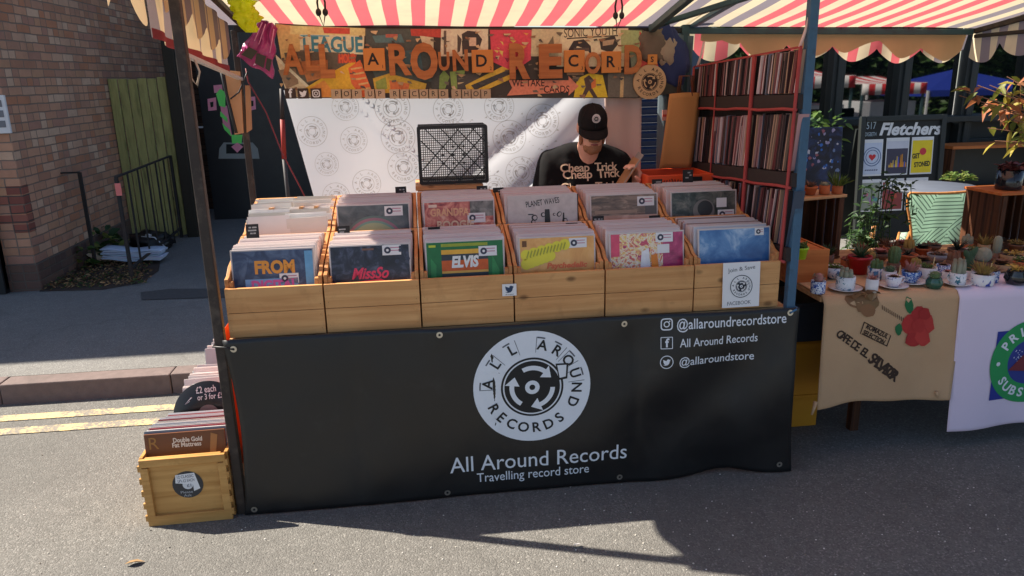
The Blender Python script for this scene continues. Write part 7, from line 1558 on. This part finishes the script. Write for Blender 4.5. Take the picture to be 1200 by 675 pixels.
def potted(px, py, name, kind, r, h, chm, pk_, pr_, ph, pm_, label, zt=TZ + 0.006, handle=0, saucer=None, pick=0, cat='potted plant'):
    q = atz(px, py, zt); z0 = zt
    if saucer:
        s = MB(); s.lathe([(0, 0), (r * 0.8, 0), (r * 1.75, 0.012), (r * 1.78, 0.015), (r * 0.9, 0.006), (0, 0.005)], CH['white'], 32); so_ = s.build('saucer'); so_.location = (q.x, q.y, zt); tag(so_, saucer, 'saucer', 'saucers under the planted cups'); z0 = zt + 0.0065
    t = thing(name, label, cat, (q.x, q.y, z0), R(random.uniform(-8, 8)), 'potted plants on the plant stall'); pot(t, kind, r, h, CH[chm], handle); plant(t, pk_, pr_, ph, h * 0.87, GRN[pm_])
    if pick: mb = MB(); mb.tube([(r * 0.3, -r * 0.4, h * 0.8), (r * 0.3 + 0.004, -r * 0.45, h * 0.8 + 0.06)], 0.0022, flat(206, 180, 130), 6); mb.build('wooden_pick', t)
    return t
PT = [
 (958, 343, 'potted_cactus', 'straight', 0.031, 0.055, 'bluewhite', 'ball', 0.02, 0.04, 'pink', 'small blue-patterned pot nearest the blue post with pinkish cactus', {}),
 (990, 340, 'potted_cactus', 'straight', 0.040, 0.058, 'teal', 'cluster', 0.032, 0.045, 'grey', 'wide teal-patterned cup on saucer with grey-green cactus', {'saucer': 'pale saucer under the wide teal-patterned cup'}),
 (1021, 342, 'potted_cactus', 'straight', 0.026, 0.060, 'white', 'spiky', 0.02, 0.04, 'pink', 'tall plain white pot between the teal cup and the dotted cup', {}),
 (1046, 337, 'potted_cactus', 'cup', 0.036, 0.048, 'dots', 'rosette', 0.022, 0.03, 'brown', 'white cup with purple dots and a wooden pick on its saucer', {'handle': 1, 'saucer': 'pale saucer under the purple dotted cup', 'pick': 1}),
 (1066, 332, 'potted_succulent', 'cup', 0.040, 0.052, 'bluebowl', 'tuft', 0.035, 0.06, 'pink', 'blue-patterned bowl cup with tall pinkish succulent on its saucer', {'handle': 1, 'saucer': 'pale saucer under the blue bowl cup'}),
 (1094, 337, 'potted_cactus', 'jar', 0.034, 0.046, 'green', 'ball', 0.022, 0.034, 'cactus', 'dark green glazed pot with round green cactus at the table edge', {}),
 (1121, 334, 'potted_cactus', 'straight', 0.034, 0.052, 'teal', 'cluster', 0.032, 0.07, 'grey', 'white teal-flowered cup with pale spiny cactus on its saucer', {'handle': -1, 'saucer': 'pale saucer under the teal-flowered cup'}),
 (1150, 333, 'potted_cactus', 'straight', 0.048, 0.050, 'flower', 'tuft', 0.042, 0.08, 'gold', 'wide white planter with blue flower and golden tufted cactus', {'pick': 1}),
 (1190, 332, 'potted_succulent', 'jar', 0.046, 0.062, 'black', 'bushy', 0.036, 0.07, 'yel', 'black teapot planted with yellow succulents at the right edge', {'handle': -1}),
 (976, 326, 'potted_succulent', 'bowl', 0.046, 0.056, 'redblue', 'bushy', 0.034, 0.045, 'leaf', 'white bowl with blue band and leafy green plant in second row', {}),
 (955, 322, 'potted_cactus', 'bowl', 0.046, 0.05, 'grey', 'cluster', 0.03, 0.04, 'brown', 'grey bowl with brown stems beside the orange-brown box', {}),
 (1006, 320, 'potted_cactus', 'pot', 0.052, 0.085, 'red', 'spiky', 0.05, 0.09, 'dark', 'red enamel bucket with a spiky dark cactus', {}),
 (1026, 326, 'potted_succulent', 'straight', 0.038, 0.052, 'redblue', 'cluster', 0.03, 0.045, 'cactus', 'white cup with blue band behind the tall plain white pot', {}),
 (1041, 331, 'potted_cactus', 'straight', 0.030, 0.055, 'white', 'ball', 0.02, 0.03, 'dark', 'plain white mug half hidden behind the purple dotted cup', {}),
 (1085, 327, 'potted_cactus', 'straight', 0.042, 0.058, 'white', 'bushy', 0.034, 0.05, 'leaf', 'plain white bowl with leafy green plant behind the green glazed pot', {'pick': 1}),
 (1104, 322, 'potted_cactus', 'straight', 0.030, 0.05, 'bluewhite', 'rosette', 0.03, 0.03, 'brown', 'blue-patterned mug behind the dark green glazed pot', {}),
 (1133, 326, 'potted_cactus', 'straight', 0.026, 0.04, 'white', 'paddle', 0.036, 0.105, 'dark', 'tall paddle-shaped green cactus behind the teal-flowered cup', {}),
 (1163, 330, 'potted_cactus', 'straight', 0.024, 0.05, 'bluewhite', 'spiky', 0.02, 0.05, 'brown', 'narrow blue-patterned pot right of the wide white planter', {}),
 (1172, 318, 'potted_succulent', 'bowl', 0.05, 0.04, 'straw', 'rosette', 0.052, 0.04, 'brown', 'straw dish with brown rosettes behind the black teapot', {}),
 (1184, 308, 'potted_succulent', 'bowl', 0.055, 0.045, 'straw', 'bushy', 0.045, 0.055, 'yel', 'straw basket of yellowish succulents in front of the right crate', {}),
 (1062, 312, 'potted_succulent', 'pot', 0.044, 0.062, 'terra', 'spiky', 0.04, 0.05, 'agave', 'terracotta pot with small dark agave behind the blue bowl cup', {}),
 (1046, 318, 'potted_cactus', 'straight', 0.030, 0.045, 'brown', 'column', 0.026, 0.085, 'cactus', 'yellow-green column cactus in a brown pot behind the dotted cup', {}),
 (1079, 314, 'potted_succulent', 'bowl', 0.045, 0.042, 'brown', 'rosette', 0.05, 0.04, 'brown', 'brown bowl of rosettes right of the terracotta agave pot', {}),
 (1098, 306, 'potted_succulent', 'bowl', 0.05, 0.038, 'grey', 'bushy', 0.036, 0.045, 'brown', 'grey dish of brown stems in the back rows by the chair', {}),
 (1120, 304, 'potted_succulent', 'pot', 0.042, 0.055, 'brown', 'spiky', 0.05, 0.075, 'agave', 'dark spiky agave in a brown pot in front of the chair', {}),
 (1116, 315, 'potted_cactus', 'straight', 0.032, 0.045, 'brown', 'cluster', 0.032, 0.05, 'brown', 'brown pot of slim stems below the dark spiky agave', {}),
 (1142, 301, 'potted_succulent', 'bowl', 0.058, 0.036, 'white', 'bushy', 0.046, 0.05, 'leaf', 'shallow white bowl of green plants in front of the right crate', {}),
 (1150, 316, 'potted_cactus', 'straight', 0.038, 0.045, 'brown', 'ball', 0.036, 0.07, 'grey', 'grey spiny barrel cactus behind the wide white planter', {}),
 (1196, 318, 'potted_succulent', 'pot', 0.036, 0.05, 'terra', 'bushy', 0.036, 0.06, 'leaf', 'terracotta pot of green sprigs at the far right behind the teapot', {}),
 (1030, 306, 'potted_succulent', 'bowl', 0.046, 0.045, 'brown', 'rosette', 0.055, 0.045, 'pink', 'brown dish of pinkish rosettes right of the red bucket', {}),
 (1044, 300, 'potted_succulent', 'pot', 0.04, 0.05, 'terra', 'tuft', 0.035, 0.06, 'brown', 'terracotta pot with dry tuft in the back row by the chair arm', {}),
 (1018, 312, 'potted_cactus', 'straight', 0.028, 0.04, 'grey', 'ball', 0.028, 0.045, 'gold', 'small grey pot with golden cactus beside the red bucket', {}),
 (1080, 300, 'potted_succulent', 'pot', 0.038, 0.045, 'terra', 'rosette', 0.05, 0.05, 'agave', 'terracotta pot with flat dark rosette directly below the chair back', {}),
 (968, 310, 'potted_cactus', 'straight', 0.034, 0.055, 'brown', 'tuft', 0.03, 0.07, 'dark', 'brown pot with dark tuft in front of the left slatted crate', {}),
 (992, 316, 'potted_succulent', 'straight', 0.03, 0.05, 'terra', 'bushy', 0.03, 0.05, 'pink', 'terracotta pot of reddish sprigs left of the red bucket', {}),
 (1064, 300, 'potted_cactus', 'straight', 0.03, 0.045, 'brown', 'cluster', 0.03, 0.05, 'gold', 'brown pot of golden stems in the back row left of the chair', {}),
 (1166, 306, 'potted_cactus', 'straight', 0.03, 0.045, 'brown', 'column', 0.018, 0.09, 'grey', 'slim pale column cactus in front of the right crate', {}),
 (1036, 294, 'potted_succulent', 'pot', 0.034, 0.04, 'brown', 'tuft', 0.03, 0.05, 'brown', 'brown pot of dry grass at the very back left of the chair', {}),
 (1056, 293, 'potted_succulent', 'bowl', 0.04, 0.036, 'brown', 'rosette', 0.05, 0.05, 'pink', 'brown bowl of pink-brown rosettes at the very back below the chair arm', {}),
 (1092, 294, 'potted_succulent', 'bowl', 0.044, 0.034, 'brown', 'bushy', 0.04, 0.05, 'brown', 'brown bowl of withered sprigs at the very back below the chair back', {}),
 (1132, 294, 'potted_cactus', 'straight', 0.03, 0.04, 'terra', 'cluster', 0.03, 0.055, 'grey', 'terracotta pot of grey stems at the very back right of the agave', {}),
 (1152, 296, 'potted_succulent', 'straight', 0.03, 0.045, 'straw', 'tuft', 0.03, 0.07, 'gold', 'straw-coloured pot of golden grass by the right crate foot', {}),
 (1189, 296, 'potted_succulent', 'pot', 0.034, 0.045, 'brown', 'bushy', 0.04, 0.06, 'gold', 'brown pot of golden sprigs just inside the right crate', {}),
 (1008, 302, 'potted_succulent', 'pot', 0.03, 0.04, 'brown', 'tuft', 0.03, 0.06, 'brown', 'small brown pot of withered grass directly behind the red bucket', {}),
 (1072, 320, 'potted_cactus', 'straight', 0.026, 0.04, 'grey', 'cluster', 0.026, 0.04, 'gold', 'tiny grey pot of golden stems between blue bowl cup and white bowl', {}),
 (1110, 328, 'potted_succulent', 'straight', 0.024, 0.04, 'white', 'rosette', 0.026, 0.03, 'pink', 'tiny white pot wedged between the green pot and the teal cup', {}),
]
for px, py, nm, k, r, h, c, pk_, pr_, ph, pm_, lab, kw in PT: potted(px, py, nm, k, r, h, c, pk_, pr_, ph, pm_, lab, **kw)
potted(938, 303, 'potted_succulent', 'pot', 0.030, 0.052, 'lime', 'bushy', 0.028, 0.06, 'leaf', 'lime green pot with leafy plant on the orange-brown box', zt=TZ + hb_ + 0.002 - 0.006)
# on top of the left crate
zc = TZ + hl
for px, py, k, r, h, c, pk_, pr_, ph, pm_, lab in ((950, 227, 'pot', 0.036, 0.042, 'terra', 'tuft', 0.02, 0.05, 'brown', 'terracotta dish with dry stems at the left on the slatted crate'), (967, 227, 'straight', 0.026, 0.045, 'terra', 'ball', 0.018, 0.022, 'grey', 'little orange pot with round grey cactus on the slatted crate'), (982, 226, 'straight', 0.026, 0.04, 'terra', 'tuft', 0.04, 0.09, 'leaf', 'orange pot with grassy yellow-green tuft on the slatted crate')):
    q = aty(px, py, CYL + 0.06); t = thing('potted_plant', lab, 'potted plant', (q.x, CYL + 0.07, zc + 0.001), 0, 'potted plants on the slatted crate'); pot(t, k, r, h, CH[c]); plant(t, pk_, pr_, ph, h * 0.87, GRN[pm_])
# trailing fern between the crate and the A-board
q = aty(1003, 250, 1.35); t = thing('trailing_fern', 'tall feathery green plant in a dark pot beside the slatted crate', 'plant', (q.x - 0.115, 0.99, GP))
mb = MB(); mb.lathe([(0, 0), (0.1, 0), (0.13, 0.3), (0.12, 0.3), (0, 0.28)], M['frame_dark'], 24); mb.build('pot', t)
mb = MB(); stems = []
for k in range(20):
    a = random.uniform(0, 6.28); top = Vector((0.10 * math.cos(a) * random.random(), 0.13 * math.sin(a) * random.random(), random.uniform(0.6, 1.0))); side = Vector((math.cos(a), math.sin(a), 0)) * random.uniform(0.03, 0.08); pts = [Vector((0, 0, 0.28)), top * 0.6 + Vector((0, 0, 0.1)), top, top + side + Vector((0, 0, 0.0)), top + side * 1.4 + Vector((0, 0, -0.16))]
    stems.append(pts)
for pts in stems:
    for a, b2 in zip(pts[1:], pts[2:]):
        for j in range(9): p = a.lerp(b2, j / 7); leaf(mb, p, rdir(0.1), random.uniform(0.035, 0.065), random.uniform(0.012, 0.022), random.choice([LF[0], LF[2], LF[2]]), random.uniform(-1, 1))
mb.build('leaves', t); mb = MB()
for pts in stems: mb.tube(pts, 0.0025, LF[0], 5)
mb.build('stem', t)
# plants behind the table and by the crate
q = aty(1122, 216, 3.1); t = thing('box_plant', 'small bright green feathery plant behind the round table', 'plant', (q.x, 3.1, GP)); hp_ = q.z - GP
mb = MB(); mb.lathe([(0, 0), (0.09, 0), (0.12, hp_), (0.11, hp_), (0, hp_ - 0.02)], M['frame_dark'], 20); mb.build('pot', t); mb = MB()
for k in range(160): d = rdir(0.5); leaf(mb, (d.x * 0.10, d.y * 0.10, hp_ + 0.04 + 0.09 * max(0, d.z) * random.random()), rdir(0.6), 0.06, 0.022, LF[3 if k % 2 else 1], random.uniform(-1, 1))
mb.build('leaves', t)
q = aty(945, 150, 2.6); t = thing('climbing_plant', 'green climbing plant above the dark painted board', 'plant', (q.x, 2.6, GP)); mb = MB()
for k in range(220): leaf(mb, (random.uniform(-0.28, 0.28), random.uniform(-0.1, 0.1), q.z - GP + random.uniform(-0.35, 0.12)), rdir(), random.uniform(0.05, 0.09), random.uniform(0.03, 0.05), LF[k % 3], random.uniform(-1, 1))
mb.build('leaves', t); mb = MB(); mb.lathe([(0, 0), (0.13, 0), (0.16, 0.3), (0.15, 0.3), (0, 0.28)], CH['terra'], 22); mb.build('pot', t); mb = MB(); [mb.tube([(0.02 * k, 0, 0.28), (random.uniform(-0.15, 0.15), 0, 0.8), (random.uniform(-0.25, 0.25), 0, q.z - GP)], 0.006, LF[0], 6) for k in range(5)]; mb.build('stem', t)
zc2 = r0_.z + 0.001
q = aty(1184, 224, RYL + 0.08); t = thing('potted_plant', 'dark pot with dark red leaves on the right slatted crate', 'potted plant', (q.x, RYL + 0.1, zc2), 0); pot(t, 'straight', 0.062, 0.10, pm('dark_pot', lin(46, 34, 32), 0.5, 0.2, 12)) if False else pot(t, 'straight', 0.062, 0.10, CH['black']); 
mb = MB()
for k in range(60): d = rdir(0.4); leaf(mb, (d.x * 0.05, d.y * 0.05, 0.10 + 0.03 * random.random()), rdir(0.3), 0.05, 0.03, flat(88, 40, 38, 0.6, 0.3), random.uniform(-1, 1))
mb.build('leaves', t)
# autumn shrub reaching in from the right
BYb = 1.22; q = aty(1225, 150, BYb)
t = thing('autumn_shrub', 'sunlit shrub with green, yellow and red leaves reaching in from the right', 'shrub', (q.x + 0.30, BYb, GP))
AL = [flat(116, 120, 48, 0.5, 0.3, 0.4), flat(160, 146, 60, 0.5, 0.3, 0.4), flat(170, 104, 66, 0.5, 0.25, 0.4), flat(92, 104, 48, 0.5, 0.3, 0.4), flat(176, 124, 90, 0.5, 0.25, 0.4)]
mb = MB(); br = MB(); base = Vector((0.10, 0.1, 0.42)); O = Vector((q.x + 0.30, BYb, GP))
for k, (px, py, red) in enumerate(((1124, 112, 2), (1132, 108, 2), (1146, 100, 1), (1150, 122, 1), (1160, 100, 0), (1158, 150, 0), (1166, 165, 0), (1172, 130, 1), (1180, 90, 2), (1190, 96, 1), (1196, 110, 0), (1184, 140, 0), (1194, 160, 3), (1200, 130, 0), (1210, 100, 1), (1215, 150, 0), (1176, 110, 1), (1165, 118, 2), (1205, 82, 2), (1230, 120, 3), (1235, 150, 3))):
    tip = aty(px, py, BYb + random.uniform(-0.12, 0.1)) - O; mid = base.lerp(tip, 0.62) + Vector((0.16, 0, 0.24)); pts = [base, base.lerp(mid, 0.5) + Vector((0, 0, 0.1)), mid, tip]; br.tube(pts, [0.012, 0.008, 0.005, 0.002], flat(120, 84, 62), 6)
    for j in range(10): f = 0.35 + 0.65 * random.random(); p = mid.lerp(tip, (f - 0.35) / 0.65); leaf(mb, p + Vector((random.uniform(-0.02, 0.02), random.uniform(-0.03, 0.03), random.uniform(-0.02, 0.02))), Vector((random.uniform(-1, 0.8), random.uniform(-0.6, 0.6), random.uniform(-0.9, 0.4))), random.uniform(0.06, 0.105), random.uniform(0.028, 0.046), AL[(red + random.choice((0, 0, 1, 3, 1 if red != 2 else 0))) % 5], random.uniform(-1, 1), 0.3)
mb.build('leaves', t); br.build('branch', t); mb = MB(); mb.lathe([(0, 0), (0.16, 0), (0.2, 0.42), (0.19, 0.42), (0, 0.4)], M['frame_dark'], 24); mb.build('pot', t)
# shelf unit by the cafe front
q0, q1 = aty(1128, 171, 3.9), aty(1178, 171, 3.9); t = thing('wooden_shelf', 'low dark shelf unit with a brown top against the cafe front', 'shelf', ((q0.x + q1.x) / 2 + 0.3, 3.9, GP)); w_ = 1.25; h_ = q0.z - GP
mb = MB(); mb.box((0, 0.15, h_ - 0.015), (w_, 0.32, 0.03), M['orange_wood']); mb.build('top_board', t, 0.003)
mb = MB(); [mb.box((s * (w_ / 2 - 0.02), 0.15, h_ / 2 - 0.016), (0.035, 0.3, h_ - 0.034), M['old_wood']) for s in (-1, 1)]; mb.box((0, 0.15, h_ * 0.48), (w_ - 0.075, 0.29, 0.025), M['old_wood']); mb.box((0, 0.295, h_ / 2 - 0.02), (w_ - 0.075, 0.01, h_ - 0.045), M['frame_dark']); mb.build('carcass', t, 0.002)
